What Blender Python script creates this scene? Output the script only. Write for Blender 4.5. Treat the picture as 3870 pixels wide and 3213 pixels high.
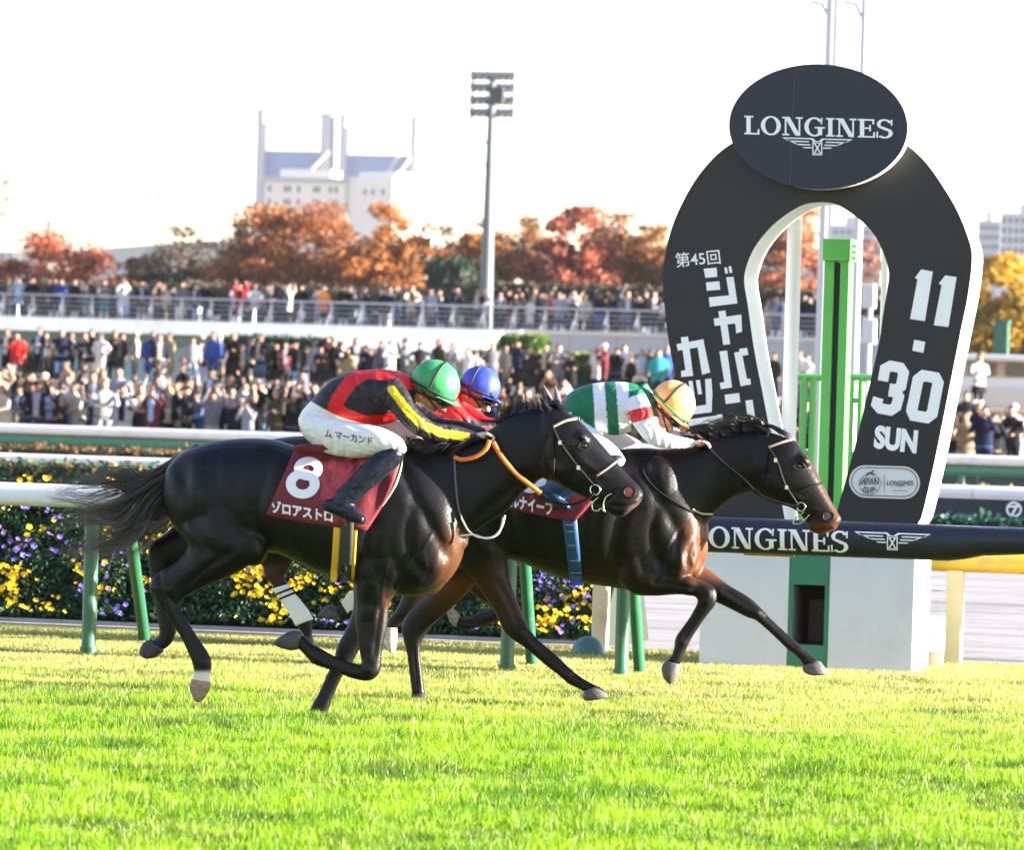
import bpy, bmesh, math, random
import numpy as np
from mathutils import Vector, Matrix
from mathutils.bvhtree import BVHTree

random.seed(11)
RNG = np.random.default_rng(11)
for _o in list(bpy.data.objects):
    bpy.data.objects.remove(_o)
SC = bpy.context.scene
COL = SC.collection
R = math.radians

# ------------------------------------------------------------------ camera
PW, PH = 3870.0, 3213.0          # size of the photograph
FPX = 20000.0                    # focal length in photo pixels
YAW, ROLL, YHOR, CAMZ = R(12.9), 0.030, 1450.0, 2.03
_r0 = Vector((math.cos(YAW), math.sin(YAW), 0)); _f0 = Vector((-math.sin(YAW), math.cos(YAW), 0)); _u0 = Vector((0, 0, 1))
_ph = math.atan((PH / 2 - YHOR) / FPX)
CF = _f0 * math.cos(_ph) - _u0 * math.sin(_ph)
_u1 = _u0 * math.cos(_ph) + _f0 * math.sin(_ph)
CR = _r0 * math.cos(ROLL) + _u1 * math.sin(ROLL)
CU = -_r0 * math.sin(ROLL) + _u1 * math.cos(ROLL)
CAM = Vector((0, 0, CAMZ))
cam_d = bpy.data.cameras.new("camera"); cam = bpy.data.objects.new("camera", cam_d); COL.objects.link(cam)
cam.matrix_world = Matrix(((CR.x, CU.x, -CF.x, 0), (CR.y, CU.y, -CF.y, 0), (CR.z, CU.z, -CF.z, CAMZ), (0, 0, 0, 1)))
cam_d.sensor_fit = 'HORIZONTAL'; cam_d.sensor_width = 36.0; cam_d.lens = 36.0 * FPX / PW
cam_d.clip_start = 0.5; cam_d.clip_end = 20000
cam_d.dof.use_dof = True; cam_d.dof.focus_distance = 32.8; cam_d.dof.aperture_fstop = 5.6
SC.camera = cam
SC.render.resolution_x, SC.render.resolution_y = 1024, 851

# ------------------------------------------------------------------ sky, sun, exposure
SUN_AZ, SUN_EL = R(2.0), R(10.0)       # azimuth from +X (the running direction) towards +Y, elevation
wd = bpy.data.worlds.new("World"); SC.world = wd; wd.use_nodes = True
nt = wd.node_tree; nt.nodes.clear()
w_out = nt.nodes.new("ShaderNodeOutputWorld"); w_bg = nt.nodes.new("ShaderNodeBackground"); w_sky = nt.nodes.new("ShaderNodeTexSky")
w_sky.sky_type = 'NISHITA'; w_sky.sun_disc = False; w_sky.sun_elevation = SUN_EL
w_sky.sun_rotation = R(90) - SUN_AZ
w_sky.air_density = 1.0; w_sky.dust_density = 0.2; w_sky.ozone_density = 1.5; w_sky.altitude = 50
w_bg.inputs[1].default_value = 0.08
w_wb = nt.nodes.new("ShaderNodeMix"); w_wb.data_type = 'RGBA'; w_wb.blend_type = 'MULTIPLY'; w_wb.inputs[0].default_value = 1.0; w_wb.inputs[7].default_value = (1.09, 0.935, 1.05, 1)   # evening sky a little towards violet
nt.links.new(w_sky.outputs[0], w_wb.inputs[6]); nt.links.new(w_wb.outputs[2], w_bg.inputs[0]); nt.links.new(w_bg.outputs[0], w_out.inputs[0])
sun_d = bpy.data.lights.new("sun", 'SUN'); sun = bpy.data.objects.new("sun", sun_d); COL.objects.link(sun)
sun_d.energy = 5.0; sun_d.angle = R(0.5); sun_d.color = (1.0, 0.91, 0.78)
_sd = Vector((math.cos(SUN_EL) * math.cos(SUN_AZ), math.cos(SUN_EL) * math.sin(SUN_AZ), math.sin(SUN_EL)))
sun.rotation_euler = _sd.to_track_quat('Z', 'Y').to_euler(); sun.location = _sd * 60
vs = SC.view_settings
vs.view_transform = 'Standard'; vs.look = 'None'; vs.gamma = 1.0; vs.use_curve_mapping = False
vs.exposure = 2.85
cy = SC.cycles
cy.use_denoising = True; cy.use_adaptive_sampling = True; cy.adaptive_threshold = 0.02; cy.max_bounces = 6; cy.diffuse_bounces = 3; cy.glossy_bounces = 2; cy.transmission_bounces = 4
cy.transparent_max_bounces = 6; cy.volume_bounces = 0; cy.caustics_reflective = False; cy.caustics_refractive = False
cy.sample_clamp_indirect = 6.0

# ------------------------------------------------------------------ pixel <-> place helpers
def ray(px, py):
    return CF * FPX + CR * (px - PW / 2) - CU * (py - PH / 2)
def P(px, py, Y):
    d = ray(px, py); return CAM + d * (Y / d.y)
def PZ(px, py, z=0.0):
    d = ray(px, py); return CAM + d * ((z - CAMZ) / d.z)
def PX(pts):
    a = np.asarray(pts, float) - np.array(CAM)
    f = a @ np.array(CF)
    return np.stack([PW / 2 + FPX * (a @ np.array(CR)) / f, PH / 2 - FPX * (a @ np.array(CU)) / f], 1)
def XofPX(px, Y, z=0.0):
    """track coordinate X of the place at distance Y and height z that is seen at column px"""
    lo, hi = P(px, 1000, Y), P(px, 2000, Y)
    t = (z - lo.z) / (hi.z - lo.z)
    return lo.x + (hi.x - lo.x) * t

# ------------------------------------------------------------------ materials
MATS = {}
def _pr(name):
    m = bpy.data.materials.new(name); m.use_nodes = True
    n = m.node_tree.nodes; return m, m.node_tree, n["Principled BSDF"], n["Material Output"]
def mat(name, col, rough=0.6, metal=0.0, var=0.12, scale=6.0, bump=0.0, bscale=60.0, spec=0.5, coat=0.0, dirt=None, dscale=2.0):
    """plain painted / cloth / stone surface with grain, a little colour variation and optional dirt"""
    if name in MATS: return MATS[name]
    m, t, b, o = _pr(name); L = t.links.new
    tc = t.nodes.new("ShaderNodeTexCoord")
    nz = t.nodes.new("ShaderNodeTexNoise"); nz.inputs["Scale"].default_value = scale; nz.inputs["Detail"].default_value = 6
    L(tc.outputs["Object"], nz.inputs["Vector"])
    mx = t.nodes.new("ShaderNodeMix"); mx.data_type = 'RGBA'
    c = np.array(col[:3]); lo = np.clip(c * (1 - var), 0, 1); hi = np.clip(c * (1 + var), 0, 1)
    mx.inputs[6].default_value = (*lo, 1); mx.inputs[7].default_value = (*hi, 1)
    L(nz.outputs["Fac"], mx.inputs[0]); src = mx.outputs[2]
    if dirt is not None:
        n2 = t.nodes.new("ShaderNodeTexNoise"); n2.inputs["Scale"].default_value = dscale; n2.inputs["Detail"].default_value = 8; n2.inputs["Roughness"].default_value = 0.7
        L(tc.outputs["Object"], n2.inputs["Vector"])
        rp = t.nodes.new("ShaderNodeValToRGB"); rp.color_ramp.elements[0].position = 0.52; rp.color_ramp.elements[1].position = 0.75
        L(n2.outputs["Fac"], rp.inputs[0])
        m2 = t.nodes.new("ShaderNodeMix"); m2.data_type = 'RGBA'; m2.inputs[7].default_value = (*dirt, 1)
        L(rp.outputs[0], m2.inputs[0]); L(src, m2.inputs[6]); src = m2.outputs[2]
    L(src, b.inputs["Base Color"])
    b.inputs["Roughness"].default_value = rough; b.inputs["Metallic"].default_value = metal
    b.inputs["Specular IOR Level"].default_value = spec; b.inputs["Coat Weight"].default_value = coat
    if bump > 0:
        n3 = t.nodes.new("ShaderNodeTexNoise"); n3.inputs["Scale"].default_value = bscale; n3.inputs["Detail"].default_value = 4
        L(tc.outputs["Object"], n3.inputs["Vector"])
        bp = t.nodes.new("ShaderNodeBump"); bp.inputs["Strength"].default_value = bump; bp.inputs["Distance"].default_value = 0.02
        L(n3.outputs["Fac"], bp.inputs["Height"]); L(bp.outputs[0], b.inputs["Normal"])
    MATS[name] = m; return m
def mat_attr(name, rough=0.5, spec=0.5, bump=0.0, bscale=80.0, transl=0.0, sheen=0.0, coat=0.0, stretch=None, bdist=0.01):
    """surface whose own colours are stored in the mesh (attribute col)"""
    if name in MATS: return MATS[name]
    m, t, b, o = _pr(name); L = t.links.new
    at = t.nodes.new("ShaderNodeAttribute"); at.attribute_name = "col"
    L(at.outputs["Color"], b.inputs["Base Color"])
    b.inputs["Roughness"].default_value = rough; b.inputs["Specular IOR Level"].default_value = spec
    b.inputs["Sheen Weight"].default_value = sheen; b.inputs["Coat Weight"].default_value = coat
    if bump > 0:
        tc = t.nodes.new("ShaderNodeTexCoord"); n3 = t.nodes.new("ShaderNodeTexNoise"); n3.inputs["Scale"].default_value = bscale; n3.inputs["Detail"].default_value = 5
        mp = t.nodes.new("ShaderNodeMapping")
        if stretch: mp.inputs["Scale"].default_value = stretch
        L(tc.outputs["Object"], mp.inputs["Vector"]); L(mp.outputs[0], n3.inputs["Vector"])
        bp = t.nodes.new("ShaderNodeBump"); bp.inputs["Strength"].default_value = bump; bp.inputs["Distance"].default_value = bdist
        L(n3.outputs["Fac"], bp.inputs["Height"]); L(bp.outputs[0], b.inputs["Normal"])
    if transl > 0:
        tr = t.nodes.new("ShaderNodeBsdfTranslucent"); L(at.outputs["Color"], tr.inputs["Color"])
        ms = t.nodes.new("ShaderNodeMixShader"); ms.inputs[0].default_value = transl
        L(b.outputs[0], ms.inputs[1]); L(tr.outputs[0], ms.inputs[2]); L(ms.outputs[0], o.inputs["Surface"])
    MATS[name] = m; return m

# ------------------------------------------------------------------ object helpers
def tag(o, label=None, cat=None, group=None, kind=None):
    if label: o["label"] = label
    if cat: o["category"] = cat
    if group: o["group"] = group
    if kind: o["kind"] = kind
    return o
def empty(name, loc, label, cat, group=None):
    o = bpy.data.objects.new(name, None); COL.objects.link(o); o.location = loc; o.empty_display_size = 0.2
    return tag(o, label, cat, group)
def origin_of(par):
    v = Vector((0, 0, 0))
    while par is not None:
        v += Vector(par.location); par = par.parent
    return v
def link(name, me, m=None, parent=None, smooth=True):
    o = bpy.data.objects.new(name, me); COL.objects.link(o)
    if m is not None and len(me.materials) == 0:
        me.materials.append(m)
    if smooth:
        me.shade_smooth()
        for p_ in me.polygons:
            if len(p_.vertices) > 6: p_.use_smooth = False
    if parent is not None:
        o.parent = parent
    return o
def shift_mesh(me, off):
    n = len(me.vertices); a = np.empty(n * 3, np.float32); me.vertices.foreach_get("co", a)
    a = a.reshape(-1, 3) - np.array(off, np.float32); me.vertices.foreach_set("co", a.ravel()); me.update()
def put(name, V, Fc, m, parent=None, smooth=True, base=None):
    """world-space vertices and faces as one object; top-level objects get their origin at the middle of their foot"""
    V = np.asarray(V, float)
    me = bpy.data.meshes.new(name)
    if parent is not None: off = np.array(origin_of(parent))
    elif base is not None: off = np.array(base, float)
    else: off = np.array([(V[:, 0].min() + V[:, 0].max()) / 2, (V[:, 1].min() + V[:, 1].max()) / 2, V[:, 2].min()])
    me.from_pydata((V - off).tolist(), [], [list(map(int, f)) for f in Fc]); me.update()
    o = link(name, me, m, parent, smooth)
    if parent is None: o.location = off
    return o
class MB:
    """collects shapes into one mesh"""
    def __init__(s): s.V = []; s.F = []
    def add(s, V, Fc):
        k = len(s.V); s.V += [tuple(v) for v in V]; s.F += [tuple(i + k for i in f) for f in Fc]; return s
    def box(s, lo, hi, rz=0.0, about=None):
        x0, y0, z0 = lo; x1, y1, z1 = hi
        V = [(x0, y0, z0), (x1, y0, z0), (x1, y1, z0), (x0, y1, z0), (x0, y0, z1), (x1, y0, z1), (x1, y1, z1), (x0, y1, z1)]
        if rz:
            c = about or ((x0 + x1) / 2, (y0 + y1) / 2); ca, sa = math.cos(rz), math.sin(rz)
            V = [(c[0] + (x - c[0]) * ca - (y - c[1]) * sa, c[1] + (x - c[0]) * sa + (y - c[1]) * ca, z) for x, y, z in V]
        return s.add(V, [(0, 3, 2, 1), (4, 5, 6, 7), (0, 1, 5, 4), (1, 2, 6, 5), (2, 3, 7, 6), (3, 0, 4, 7)])
    def tube(s, pts, rad, n=10, cap=True):
        pts = [Vector(p) for p in pts]; rs = rad if hasattr(rad, '__len__') else [rad] * len(pts)
        rings = []; prev = None
        for i, p in enumerate(pts):
            d = (pts[min(i + 1, len(pts) - 1)] - pts[max(i - 1, 0)]).normalized()
            a = Vector((0, 0, 1)) if abs(d.z) < 0.9 else Vector((1, 0, 0))
            if prev is not None: a = prev
            u = (a - d * a.dot(d)).normalized(); v = d.cross(u); prev = u
            rings.append([p + (u * math.cos(2 * math.pi * k / n) + v * math.sin(2 * math.pi * k / n)) * rs[i] for k in range(n)])
        V = [q for r in rings for q in r]
        Fc = [(i * n + k, i * n + (k + 1) % n, (i + 1) * n + (k + 1) % n, (i + 1) * n + k) for i in range(len(pts) - 1) for k in range(n)]
        if cap:
            m = len(V); V = V + rings[0] + rings[-1]; Fc += [tuple(range(m, m + n))[::-1], tuple(range(m + n, m + 2 * n))]
        return s.add(V, Fc)
    def ball(s, c, r, nu=14, nv=8, zmin=-1.0):
        rx, ry, rz = r if hasattr(r, '__len__') else (r, r, r)
        t0 = math.asin(max(-1, zmin)); V = []; Fc = []
        for j in range(nv + 1):
            t = t0 + (math.pi / 2 - t0) * j / nv
            for k in range(nu):
                a = 2 * math.pi * k / nu
                V.append((c[0] + rx * math.cos(t) * math.cos(a), c[1] + ry * math.cos(t) * math.sin(a), c[2] + rz * math.sin(t)))
        for j in range(nv):
            for k in range(nu):
                Fc.append((j * nu + k, j * nu + (k + 1) % nu, (j + 1) * nu + (k + 1) % nu, (j + 1) * nu + k))
        Fc.append(tuple(range(nu))[::-1])
        return s.add(V, Fc)
    def build(s, name, m, parent=None, smooth=False, base=None):
        return put(name, s.V, s.F, m, parent, smooth, base)
def bevel(o, w=0.01, seg=2):
    b = o.modifiers.new("bevel", 'BEVEL'); b.width = w; b.segments = seg; b.limit_method = 'ANGLE'; return o
def catmull(rows, sub):
    A = np.asarray(rows, float); n = len(A); out = []
    for i in range(n - 1):
        p0, p1, p2, p3 = A[max(i - 1, 0)], A[i], A[i + 1], A[min(i + 2, n - 1)]
        for k in range(sub):
            t = k / sub
            out.append(0.5 * ((2 * p1) + (-p0 + p2) * t + (2 * p0 - 5 * p1 + 4 * p2 - p3) * t * t + (-p0 + 3 * p1 - 3 * p2 + p3) * t ** 3))
    out.append(A[-1]); return np.array(out)
def loft(sec, n=20, sub=4, close=0.35, expo=2.0):
    """sec rows: Ax,Ay,Az,Bx,By,Bz,w - two opposite edge points and the half width across them (along Y)"""
    S = catmull(sec, sub); V = []; m = len(S)
    t = np.arange(n) * 2 * np.pi / n
    ct = np.sign(np.cos(t)) * np.abs(np.cos(t)) ** (2 / expo); st = np.sign(np.sin(t)) * np.abs(np.sin(t)) ** (2 / expo)
    rings = []
    for r in S:
        a, b, w = r[0:3], r[3:6], max(r[6], 0.004); c = (a + b) / 2; u = (a - b) / 2
        rings.append(c + np.outer(ct, u) + np.outer(st, np.array([0, w, 0])))
    def capring(r0, r1):
        c0, c1 = r0.mean(0), r1.mean(0); d = c0 - c1; ln = np.linalg.norm(d) + 1e-9; rad = np.linalg.norm(r0 - c0, axis=1).mean()
        return c0 + (r0 - c0) * 0.6 + d / ln * rad * close
    rings = [capring(rings[0], rings[1])] + rings + [capring(rings[-1], rings[-2])]
    V = np.concatenate(rings); m = len(rings)
    Fc = [(i * n + k, i * n + (k + 1) % n, (i + 1) * n + (k + 1) % n, (i + 1) * n + k) for i in range(m - 1) for k in range(n)]
    Fc += [tuple(range(n))[::-1], tuple(range((m - 1) * n, m * n))]
    return V, Fc
def limb(Y, rows, **kw):
    """rows: (ax,ay),(bx,by),w[,dy] - contour points read off the photograph, laid in the vertical plane at distance Y"""
    sec = []
    for r in rows:
        y = Y + (r[3] if len(r) > 3 else 0.0)
        a, b = P(*r[0], y), P(*r[1], y); sec.append([*a, *b, r[2]])
    return loft(sec, **kw)
def blob(px, py, Y, rx, ry, rz, n=14, tilt=0.0):
    c = P(px, py, Y); mb = MB().ball((0, 0, 0), (rx, ry, rz), n, n)
    ca, sa = math.cos(tilt), math.sin(tilt)
    return [(c.x + x * ca + z * sa, c.y + y, c.z - x * sa + z * ca) for x, y, z in mb.V], mb.F
BENCH = bpy.data.scenes.new("workbench")
def baked(o):
    """mesh of o with its modifiers applied, worked out in a scene of its own so that nothing else is re-evaluated"""
    BENCH.collection.objects.link(o); vl = BENCH.view_layers[0]; vl.update(); dg = vl.depsgraph; dg.update()
    return bpy.data.meshes.new_from_object(o.evaluated_get(dg))
def union(parts, voxel, smooth=4, fac=0.5):
    """one continuous skin over overlapping shapes"""
    mb = MB()
    for V, Fc in parts: mb.add(V, Fc)
    me = bpy.data.meshes.new("tmp"); me.from_pydata([tuple(map(float, v)) for v in mb.V], [], mb.F); me.update()
    bm = bmesh.new(); bm.from_mesh(me); bmesh.ops.recalc_face_normals(bm, faces=bm.faces); bm.to_mesh(me); bm.free()
    o = bpy.data.objects.new("tmp", me)
    r = o.modifiers.new("r", 'REMESH'); r.mode = 'VOXEL'; r.voxel_size = voxel; r.adaptivity = 0
    if smooth:
        s = o.modifiers.new("s", 'SMOOTH'); s.factor = fac; s.iterations = smooth
    out = baked(o)
    bpy.data.objects.remove(o); bpy.data.meshes.remove(me)
    return out
def coords(me):
    a = np.empty(len(me.vertices) * 3, np.float32); me.vertices.foreach_get("co", a); return a.reshape(-1, 3).astype(float)
def paint(me, cols):
    at = me.attributes.new("col", 'FLOAT_COLOR', 'POINT')
    c = np.ones((len(me.vertices), 4), np.float32); c[:, :3] = cols; at.data.foreach_set("color", c.ravel())
def bvh_of(me):
    return BVHTree.FromPolygons([tuple(v) for v in coords(me)], [tuple(p.vertices) for p in me.polygons])
def hit(bvh, px, py, lift, Yf):
    d = ray(px, py).normalized(); h = bvh.ray_cast(CAM, d)
    p = h[0] if h[0] is not None else P(px, py, Yf)
    return p - d * lift
def sheet(name, bvh, uv, nu, nv, lift, Yf, m, parent, thick=0.005, smooth=True):
    """cloth lying on a body: uv(u,v) gives photo columns and rows"""
    V = [hit(bvh, *uv(i / nu, j / nv), lift, Yf) for j in range(nv + 1) for i in range(nu + 1)]
    A = np.array([tuple(v) for v in V]).reshape(nv + 1, nu + 1, 3)
    for _ in range(2):        # cloth bridges small hollows
        B = A.copy(); B[1:-1, 1:-1, 1] = (A[:-2, 1:-1, 1] + A[2:, 1:-1, 1] + A[1:-1, :-2, 1] + A[1:-1, 2:, 1]) / 4
        A[:, :, 1] = np.minimum(A[:, :, 1], B[:, :, 1])
    Fc = [(j * (nu + 1) + i, j * (nu + 1) + i + 1, (j + 1) * (nu + 1) + i + 1, (j + 1) * (nu + 1) + i) for j in range(nv) for i in range(nu)]
    o = put(name, A.reshape(-1, 3), Fc, m, parent, smooth)
    if thick:
        s = o.modifiers.new("t", 'SOLIDIFY'); s.thickness = thick; s.offset = 0
    return o
def path_on(bvh, pts, lift, Yf, sub=4):
    return [hit(bvh, x, y, lift, Yf) for x, y in catmull([(float(a), float(b)) for a, b in pts], sub)]
# flat lettering ---------------------------------------------------------------
def text_polys(body, size=1.0, bold=0.0, shear=0.0, spacing=1.0):
    cu = bpy.data.curves.new("t", 'FONT'); cu.body = body; cu.size = size; cu.offset = bold; cu.shear = shear; cu.space_character = spacing
    cu.resolution_u = 4
    o = bpy.data.objects.new("t", cu)
    me = baked(o)
    V = [tuple(v.co[:2]) for v in me.vertices]; Fc = [tuple(p.vertices) for p in me.polygons]
    bpy.data.objects.remove(o); bpy.data.meshes.remove(me)
    return np.array(V), Fc
def fit(V, x0, y0, x1, y1):
    """into the photo box x0..x1, y0..y1 (rows grow downwards)"""
    lo, hi = V.min(0), V.max(0); u = (V - lo) / (hi - lo + 1e-9)
    return np.stack([x0 + u[:, 0] * (x1 - x0), y1 + u[:, 1] * (y0 - y1)], 1)
class Ink:
    """flat marks drawn as bars, polygons and arcs, each a hair in front of the one before"""
    def __init__(s): s.V = []; s.F = []; s.k = []; s.n = 0
    def poly(s, pts):
        k = len(s.V); s.V += [tuple(p) for p in pts]; s.k += [s.n] * len(pts); s.n += 1; s.F.append(tuple(range(k, k + len(pts)))); return s
    def rect(s, x0, y0, x1, y1): return s.poly([(x0, y0), (x1, y0), (x1, y1), (x0, y1)])
    def bar(s, p, q, w):
        d = np.array(q, float) - np.array(p, float); d /= np.linalg.norm(d) + 1e-9; nrm = np.array([-d[1], d[0]]) * w / 2
        p, q = np.array(p, float), np.array(q, float)
        return s.poly([p + nrm, q + nrm, q - nrm, p - nrm])
    def arc(s, c, ro, ri, a0, a1, n=20):
        k = len(s.V); full = abs(a1 - a0) >= 359.9
        for i in range(n + 1):
            a = R(a0 + (a1 - a0) * i / n)
            s.V += [(c[0] + ro[0] * math.cos(a), c[1] + ro[1] * math.sin(a)), (c[0] + ri[0] * math.cos(a), c[1] + ri[1] * math.sin(a))]
        s.k += [s.n] * (2 * n + 2); s.n += 1
        s.F += [(k + 2 * i, k + 2 * i + 2, k + 2 * i + 3, k + 2 * i + 1) for i in range(n)]; return s
    def mesh(s, V, Fc):
        k = len(s.V); s.V += [tuple(v) for v in V]; s.k += [s.n] * len(V); s.n += 1; s.F += [tuple(i + k for i in f) for f in Fc]; return s
    def moved(s, fn):
        s.V = [tuple(fn(*v)) for v in s.V]; return s
def slab_word(word, h=1.0):
    """wide slab-serif capitals, unit height, y up"""
    ink = Ink(); x = 0.0; T, t, sf = 0.21, 0.085, 0.085
    def serif(x0, x1, y): ink.rect(x0, y, x1, y + sf)
    for ch in word:
        if ch == 'L':
            w = 0.74; ink.rect(x + .1, 0, x + .1 + T, 1); serif(x, x + .44, 1 - sf); ink.rect(x, 0, x + w, sf); ink.poly([(x + w - .1, 0), (x + w, 0), (x + w, .3), (x + w - .08, .3)])
        elif ch == 'I':
            w = 0.42; ink.rect(x + .105, 0, x + .105 + T, 1); serif(x, x + w, 0); serif(x, x + w, 1 - sf)
        elif ch == 'O':
            w = 0.98; ink.arc((x + w / 2, .5), (w / 2, .52), (w / 2 - T, .52 - t), 0, 360, 36)
        elif ch == 'N':
            w = 1.0; ink.rect(x + .12, 0, x + .12 + t, 1); ink.rect(x + w - .12 - t, 0, x + w - .12, 1); ink.poly([(x + .1, 1), (x + .36, 1), (x + w - .12, 0), (x + w - .36, 0)])
            serif(x, x + .34, 0); serif(x, x + .2, 1 - sf); serif(x + w - .34, x + w, 1 - sf)
        elif ch == 'G':
            w = 1.0; ink.arc((x + .5, .5), (.49, .52), (.49 - T, .52 - t), 38, 325, 34); ink.rect(x + w - .12 - T, .06, x + w - .12, .46); serif(x + .52, x + w + .02, .42)
            ink.poly([(x + w - .2, .66), (x + w - .12, .66), (x + w - .1, 1), (x + w - .17, 1)])
        elif ch == 'E':
            w = 0.84; ink.rect(x + .1, 0, x + .1 + T, 1); ink.rect(x, 0, x + w, sf); ink.rect(x, 1 - sf, x + w - .04, 1); ink.rect(x + .3, .47, x + .62, .55); ink.rect(x + .56, .34, x + .64, .68)
            ink.poly([(x + w - .1, 0), (x + w, 0), (x + w, .3), (x + w - .08, .3)]); ink.poly([(x + w - .14, 1), (x + w - .04, 1), (x + w - .04, .72), (x + w - .12, .72)])
        elif ch == 'S':
            w = 0.8; ink.arc((x + .4, .745), (.38, .275), (.2, .19), 20, 225, 20); ink.arc((x + .4, .265), (.4, .285), (.2, .195), -140, 45, 20)
            ink.poly([(x + .12, .56), (x + .3, .62), (x + .7, .46), (x + .5, .38)]); ink.rect(x, 0, x + .08, .34); ink.rect(x + .7, .68, x + .78, 1)
        x += w + 0.07
    W_ = x - 0.07
    return ink.moved(lambda a, b: (a / W_, b))
def wing_mark():
    """winged hourglass, unit width, y up from 0 (bottom) to 1"""
    k = Ink()
    for s in (-1, 1):
        def q(x, y): return (.5 + s * x, y)
        k.poly([q(.5, 1), q(.07, 1), q(.07, .93), q(.46, .93)]); k.poly([q(.5, 1), q(.46, .93), q(.40, .80), q(.42, .80)])
        k.poly([q(.40, .82), q(.12, .82), q(.12, .75), q(.37, .75)]); k.poly([q(.30, .64), q(.1, .64), q(.1, .57), q(.27, .57)]); k.poly([q(.38, .78), q(.34, .75), q(.28, .62), q(.31, .62)])
        k.poly([q(.22, .47), q(.08, .47), q(.08, .40), q(.18, .40)]); k.poly([q(.12, 1), q(.07, 1), q(.02, .84), q(.06, .84)])
    k.rect(.43, 0, .57, .05); k.rect(.43, .78, .57, .83); k.rect(.43, .05, .445, .78); k.rect(.555, .05, .57, .78)
    k.bar((.455, .1), (.545, .74), .02); k.bar((.545, .1), (.455, .74), .02); k.rect(.455, .08, .545, .12); k.rect(.455, .70, .545, .74)
    return k
def ink_plane(name, ink, Y, m, parent, lift=0.004, step=0.0004):
    V = [P(x, y, Y - lift - step * k) for (x, y), k in zip(ink.V, ink.k)]
    return put(name, [tuple(v) for v in V], ink.F, m, parent, False)
# ================================================================== the ground
def quad_sheet(name, x0, x1, y0, y1, z, m, nx=1, ny=1):
    V = [(x0 + (x1 - x0) * i / nx, y0 + (y1 - y0) * j / ny, z) for j in range(ny + 1) for i in range(nx + 1)]
    Fc = [(j * (nx + 1) + i, j * (nx + 1) + i + 1, (j + 1) * (nx + 1) + i + 1, (j + 1) * (nx + 1) + i) for j in range(ny) for i in range(nx)]
    o = put(name, V, Fc, m, None, False, base=(0, 0, 0)); o["kind"] = "structure"; return o
def mat_ground(name, c0, c1, c2, s1, s2, bump=0.4, stretch=(1, 1, 1), rough=0.9, bdist=0.05):
    m, t, b, o = _pr(name); L = t.links.new
    tc = t.nodes.new("ShaderNodeTexCoord"); mp = t.nodes.new("ShaderNodeMapping"); mp.inputs["Scale"].default_value = stretch
    L(tc.outputs["Object"], mp.inputs["Vector"])
    a = t.nodes.new("ShaderNodeTexNoise"); a.inputs["Scale"].default_value = s1; a.inputs["Detail"].default_value = 8; L(mp.outputs[0], a.inputs["Vector"])
    d = t.nodes.new("ShaderNodeTexNoise"); d.inputs["Scale"].default_value = s2; d.inputs["Detail"].default_value = 8; d.inputs["Roughness"].default_value = 0.7; L(mp.outputs[0], d.inputs["Vector"])
    r = t.nodes.new("ShaderNodeValToRGB"); e = r.color_ramp.elements; e[0].position = 0.3; e[0].color = (*c0, 1); e[1].position = 0.7; e[1].color = (*c2, 1)
    k = e.new(0.5); k.color = (*c1, 1); L(a.outputs["Fac"], r.inputs[0])
    mx = t.nodes.new("ShaderNodeMix"); mx.data_type = 'RGBA'; mx.blend_type = 'OVERLAY'; mx.inputs[0].default_value = 0.5
    L(r.outputs[0], mx.inputs[6]); L(d.outputs["Fac"], mx.inputs[7]); L(mx.outputs[2], b.inputs["Base Color"]); b.inputs["Roughness"].default_value = rough
    b.inputs["Specular IOR Level"].default_value = 0.2
    bp = t.nodes.new("ShaderNodeBump"); bp.inputs["Strength"].default_value = bump; bp.inputs["Distance"].default_value = bdist
    L(d.outputs["Fac"], bp.inputs["Height"]); L(bp.outputs[0], b.inputs["Normal"])
    MATS[name] = m; return m
M_turfsoil = mat_ground("turf_soil", (.06, .11, .008), (.10, .15, .012), (.16, .17, .03), .8, 9)
M_infield = mat_ground("infield_ground", (.20, .15, .08), (.26, .20, .11), (.30, .24, .13), .05, 1.5)
M_sand = mat_ground("dirt_sand", (.24, .225, .23), (.43, .405, .40), (.52, .49, .485), .9, 5, bump=1.0, stretch=(.16, 2.2, 1), bdist=.12)  # dark stretched streaks: shading of the ridges painted into the sand colour
M_kerb = mat("kerb_stone", (.30, .28, .27), .85, var=.2, bump=.4)
Y_NEAR, Y_LEAD, Y_THIRD, Y_RAIL, Y_ARCH, Y_BED = 30.65, 32.5, 34.0, 36.3, 38.7, 40.0
quad_sheet("ground", -7000, 7000, -300, 9000, -0.45, M_infield)
quad_sheet("turf_track", -400, 400, -120, 40.0, 0.0, M_turfsoil, 8, 8)
quad_sheet("dirt_track", -400, 400, 40.25, 66.0, -0.03, M_sand, 4, 4)
k = MB().box((-60, 40.0, -.4), (60, 40.25, .015)).build("kerb", M_kerb); k["kind"] = "structure"
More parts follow.
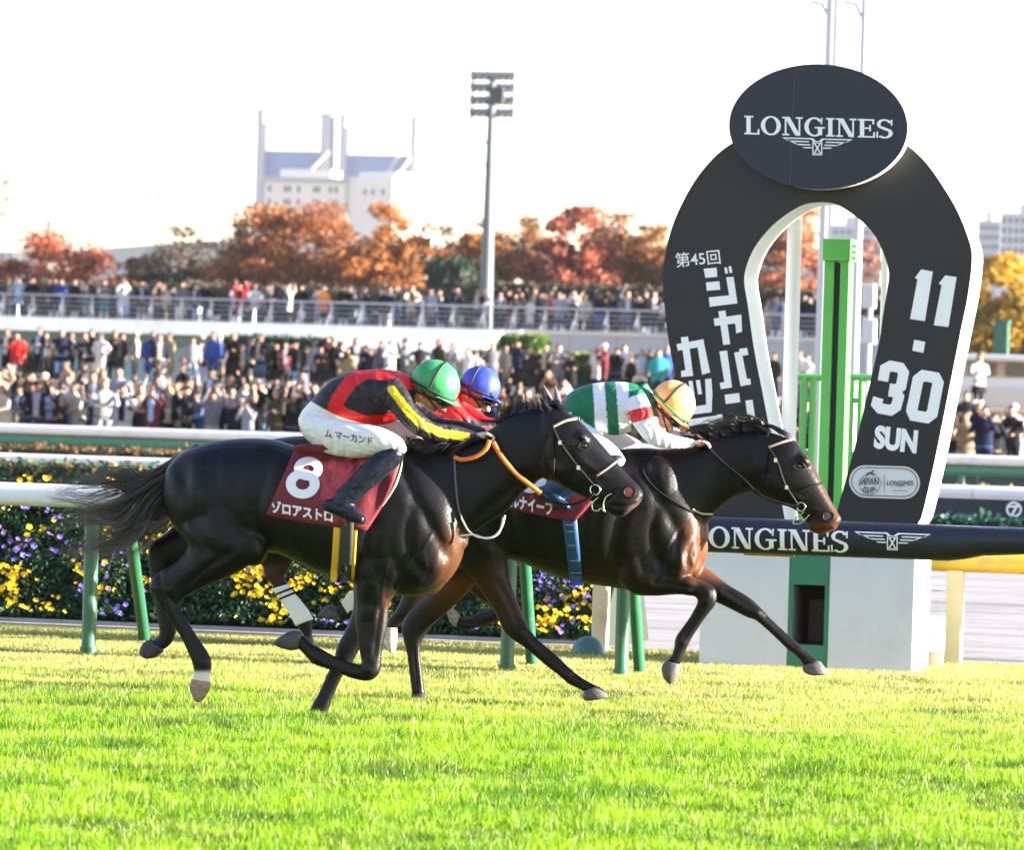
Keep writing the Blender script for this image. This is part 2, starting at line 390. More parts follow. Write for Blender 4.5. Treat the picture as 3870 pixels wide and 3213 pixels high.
# harrow ridges raked along the sand, each a low bank
def sand_ridges():
    xs = np.linspace(-8, 14, 120); ys = np.linspace(40.6, 56.0, 200); Z = np.zeros((len(ys), len(xs)))
    r = np.random.default_rng(3)
    for _ in range(150):
        y0 = r.uniform(40.6, 56); w = r.uniform(.05, .16); a = r.uniform(.01, .045); x0 = r.uniform(-8, 14); ln = r.uniform(.6, 4)
        Z += a * np.exp(-((ys[:, None] - y0 - .02 * (xs[None] - x0)) / w) ** 2) * np.exp(-((xs[None] - x0) / ln) ** 2)
    V = [(x, y, -.024 + Z[j, i] + .006 * r.random()) for j, y in enumerate(ys) for i, x in enumerate(xs)]
    n = len(xs); Fc = [(j * n + i, j * n + i + 1, (j + 1) * n + i + 1, (j + 1) * n + i) for j in range(len(ys) - 1) for i in range(n - 1)]
    o = put("raked_sand", V, Fc, M_sand, None, True, base=(0, 0, 0)); o["kind"] = "structure"
sand_ridges()

# grass blades ---------------------------------------------------------------
def fast_mesh(name, V, loops, sizes, m, cols=None):
    me = bpy.data.meshes.new(name); V = np.asarray(V, np.float32)
    me.vertices.add(len(V)); me.vertices.foreach_set("co", V.ravel())
    me.loops.add(len(loops)); me.loops.foreach_set("vertex_index", np.asarray(loops, np.int32))
    starts = np.concatenate([[0], np.cumsum(sizes)[:-1]]).astype(np.int32)
    me.polygons.add(len(sizes)); me.polygons.foreach_set("loop_start", starts); me.polygons.foreach_set("loop_total", np.asarray(sizes, np.int32))
    me.update(calc_edges=True)
    if cols is not None: paint(me, cols)
    me.materials.append(m); return me
def vnoise(x, y, s, seed):
    r = np.random.default_rng(seed); G = r.random((64, 64)); u, v = x / s, y / s
    i, j = np.floor(u).astype(int), np.floor(v).astype(int); fu, fv = u - i, v - j; fu = fu * fu * (3 - 2 * fu); fv = fv * fv * (3 - 2 * fv)
    g = lambda a, b: G[a % 64, b % 64]
    return (g(i, j) * (1 - fu) + g(i + 1, j) * fu) * (1 - fv) + (g(i, j + 1) * (1 - fu) + g(i + 1, j + 1) * fu) * fv
def grass():
    r = np.random.default_rng(5); N = 1080000
    d = np.sqrt(r.uniform(19.8 ** 2, 41.2 ** 2, N)); lat = (r.random(N) * 2 - 1) * (.0968 * d + 1.7)
    f0, r0 = np.array([-math.sin(YAW), math.cos(YAW)]), np.array([math.cos(YAW), math.sin(YAW)])
    xy = d[:, None] * f0 + lat[:, None] * r0
    xy = xy[xy[:, 1] < 39.98]; x, y = xy.T
    dry = np.clip((y - 29.2) / 7.6, 0, 1) ** .85                                   # worn, yellowed strip along the rail
    patch = vnoise(x, y, .55, 1) * .45 + vnoise(x, y, .17, 2) * .35 + vnoise(x + 5, y, 1.7, 12) * .2
    keep = r.random(len(x)) > .35 * dry * (1 - patch) + .25 * (patch < .33); x, y, dry, patch = x[keep], y[keep], dry[keep], patch[keep]; N = len(x)
    h = (.014 + .038 * r.random(N) ** 1.3) * (1.2 - .6 * dry) * (.4 + 1.15 * patch)
    az = r.uniform(0, 2 * np.pi, N); lean = np.abs(r.normal(.15, .6, N)); w = r.uniform(.0022, .0048, N)
    dx, dy = np.cos(az), np.sin(az); baz = az + r.normal(np.pi / 2, .5, N); bx, by = np.cos(baz) * w, np.sin(baz) * w
    V = np.zeros((N, 3, 3), np.float32)
    V[:, 0] = np.stack([x - bx, y - by, 0 * x - .004], 1); V[:, 1] = np.stack([x + bx, y + by, 0 * x - .004], 1)
    V[:, 2] = np.stack([x + dx * lean * h, y + dy * lean * h, h], 1)
    loops = np.arange(N * 3); sizes = np.full(N, 3)
    g1 = np.array([.042, .155, .003]); g2 = np.array([.26, .43, .010]); yl = np.array([.50, .43, .15]); st = np.array([.70, .66, .36])
    t = np.clip(r.random(N) * .5 + (vnoise(x, y, .07, 6) - .5) * 1.0 + (vnoise(x, y, .26, 17) - .5) * .9 + (vnoise(x, y, .9, 16) - .5) * .6 + .36, 0, 1)[:, None]; c = g1 + (g2 - g1) * t
    pd = np.clip(dry[:, None] * 1.05 + (patch[:, None] - .5) * -1.1 + r.normal(0, .16, (N, 1)) - .16, 0, 1) * .9; c = c * (1 - pd) + yl * pd
    hm = np.exp(-((vnoise(x + 3, y, .45, 23) - .80) / .07) ** 2)[:, None] * .7; c = c * (1 - hm) + np.array([.06, .09, .015]) * hm      # hoof-torn spots
    sm = (r.random(N) < .05 + .08 * dry)[:, None]; c = np.where(sm, st, c)  # scattered straw-pale blades, also serving as painted glints
    cols = np.repeat(c, 3, 0)
    m = mat_attr("grass_blade", .5, .25, transl=.5)
    o = link("grass", fast_mesh("grass", V.reshape(-1, 3), loops, sizes, m, cols), None, None, False)
    tag(o, "bright green racing turf, yellowed towards the rail", "grass", kind="stuff")
grass()

# ================================================================== rails
M_white = mat("rail_white", (.78, .77, .80), .38, var=.05, dirt=(.55, .53, .52), dscale=3, spec=.5)
M_green = mat("rail_post_green", (.022, .115, .062), .35, var=.15, scale=10, spec=.5, dirt=(.07, .15, .09), dscale=6, bump=.1)
M_navy = mat("pad_navy_vinyl", (.006, .0085, .020), .38, var=.15, scale=4, bump=.12, bscale=25)
M_letter = mat("letter_white", (.86, .86, .87), .55, var=.05)
M_yellow = mat("rail_yellow", (.75, .40, .03), .45, var=.12, dirt=(.45, .24, .05), dscale=4)
M_cream = mat("post_cream", (.74, .57, .36), .55, var=.12, dirt=(.5, .34, .2), dscale=5)
def zat(px, py, Y): return P(px, py, Y).z
def beam_section(name, x0, x1, y, zt, zb, depth, m, parent, taper=None):
    """rounded rail cover: a soft oval cross-section swept along the track"""
    n = 18; stations = [(x0, 1.0), (x1, 1.0)] if not taper else taper
    V = []
    for x, k in stations:
        for i in range(n):
            a = 2 * math.pi * i / n; ca, sa = math.cos(a), math.sin(a); e = .75
            V.append((x, y + depth / 2 * math.copysign(abs(ca) ** e, ca), (zt + zb) / 2 + (zt - zb) / 2 * (1 - k) + (zt - zb) / 2 * k * math.copysign(abs(sa) ** e, sa)))
    m_ = len(stations)
    Fc = [(j * n + i, j * n + (i + 1) % n, (j + 1) * n + (i + 1) % n, (j + 1) * n + i) for j in range(m_ - 1) for i in range(n)]
    q = len(V); V = V + V[:n] + V[-n:]; Fc += [tuple(range(q, q + n)), tuple(range(q + n, q + 2 * n))[::-1]]
    return put(name, V, Fc, m, parent, True)
rail = empty("running_rail", (0, Y_RAIL, 0), "white running rail on green posts along the turf, navy padded at the winning post", "rail")
zt, zb = zat(60, 1824, Y_RAIL), zat(60, 1912, Y_RAIL)
xs = [XofPX(-900, Y_RAIL), XofPX(-150, Y_RAIL), XofPX(1240, Y_RAIL), XofPX(2560, Y_RAIL, 1)]
for a, b in zip(xs[:-1], xs[1:]):
    beam_section("rail_section", a + .003, b - .003, Y_RAIL, zt, zb, .2, M_white, rail)
def rail_post(px_t, py_t, px_b, py_b, sx_t, sx_b, sy_b, wid):
    Yp = Y_RAIL + .02
    t = P(px_t, py_t, Yp); b = PZ(px_b, py_b, 0.0); x = (t.x + b.x) / 2
    MB().tube([(x, Yp, -.05), (x, Yp, zb + .03)], wid, 16).build("post", M_green, rail, True)
    MB().tube([(x, Yp, .02), (x, Yp, .05)], wid + .012, 16).build("collar", M_green, rail, True)
    s0 = P(sx_t, py_t + 10, Yp); s1 = PZ(sx_b, sy_b, 0.0)
    MB().tube([(s1.x, s1.y, -.05), (s0.x, Yp + .04, zb + .02)], wid * .85, 14).build("strut", M_green, rail, True)
rail_post(440, 1990, 414, 2444, 470, 552, 2425, .052)
rail_post(1935, 2100, 1913, 2538, 1965, 2012, 2515, .050)
rail_post(2362, 2200, 2345, 2557, 2370, 2420, 2545, .050)
# navy pad
pt, pb = zat(2950, 1962, Y_RAIL), zat(2950, 2098, Y_RAIL)
px0, px1, px2, px3 = XofPX(2540, Y_RAIL, 1), XofPX(3585, Y_RAIL, 1), XofPX(3720, Y_RAIL, 1), XofPX(4900, Y_RAIL, 1)
pad = beam_section("pad", 0, 0, Y_RAIL, pt, pb, .26, M_navy, rail, taper=[(px0, 1), (px1, 1), ((px1 + px2) / 2, .93), (px2, .82), (px2 + .3, .74), (px3, .72)])
def on_pad(name, ink, x0, y0, x1, y1, slope):
    """lettering wrapped on the round front of the pad; x0..x1, y0..y1 photo box, slope the drop to the right"""
    V = []; Fc = []; hz, cz = (pt - pb) / 2, (pt + pb) / 2
    bm = bmesh.new()
    for f in ink.F:
        vs_ = []
        for i in f:
            u, v = ink.V[i]; px = x0 + u * (x1 - x0); py = y1 + v * (y0 - y1) + slope * (px - x0)
            q = P(px, py, Y_RAIL - .13); vs_.append(bm.verts.new((q.x, -.0004 * ink.k[i], q.z)))
        bm.faces.new(vs_)
    for kk in range(1, 10):
        z = cz - hz + 2 * hz * kk / 10
        bmesh.ops.bisect_plane(bm, geom=bm.verts[:] + bm.edges[:] + bm.faces[:], plane_co=(0, 0, z), plane_no=(0, 0, 1))
    for v in bm.verts:
        s = min(1, abs((v.co.z - cz) / hz)); c = (1 - s ** (1 / .75 * 2)) ** .5 if s < 1 else 0
        v.co.y = Y_RAIL - .13 * max(c, 0) ** .75 - .004 + v.co.y
    V = [tuple(v.co) for v in bm.verts]; bm.verts.index_update(); Fc = [tuple(v.index for v in f.verts) for f in bm.faces]; bm.free()
    return put(name, V, Fc, M_letter, pad, False)
on_pad("lettering", slab_word("LONGINES"), 2612, 1988, 3207, 2068, .036)
on_pad("winged_hourglass_mark", wing_mark(), 3228, 2009, 3518, 2075, .036)

# yellow dirt-side rail behind the box
drail = empty("dirt_rail", (0, 39.75, 0), "low yellow rail on cream posts at the edge of the sand, behind the white box", "rail")
YD = 39.75
dz0, dz1 = zat(3700, 2165, YD), zat(3700, 2085, YD)
beam_section("rail_section", XofPX(3380, YD), XofPX(4900, YD), YD, dz1, dz0, .16, M_yellow, drail)
for pl, pr, bt in ((2243, 2301, 2437), (3578, 3640, 2545)):
    xa, xb = XofPX(pl, YD, .4), XofPX(pr, YD, .4)
    bevel(MB().box((xa, YD - .05, -.05), (xb, YD + .05, dz0 + .03)).build("post", M_cream, drail), .012)
bevel(MB().box((XofPX(3497, 39.2, .3), 39.15, .12), (XofPX(3562, 39.2, .3), 39.35, .38)).build("junction_box", mat("pvc_white", (.72, .70, .68), .5), None), .01)
tag(bpy.data.objects["junction_box"], "small white plastic box against the foot of the white box", "junction box")
MB().box((XofPX(3500, 39.2, .05), 39.18, 0), (XofPX(3555, 39.2, .05), 39.33, .12)).build("stand", mat("plinth_tan", (.45, .34, .26), .8, var=.3, scale=40), bpy.data.objects["junction_box"])
# sprinkler dome
dm = PZ(2222, 2474, 0)
d_o = MB().ball((dm.x, dm.y, -.005), (.128, .128, .145), 28, 10, 0.0).build("sprinkler_dome", mat("dome_green", (.035, .12, .10), .4, var=.1), None, True)
tag(d_o, "dark green dome cover on the turf beside the flower bank", "dome")
MB().tube([(dm.x, dm.y, -.01), (dm.x, dm.y, .012)], .142, 28).build("rim", MATS["dome_green"], d_o, True)

# outer rails of the dirt and the infield
def far_rail(name, Y, pyt, pyb, depth, label, gap, post_m, beam=None, x_end=4300):
    """white tube with its posts; pyt, pyb rows of its top and underside at column 0"""
    root = empty(name, (XofPX(1935, Y), Y, 0), label, "rail")
    z1, z0 = zat(0, pyt, Y), zat(0, pyb, Y); xa, xb = XofPX(-500, Y), XofPX(x_end, Y); n = 8
    for i in range(n):
        beam_section("rail_section", xa + (xb - xa) * i / n + .004, xa + (xb - xa) * (i + 1) / n - .004, Y, z1, z0, depth, M_white, root)
    x = xa + .7
    while x < xb:
        MB().tube([(x, Y + .05, -.44), (x, Y + .05, z0 + .02)], .055, 10).build("post", post_m, root, True); x += gap
    if beam:
        MB().box((xa, Y - .06, zat(0, beam[1], Y)), (xb, Y + .0, zat(0, beam[0], Y))).build("green_beam", mat("beam_green", (.06, .22, .13), .55, var=.2), root)
        MB().box((xa, Y - .085, zat(0, beam[1], Y) + .02), (xb, Y - .065, zat(0, beam[1], Y) + .055)).build("beam_trim", mat("beam_trim", (.03, .12, .08), .6), root)
    return root, z1, z0
r2, r2t, r2b = far_rail("outer_dirt_rail", 64.0, 1711, 1760, .18, "thin white rail along the far side of the sand track", 4.1, M_white)
r3, r3t, r3b = far_rail("infield_rail", 98.0, 1600, 1637, .2, "white rail with a green beam in front of the infield crowd", 5.2, mat("teal_post", (.05, .16, .15), .6), beam=(1644, 1676))
# dark advertising banner on the outer dirt rail
bx0, bx1 = XofPX(3440, 63.8, .4), XofPX(4300, 63.8, .4)
bz1, bz0 = zat(3700, 1886, 63.8), zat(3700, 1962, 63.8)
bn = MB().box((bx0, 63.75, bz0), (bx1, 63.8, bz1)).build("advertising_banner", mat("banner_dark", (.018, .02, .03), .6, var=.3), None)
tag(bn, "dark banner with a round white mark hung along the far sand rail", "banner")
kk = Ink().arc((3832, 1926), (30, 30), (22, 22), 0, 360, 24); kk.bar((3812, 1916), (3856, 1912), 8); kk.bar((3842, 1914), (3824, 1948), 9); 
ink_plane("round_mark", kk, 63.75, M_letter, bn, .01, .002)

# ================================================================== flower bank
M_leafattr = mat_attr("leaf", .5, .4, transl=.28)
M_petal = mat_attr("petal", .55, .3, transl=.3)
def cards(cen, size, r, up=0.35):
    """small leaf faces: two triangles folded along the middle"""
    N = len(cen); a = r.normal(0, 1, (N, 3)); a[:, 2] += up; a /= np.linalg.norm(a, axis=1)[:, None]
    b = np.cross(a, r.normal(0, 1, (N, 3))); b /= np.linalg.norm(b, axis=1)[:, None]; c = np.cross(a, b)
    s = np.asarray(size).reshape(-1, 1)
    V = np.stack([cen - b * s, cen - c * s * .55 + a * s * .15, cen + b * s, cen + c * s * .55 + a * s * .15], 1)
    loops = (np.arange(N)[:, None] * 4 + np.arange(4)).ravel()
    return V.reshape(-1, 3), loops, np.full(N, 4)
def flower_bank():
    r = np.random.default_rng(21); H_, D_ = zat(100, 1850, Y_BED + 1.6), 1.35
    xl = XofPX(-500, Y_BED + .3); br = PZ(2132, 2470, 0.0); xr = br.x; y0 = Y_BED + .27
    root = empty("flower_bank", ((xl + xr) / 2, y0, 0), "sloping bank of yellow and violet pansies behind the white rail", "flower bed")
    soil = mat("bed_soil", (.020, .030, .018), .95, var=.4, scale=20, bump=.5)
    V = [(xl, y0, -.1), (xr, y0, -.1), (xr, y0 + D_, H_), (xl, y0 + D_, H_), (xl, y0 + D_ + .8, -.1), (xr, y0 + D_ + .8, -.1)]
    put("bank", V, [(0, 1, 2, 3), (3, 2, 5, 4), (1, 5, 2), (0, 3, 4)], soil, root, False)
    bevel(MB().box((xl, y0 - .05, -.05), (xr, y0 - .003, .045)).build("edging", M_kerb, root), .01)
    nrm = np.array([0, -H_, D_]); nrm = nrm / np.linalg.norm(nrm)
    def on(u, v, lift): return np.stack([xl + (xr - xl) * u, y0 + D_ * v, H_ * v], 1) + nrm * np.asarray(lift)[:, None]
    N = 46000; u, v = r.random(N), r.random(N); x = u * (xr - xl)
    bump_ = vnoise(x, v * 1.9, .22, 9)
    cen = on(u, v, .01 + bump_ * .09 + r.random(N) * .05); Vv, lo, sz = cards(cen, r.uniform(.016, .034, N), r)
    g = np.array([.008, .034, .014]) + r.random((N, 1)) * np.array([.015, .04, .010]); yl = (r.random(N) < .08)[:, None]; g = np.where(yl, np.array([.16, .2, .05]), g)
    o = link("leaves", fast_mesh("leaves", Vv - np.array(root.location), lo, sz, M_leafattr, np.repeat(g, 4, 0)), None, root, False); o["kind"] = "stuff"
    # blossoms: five round petals each, in drifts of one colour
    cl = 175; cu, cv = r.random(cl), r.random(cl) ** .9; kind = r.random(cl)
    cu = np.concatenate([cu, r.random(26)]); cv = np.concatenate([cv, .93 + .07 * r.random(26)]); kind = np.concatenate([kind, .55 * r.random(26)])
    fu, fv, fk = [], [], []
    for a, b, k_ in zip(cu, cv, kind):
        n = r.integers(9, 27) if k_ < .56 else r.integers(3, 11)
        fu += list(a + r.normal(0, .075, n) / (xr - xl)); fv += list(b + r.normal(0, .045, n)); fk += [k_] * n
    fu, fv, fk = np.array(fu), np.clip(np.array(fv), .01, 1), np.array(fk); ok = (fu > 0) & (fu < 1); fu, fv, fk = fu[ok], fv[ok], fk[ok]
    for nm, lo_, hi_, cs in (("yellow_blossoms", 0, .56, ((.86, .60, .008), (.82, .46, .005))), ("violet_blossoms", .56, .9, ((.20, .17, .62), (.27, .11, .50))), ("pale_blossoms", .9, 1.01, ((.62, .50, .78), (.52, .20, .60)))):
        s = (fk >= lo_) & (fk < hi_); n = s.sum(); c = on(fu[s], fv[s], .10 + .05 * r.random(n)); rad = r.uniform(.015, .027, n)
        f = nrm + r.normal(0, .35, (n, 3)); f[:, 1] -= .3; f[:, 0] += .25; f /= np.linalg.norm(f, axis=1)[:, None]
        e1 = np.cross(f, np.array([0, 0, 1.])); e1 /= np.linalg.norm(e1, axis=1)[:, None]; e2 = np.cross(f, e1)
        VV = []; 
        for p in range(5):
            a = 2 * math.pi * p / 5 + .3; da = .62
            q0 = c + f * .004
            q = [q0] + [c + (e1 * math.cos(a + t_) + e2 * math.sin(a + t_)) * (rad * k2)[:, None] + f * z_ for t_, k2, z_ in ((-da, .75, .006), (-da * .5, 1.05, .009), (da * .5, 1.05, .004), (da, .75, .001))]
            VV.append(np.stack(q, 1))
        VV = np.stack(VV, 1).reshape(-1, 3); loops = np.arange(len(VV)); sizes = np.full(n * 5, 5)
        cc = np.array(cs[0]) + (np.array(cs[1]) - np.array(cs[0])) * r.random((n, 1)); cc = cc * (.8 + .35 * r.random((n, 1)))
        o = link(nm, fast_mesh(nm, VV - np.array(root.location), loops, sizes, M_petal, np.repeat(cc, 25, 0)), None, root, False); o["kind"] = "stuff"
    # black and white edging tapes running up the slope
    for uu in (1.0, (XofPX(925, y0) - xl) / (xr - xl), (XofPX(345, y0) - xl) / (xr - xl)):
        q = Ink(); 
        mbw, mbk = MB(), MB(); n = 26
        for i in range(n):
            v0, v1 = i / n, (i + .62) / n; x = xl + (xr - xl) * uu - .004
            pa = on(np.array([uu]), np.array([v0]), [.10])[0]; pb_ = on(np.array([uu]), np.array([v1]), [.10])[0]; pc = on(np.array([uu]), np.array([(i + 1) / n]), [.10])[0]
            mbw.tube([pa, pb_], .011, 6); mbk.tube([pb_, pc], .009, 6)
        a_ = mbw.build("edging_tape", M_white, root); b_ = mbk.build("edging_tape", mat("tape_black", (.02, .02, .02), .6), root); a_["kind"] = b_["kind"] = "stuff"
flower_bank()
def hedge(name, x0, x1, y0, y1, z0, z1, label, c0, c1, n, size, top=None, cat="hedge"):
    """clipped hedge: a dark core thick with small leaves"""
    r = np.random.default_rng(abs(hash((n, int(x0 * 10)))) % 9999 if False else int(n + abs(x0) * 7) % 9999)
    root = empty(name, ((x0 + x1) / 2, (y0 + y1) / 2, z0), label, cat)
    bevel(MB().box((x0, y0, z0), (x1, y1, z1)).build("core", mat("hedge_core", (.012, .022, .010), .95, var=.4), root), .1)
    p = r.random((n, 3)); f = r.integers(0, 3, n); p[f == 0, 1] = 0; p[f == 1, 2] = 1; p[f == 2, 0] = np.round(p[f == 2, 0]); big = (x1 - x0) > 6; p[(f == 2) & big, 1] = 0
    if big: p[f == 2, 0] = r.random((f == 2).sum())
    cen = np.array([x0, y0, z0]) + p * np.array([x1 - x0, y1 - y0, z1 - z0]) + r.normal(0, size * .7, (n, 3))
    V, lo, sz = cards(cen, r.uniform(.6, 1.3, n) * size, r)
    c = np.array(c0) + (np.array(c1) - np.array(c0)) * r.random((n, 1))
    if top is not None:
        s = (p[:, 2] > .72)[:, None] & (r.random((n, 1)) < .42); c = np.where(s, np.array(top) * (.7 + .5 * r.random((n, 1))), c)
    o = link("leaves", fast_mesh("leaves", V - np.array(root.location), lo, sz, M_leafattr, np.repeat(c, 4, 0)), None, root, False); o["kind"] = "stuff"
    return root
hedge("flower_hedge", XofPX(-300, 62.4), XofPX(900, 62.4), 62.3, 63.2, -.03, zat(100, 1762, 62.5), "low bed of yellow flowers under the thin white rail", (.01, .05, .03), (.03, .10, .05), 5000, .05, (.20, .13, .03), "flower bed")
hedge("flower_hedge", XofPX(3440, 62.4), XofPX(4100, 62.4), 62.3, 63.2, -.03, zat(3700, 1975, 62.5), "dark green low hedge under the dark banner", (.008, .05, .035), (.02, .09, .05), 3000, .05, None)
hedge("brown_hedge", XofPX(-300, 80), XofPX(2700, 80), 80, 81.2, -.45, zat(300, 1704, 80.0), "brown and dark green low hedge in front of the infield rail", (.02, .03, .01), (.06, .06, .015), 14000, .045, (.22, .10, .03))
hedge("brown_hedge", XofPX(3440, 80), XofPX(4200, 80), 80, 81.2, -.45, zat(3700, 1866, 80.0), "yellow-green low hedge beyond the dark banner", (.10, .09, .02), (.20, .17, .04), 5000, .06, (.35, .28, .05))
# ================================================================== winning-post arch
M_arch = mat("arch_black", (.0085, .0078, .0095), .5, var=.12, scale=3, bump=.05)
M_archw = mat("arch_white_edge", (.80, .79, .77), .5, var=.04)
M_oval = mat("oval_navy", (.009, .013, .028), .5, var=.12, scale=3)
arch = empty("winning_arch", (XofPX(3050, Y_ARCH), Y_ARCH, 0), "black horseshoe-shaped winning post arch with white edges and an oval name plate", "arch")
outer = [(3467, 1985), (3485, 1950), (3534, 1740), (3590, 1460), (3632, 1250), (3660, 1110), (3675, 970), (3660, 899), (3618, 794), (3555, 689), (3499, 612), (3440, 556), (3360, 500), (3250, 450), (3100, 425), (2960, 445), (2850, 490), (2764, 542), (2701, 591), (2631, 675), (2575, 773), (2540, 857), (2515, 955), (2505, 1046), (2512, 1165), (2532, 1320), (2568, 1495), (2602, 1680), (2640, 1860), (2668, 1985)]
inner = [(3150, 1985), (3172, 1900), (3226, 1705), (3261, 1560), (3317, 1320), (3338, 1186), (3355, 1081), (3359, 1025), (3338, 955), (3303, 885), (3240, 822), (3163, 773), (3100, 764), (3030, 776), (2946, 829), (2883, 892), (2841, 955), (2816, 1025), (2813, 1074), (2827, 1158), (2850, 1320), (2884, 1495), (2911, 1640), (2948, 1860), (2970, 1985)]
def arc_resample(pts, n):
    A = catmull(pts, 8); d = np.r_[0, np.cumsum(np.linalg.norm(np.diff(A, axis=0), axis=1))]; t = np.linspace(0, d[-1], n)
    return np.stack([np.interp(t, d, A[:, 0]), np.interp(t, d, A[:, 1])], 1)
N_ = 120
def key_t(pts, n):   # parameter by direction about the arch centre so that outer and inner points pair up
    A = catmull(pts, 12); c = np.array([3085, 1010])
    return A
Ao, Ai = arc_resample(outer, N_), arc_resample(inner, N_)
Yf, Yb = Y_ARCH - .28, Y_ARCH + .28
def pts3(A, Y): return [tuple(P(x, y, Y)) for x, y in A]
fo, fi = pts3(Ao, Yf), pts3(Ai, Yf)
bo = [(x, Yb, z) for x, y, z in fo]; bi = [(x, Yb, z) for x, y, z in fi]
front = fo + fi; panel = put("front_panel", front, [(i, i + 1, N_ + i + 1, N_ + i) for i in range(N_ - 1)], M_arch, arch, False)
put("back_panel", bo + bi, [(i, N_ + i, N_ + i + 1, i + 1) for i in range(N_ - 1)], M_archw, arch, False)
def side(name, a, b):
    put(name, a + b, [(i, N_ + i, N_ + i + 1, i + 1) for i in range(N_ - 1)], M_archw, arch, True)
side("outer_edge", fo, bo); side("inner_edge", fi, bi)
# base boxes on which the two legs stand: white box with a green strip and a niche
M_boxw = mat("box_white", (.70, .70, .74), .55, var=.05, dirt=(.60, .60, .63), dscale=2.2)
box = empty("base_box", (XofPX(3050, Y_ARCH), Y_ARCH, 0), "white box with a green strip and dark niche under the winning arch", "box")
bxl, bxr = XofPX(2645, Yf - .06, .3), XofPX(3452, Yf - .06, .3); yb0, yb1 = Yf - .06, Yf + .72
gl, gr = XofPX(2976, yb0, .35), XofPX(3131, yb0, .35); boxtop = zat(3050, 2010, yb0)
bevel(MB().box((bxl, yb0, -.05), (gl, yb1, boxtop)).build("white_panel", M_boxw, box), .008)
bevel(MB().box((gr, yb0, -.05), (bxr, yb1, boxtop)).build("white_panel", M_boxw, box), .008)
M_strip = mat("strip_green", (.03, .20, .12), .45, var=.12)
nt_, nb_ = zat(3060, 2212, yb0), zat(3060, 2440, yb0)
yg = yb0 + .012
fr = .035
g_ = MB().box((gl + .001, yg, nt_), (gr - .001, yg + .04, boxtop)).box((gl + .001, yg, -.05), (gr - .001, yg + .04, nb_)).box((gl + .001, yg, nb_), (gl + fr, yg + .04, nt_)).box((gr - fr, yg, nb_), (gr - .001, yg + .04, nt_))
g_.build("green_strip", M_strip, box)
M_niche = mat("niche_concrete", (.17, .155, .15), .9, var=.3, scale=15, bump=.3)
nx0, nx1 = gl + fr - .002, gr - fr + .002; yn = yg + .04
MB().box((nx0 - .03, yn, nb_ - .02), (nx0, yn + .4, nt_ + .02)).box((nx1, yn, nb_ - .02), (nx1 + .03, yn + .4, nt_ + .02)).box((nx0, yn, nb_ - .03), (nx1, yn + .4, nb_)).box((nx0, yn, nt_), (nx1, yn + .4, nt_ + .03)).build("niche_lining", M_niche, box)
MB().box((nx0, yn + .38, nb_), (nx1, yn + .4, nt_)).build("niche_back", mat("niche_dark", (.03, .02, .02), .8), box)
xc_ = (nx0 + nx1) / 2
MB().box((xc_ - .055, yn + .3, nb_ + .01), (xc_ + .06, yn + .36, nt_ - .12)).build("sensor_housing", mat("sensor_brown", (.035, .022, .018), .5), box)
MB().ball((xc_ + .02, yn + .298, nb_ + .13), .004, 8, 6).build("red_lamp", mat("lamp_red", (.6, .02, .03), .4), box)
# yellow trim under the pad
tr_ = MB().box((XofPX(2985, Yf - .2, .9), Y_RAIL + .05, zat(3060, 2110, Y_RAIL)), (XofPX(3165, Yf - .2, .9), Y_RAIL + .09, zat(3060, 2098, Y_RAIL))).build("yellow_trim", M_yellow, rail)
# oval plate
Yov = Yf - .14
def oval_pts(k=1.0, n=72): 
    out = []
    for i in range(n):
        a = 2 * math.pi * i / n; x, y = 338 * k * math.cos(a), 237 * k * math.sin(a); out.append((3093 + x - .025 * y, 478 + y + .025 * x))
    return out
of = pts3(oval_pts(), Yov); ob = [(x, Yf - .005, z) for x, y, z in of]; n = len(of)
plate = put("oval_plate", of, [tuple(range(n))], M_oval, arch, False)
put("oval_rim", of + ob, [(i, (i + 1) % n, n + (i + 1) % n, n + i) for i in range(n)] + [tuple(range(2 * n - 1, n - 1, -1))], M_archw, arch, False)
def placed(ink, x0, y0, x1, y1, slope):
    return ink.moved(lambda u, v: (x0 + u * (x1 - x0), y1 + v * (y0 - y1) + slope * u * (x1 - x0)))
ink_plane("oval_lettering", placed(slab_word("LONGINES"), 2813, 436, 3374, 506, .028), Yov, M_letter, plate)
ink_plane("oval_winged_mark", placed(wing_mark(), 2956, 518, 3222, 582, .028), Yov, M_letter, plate)
def c1(pts): return [(2400 + x / 1.4286, 900 + y / 1.4286) for x, y in pts]
sm_ = Ink(); sm_.bar((3006, 256), (2984, 692), 2.2)
ink_plane("plate_seam", sm_, Yov, mat("seam_navy", (.05, .06, .09), .6), plate, .002)
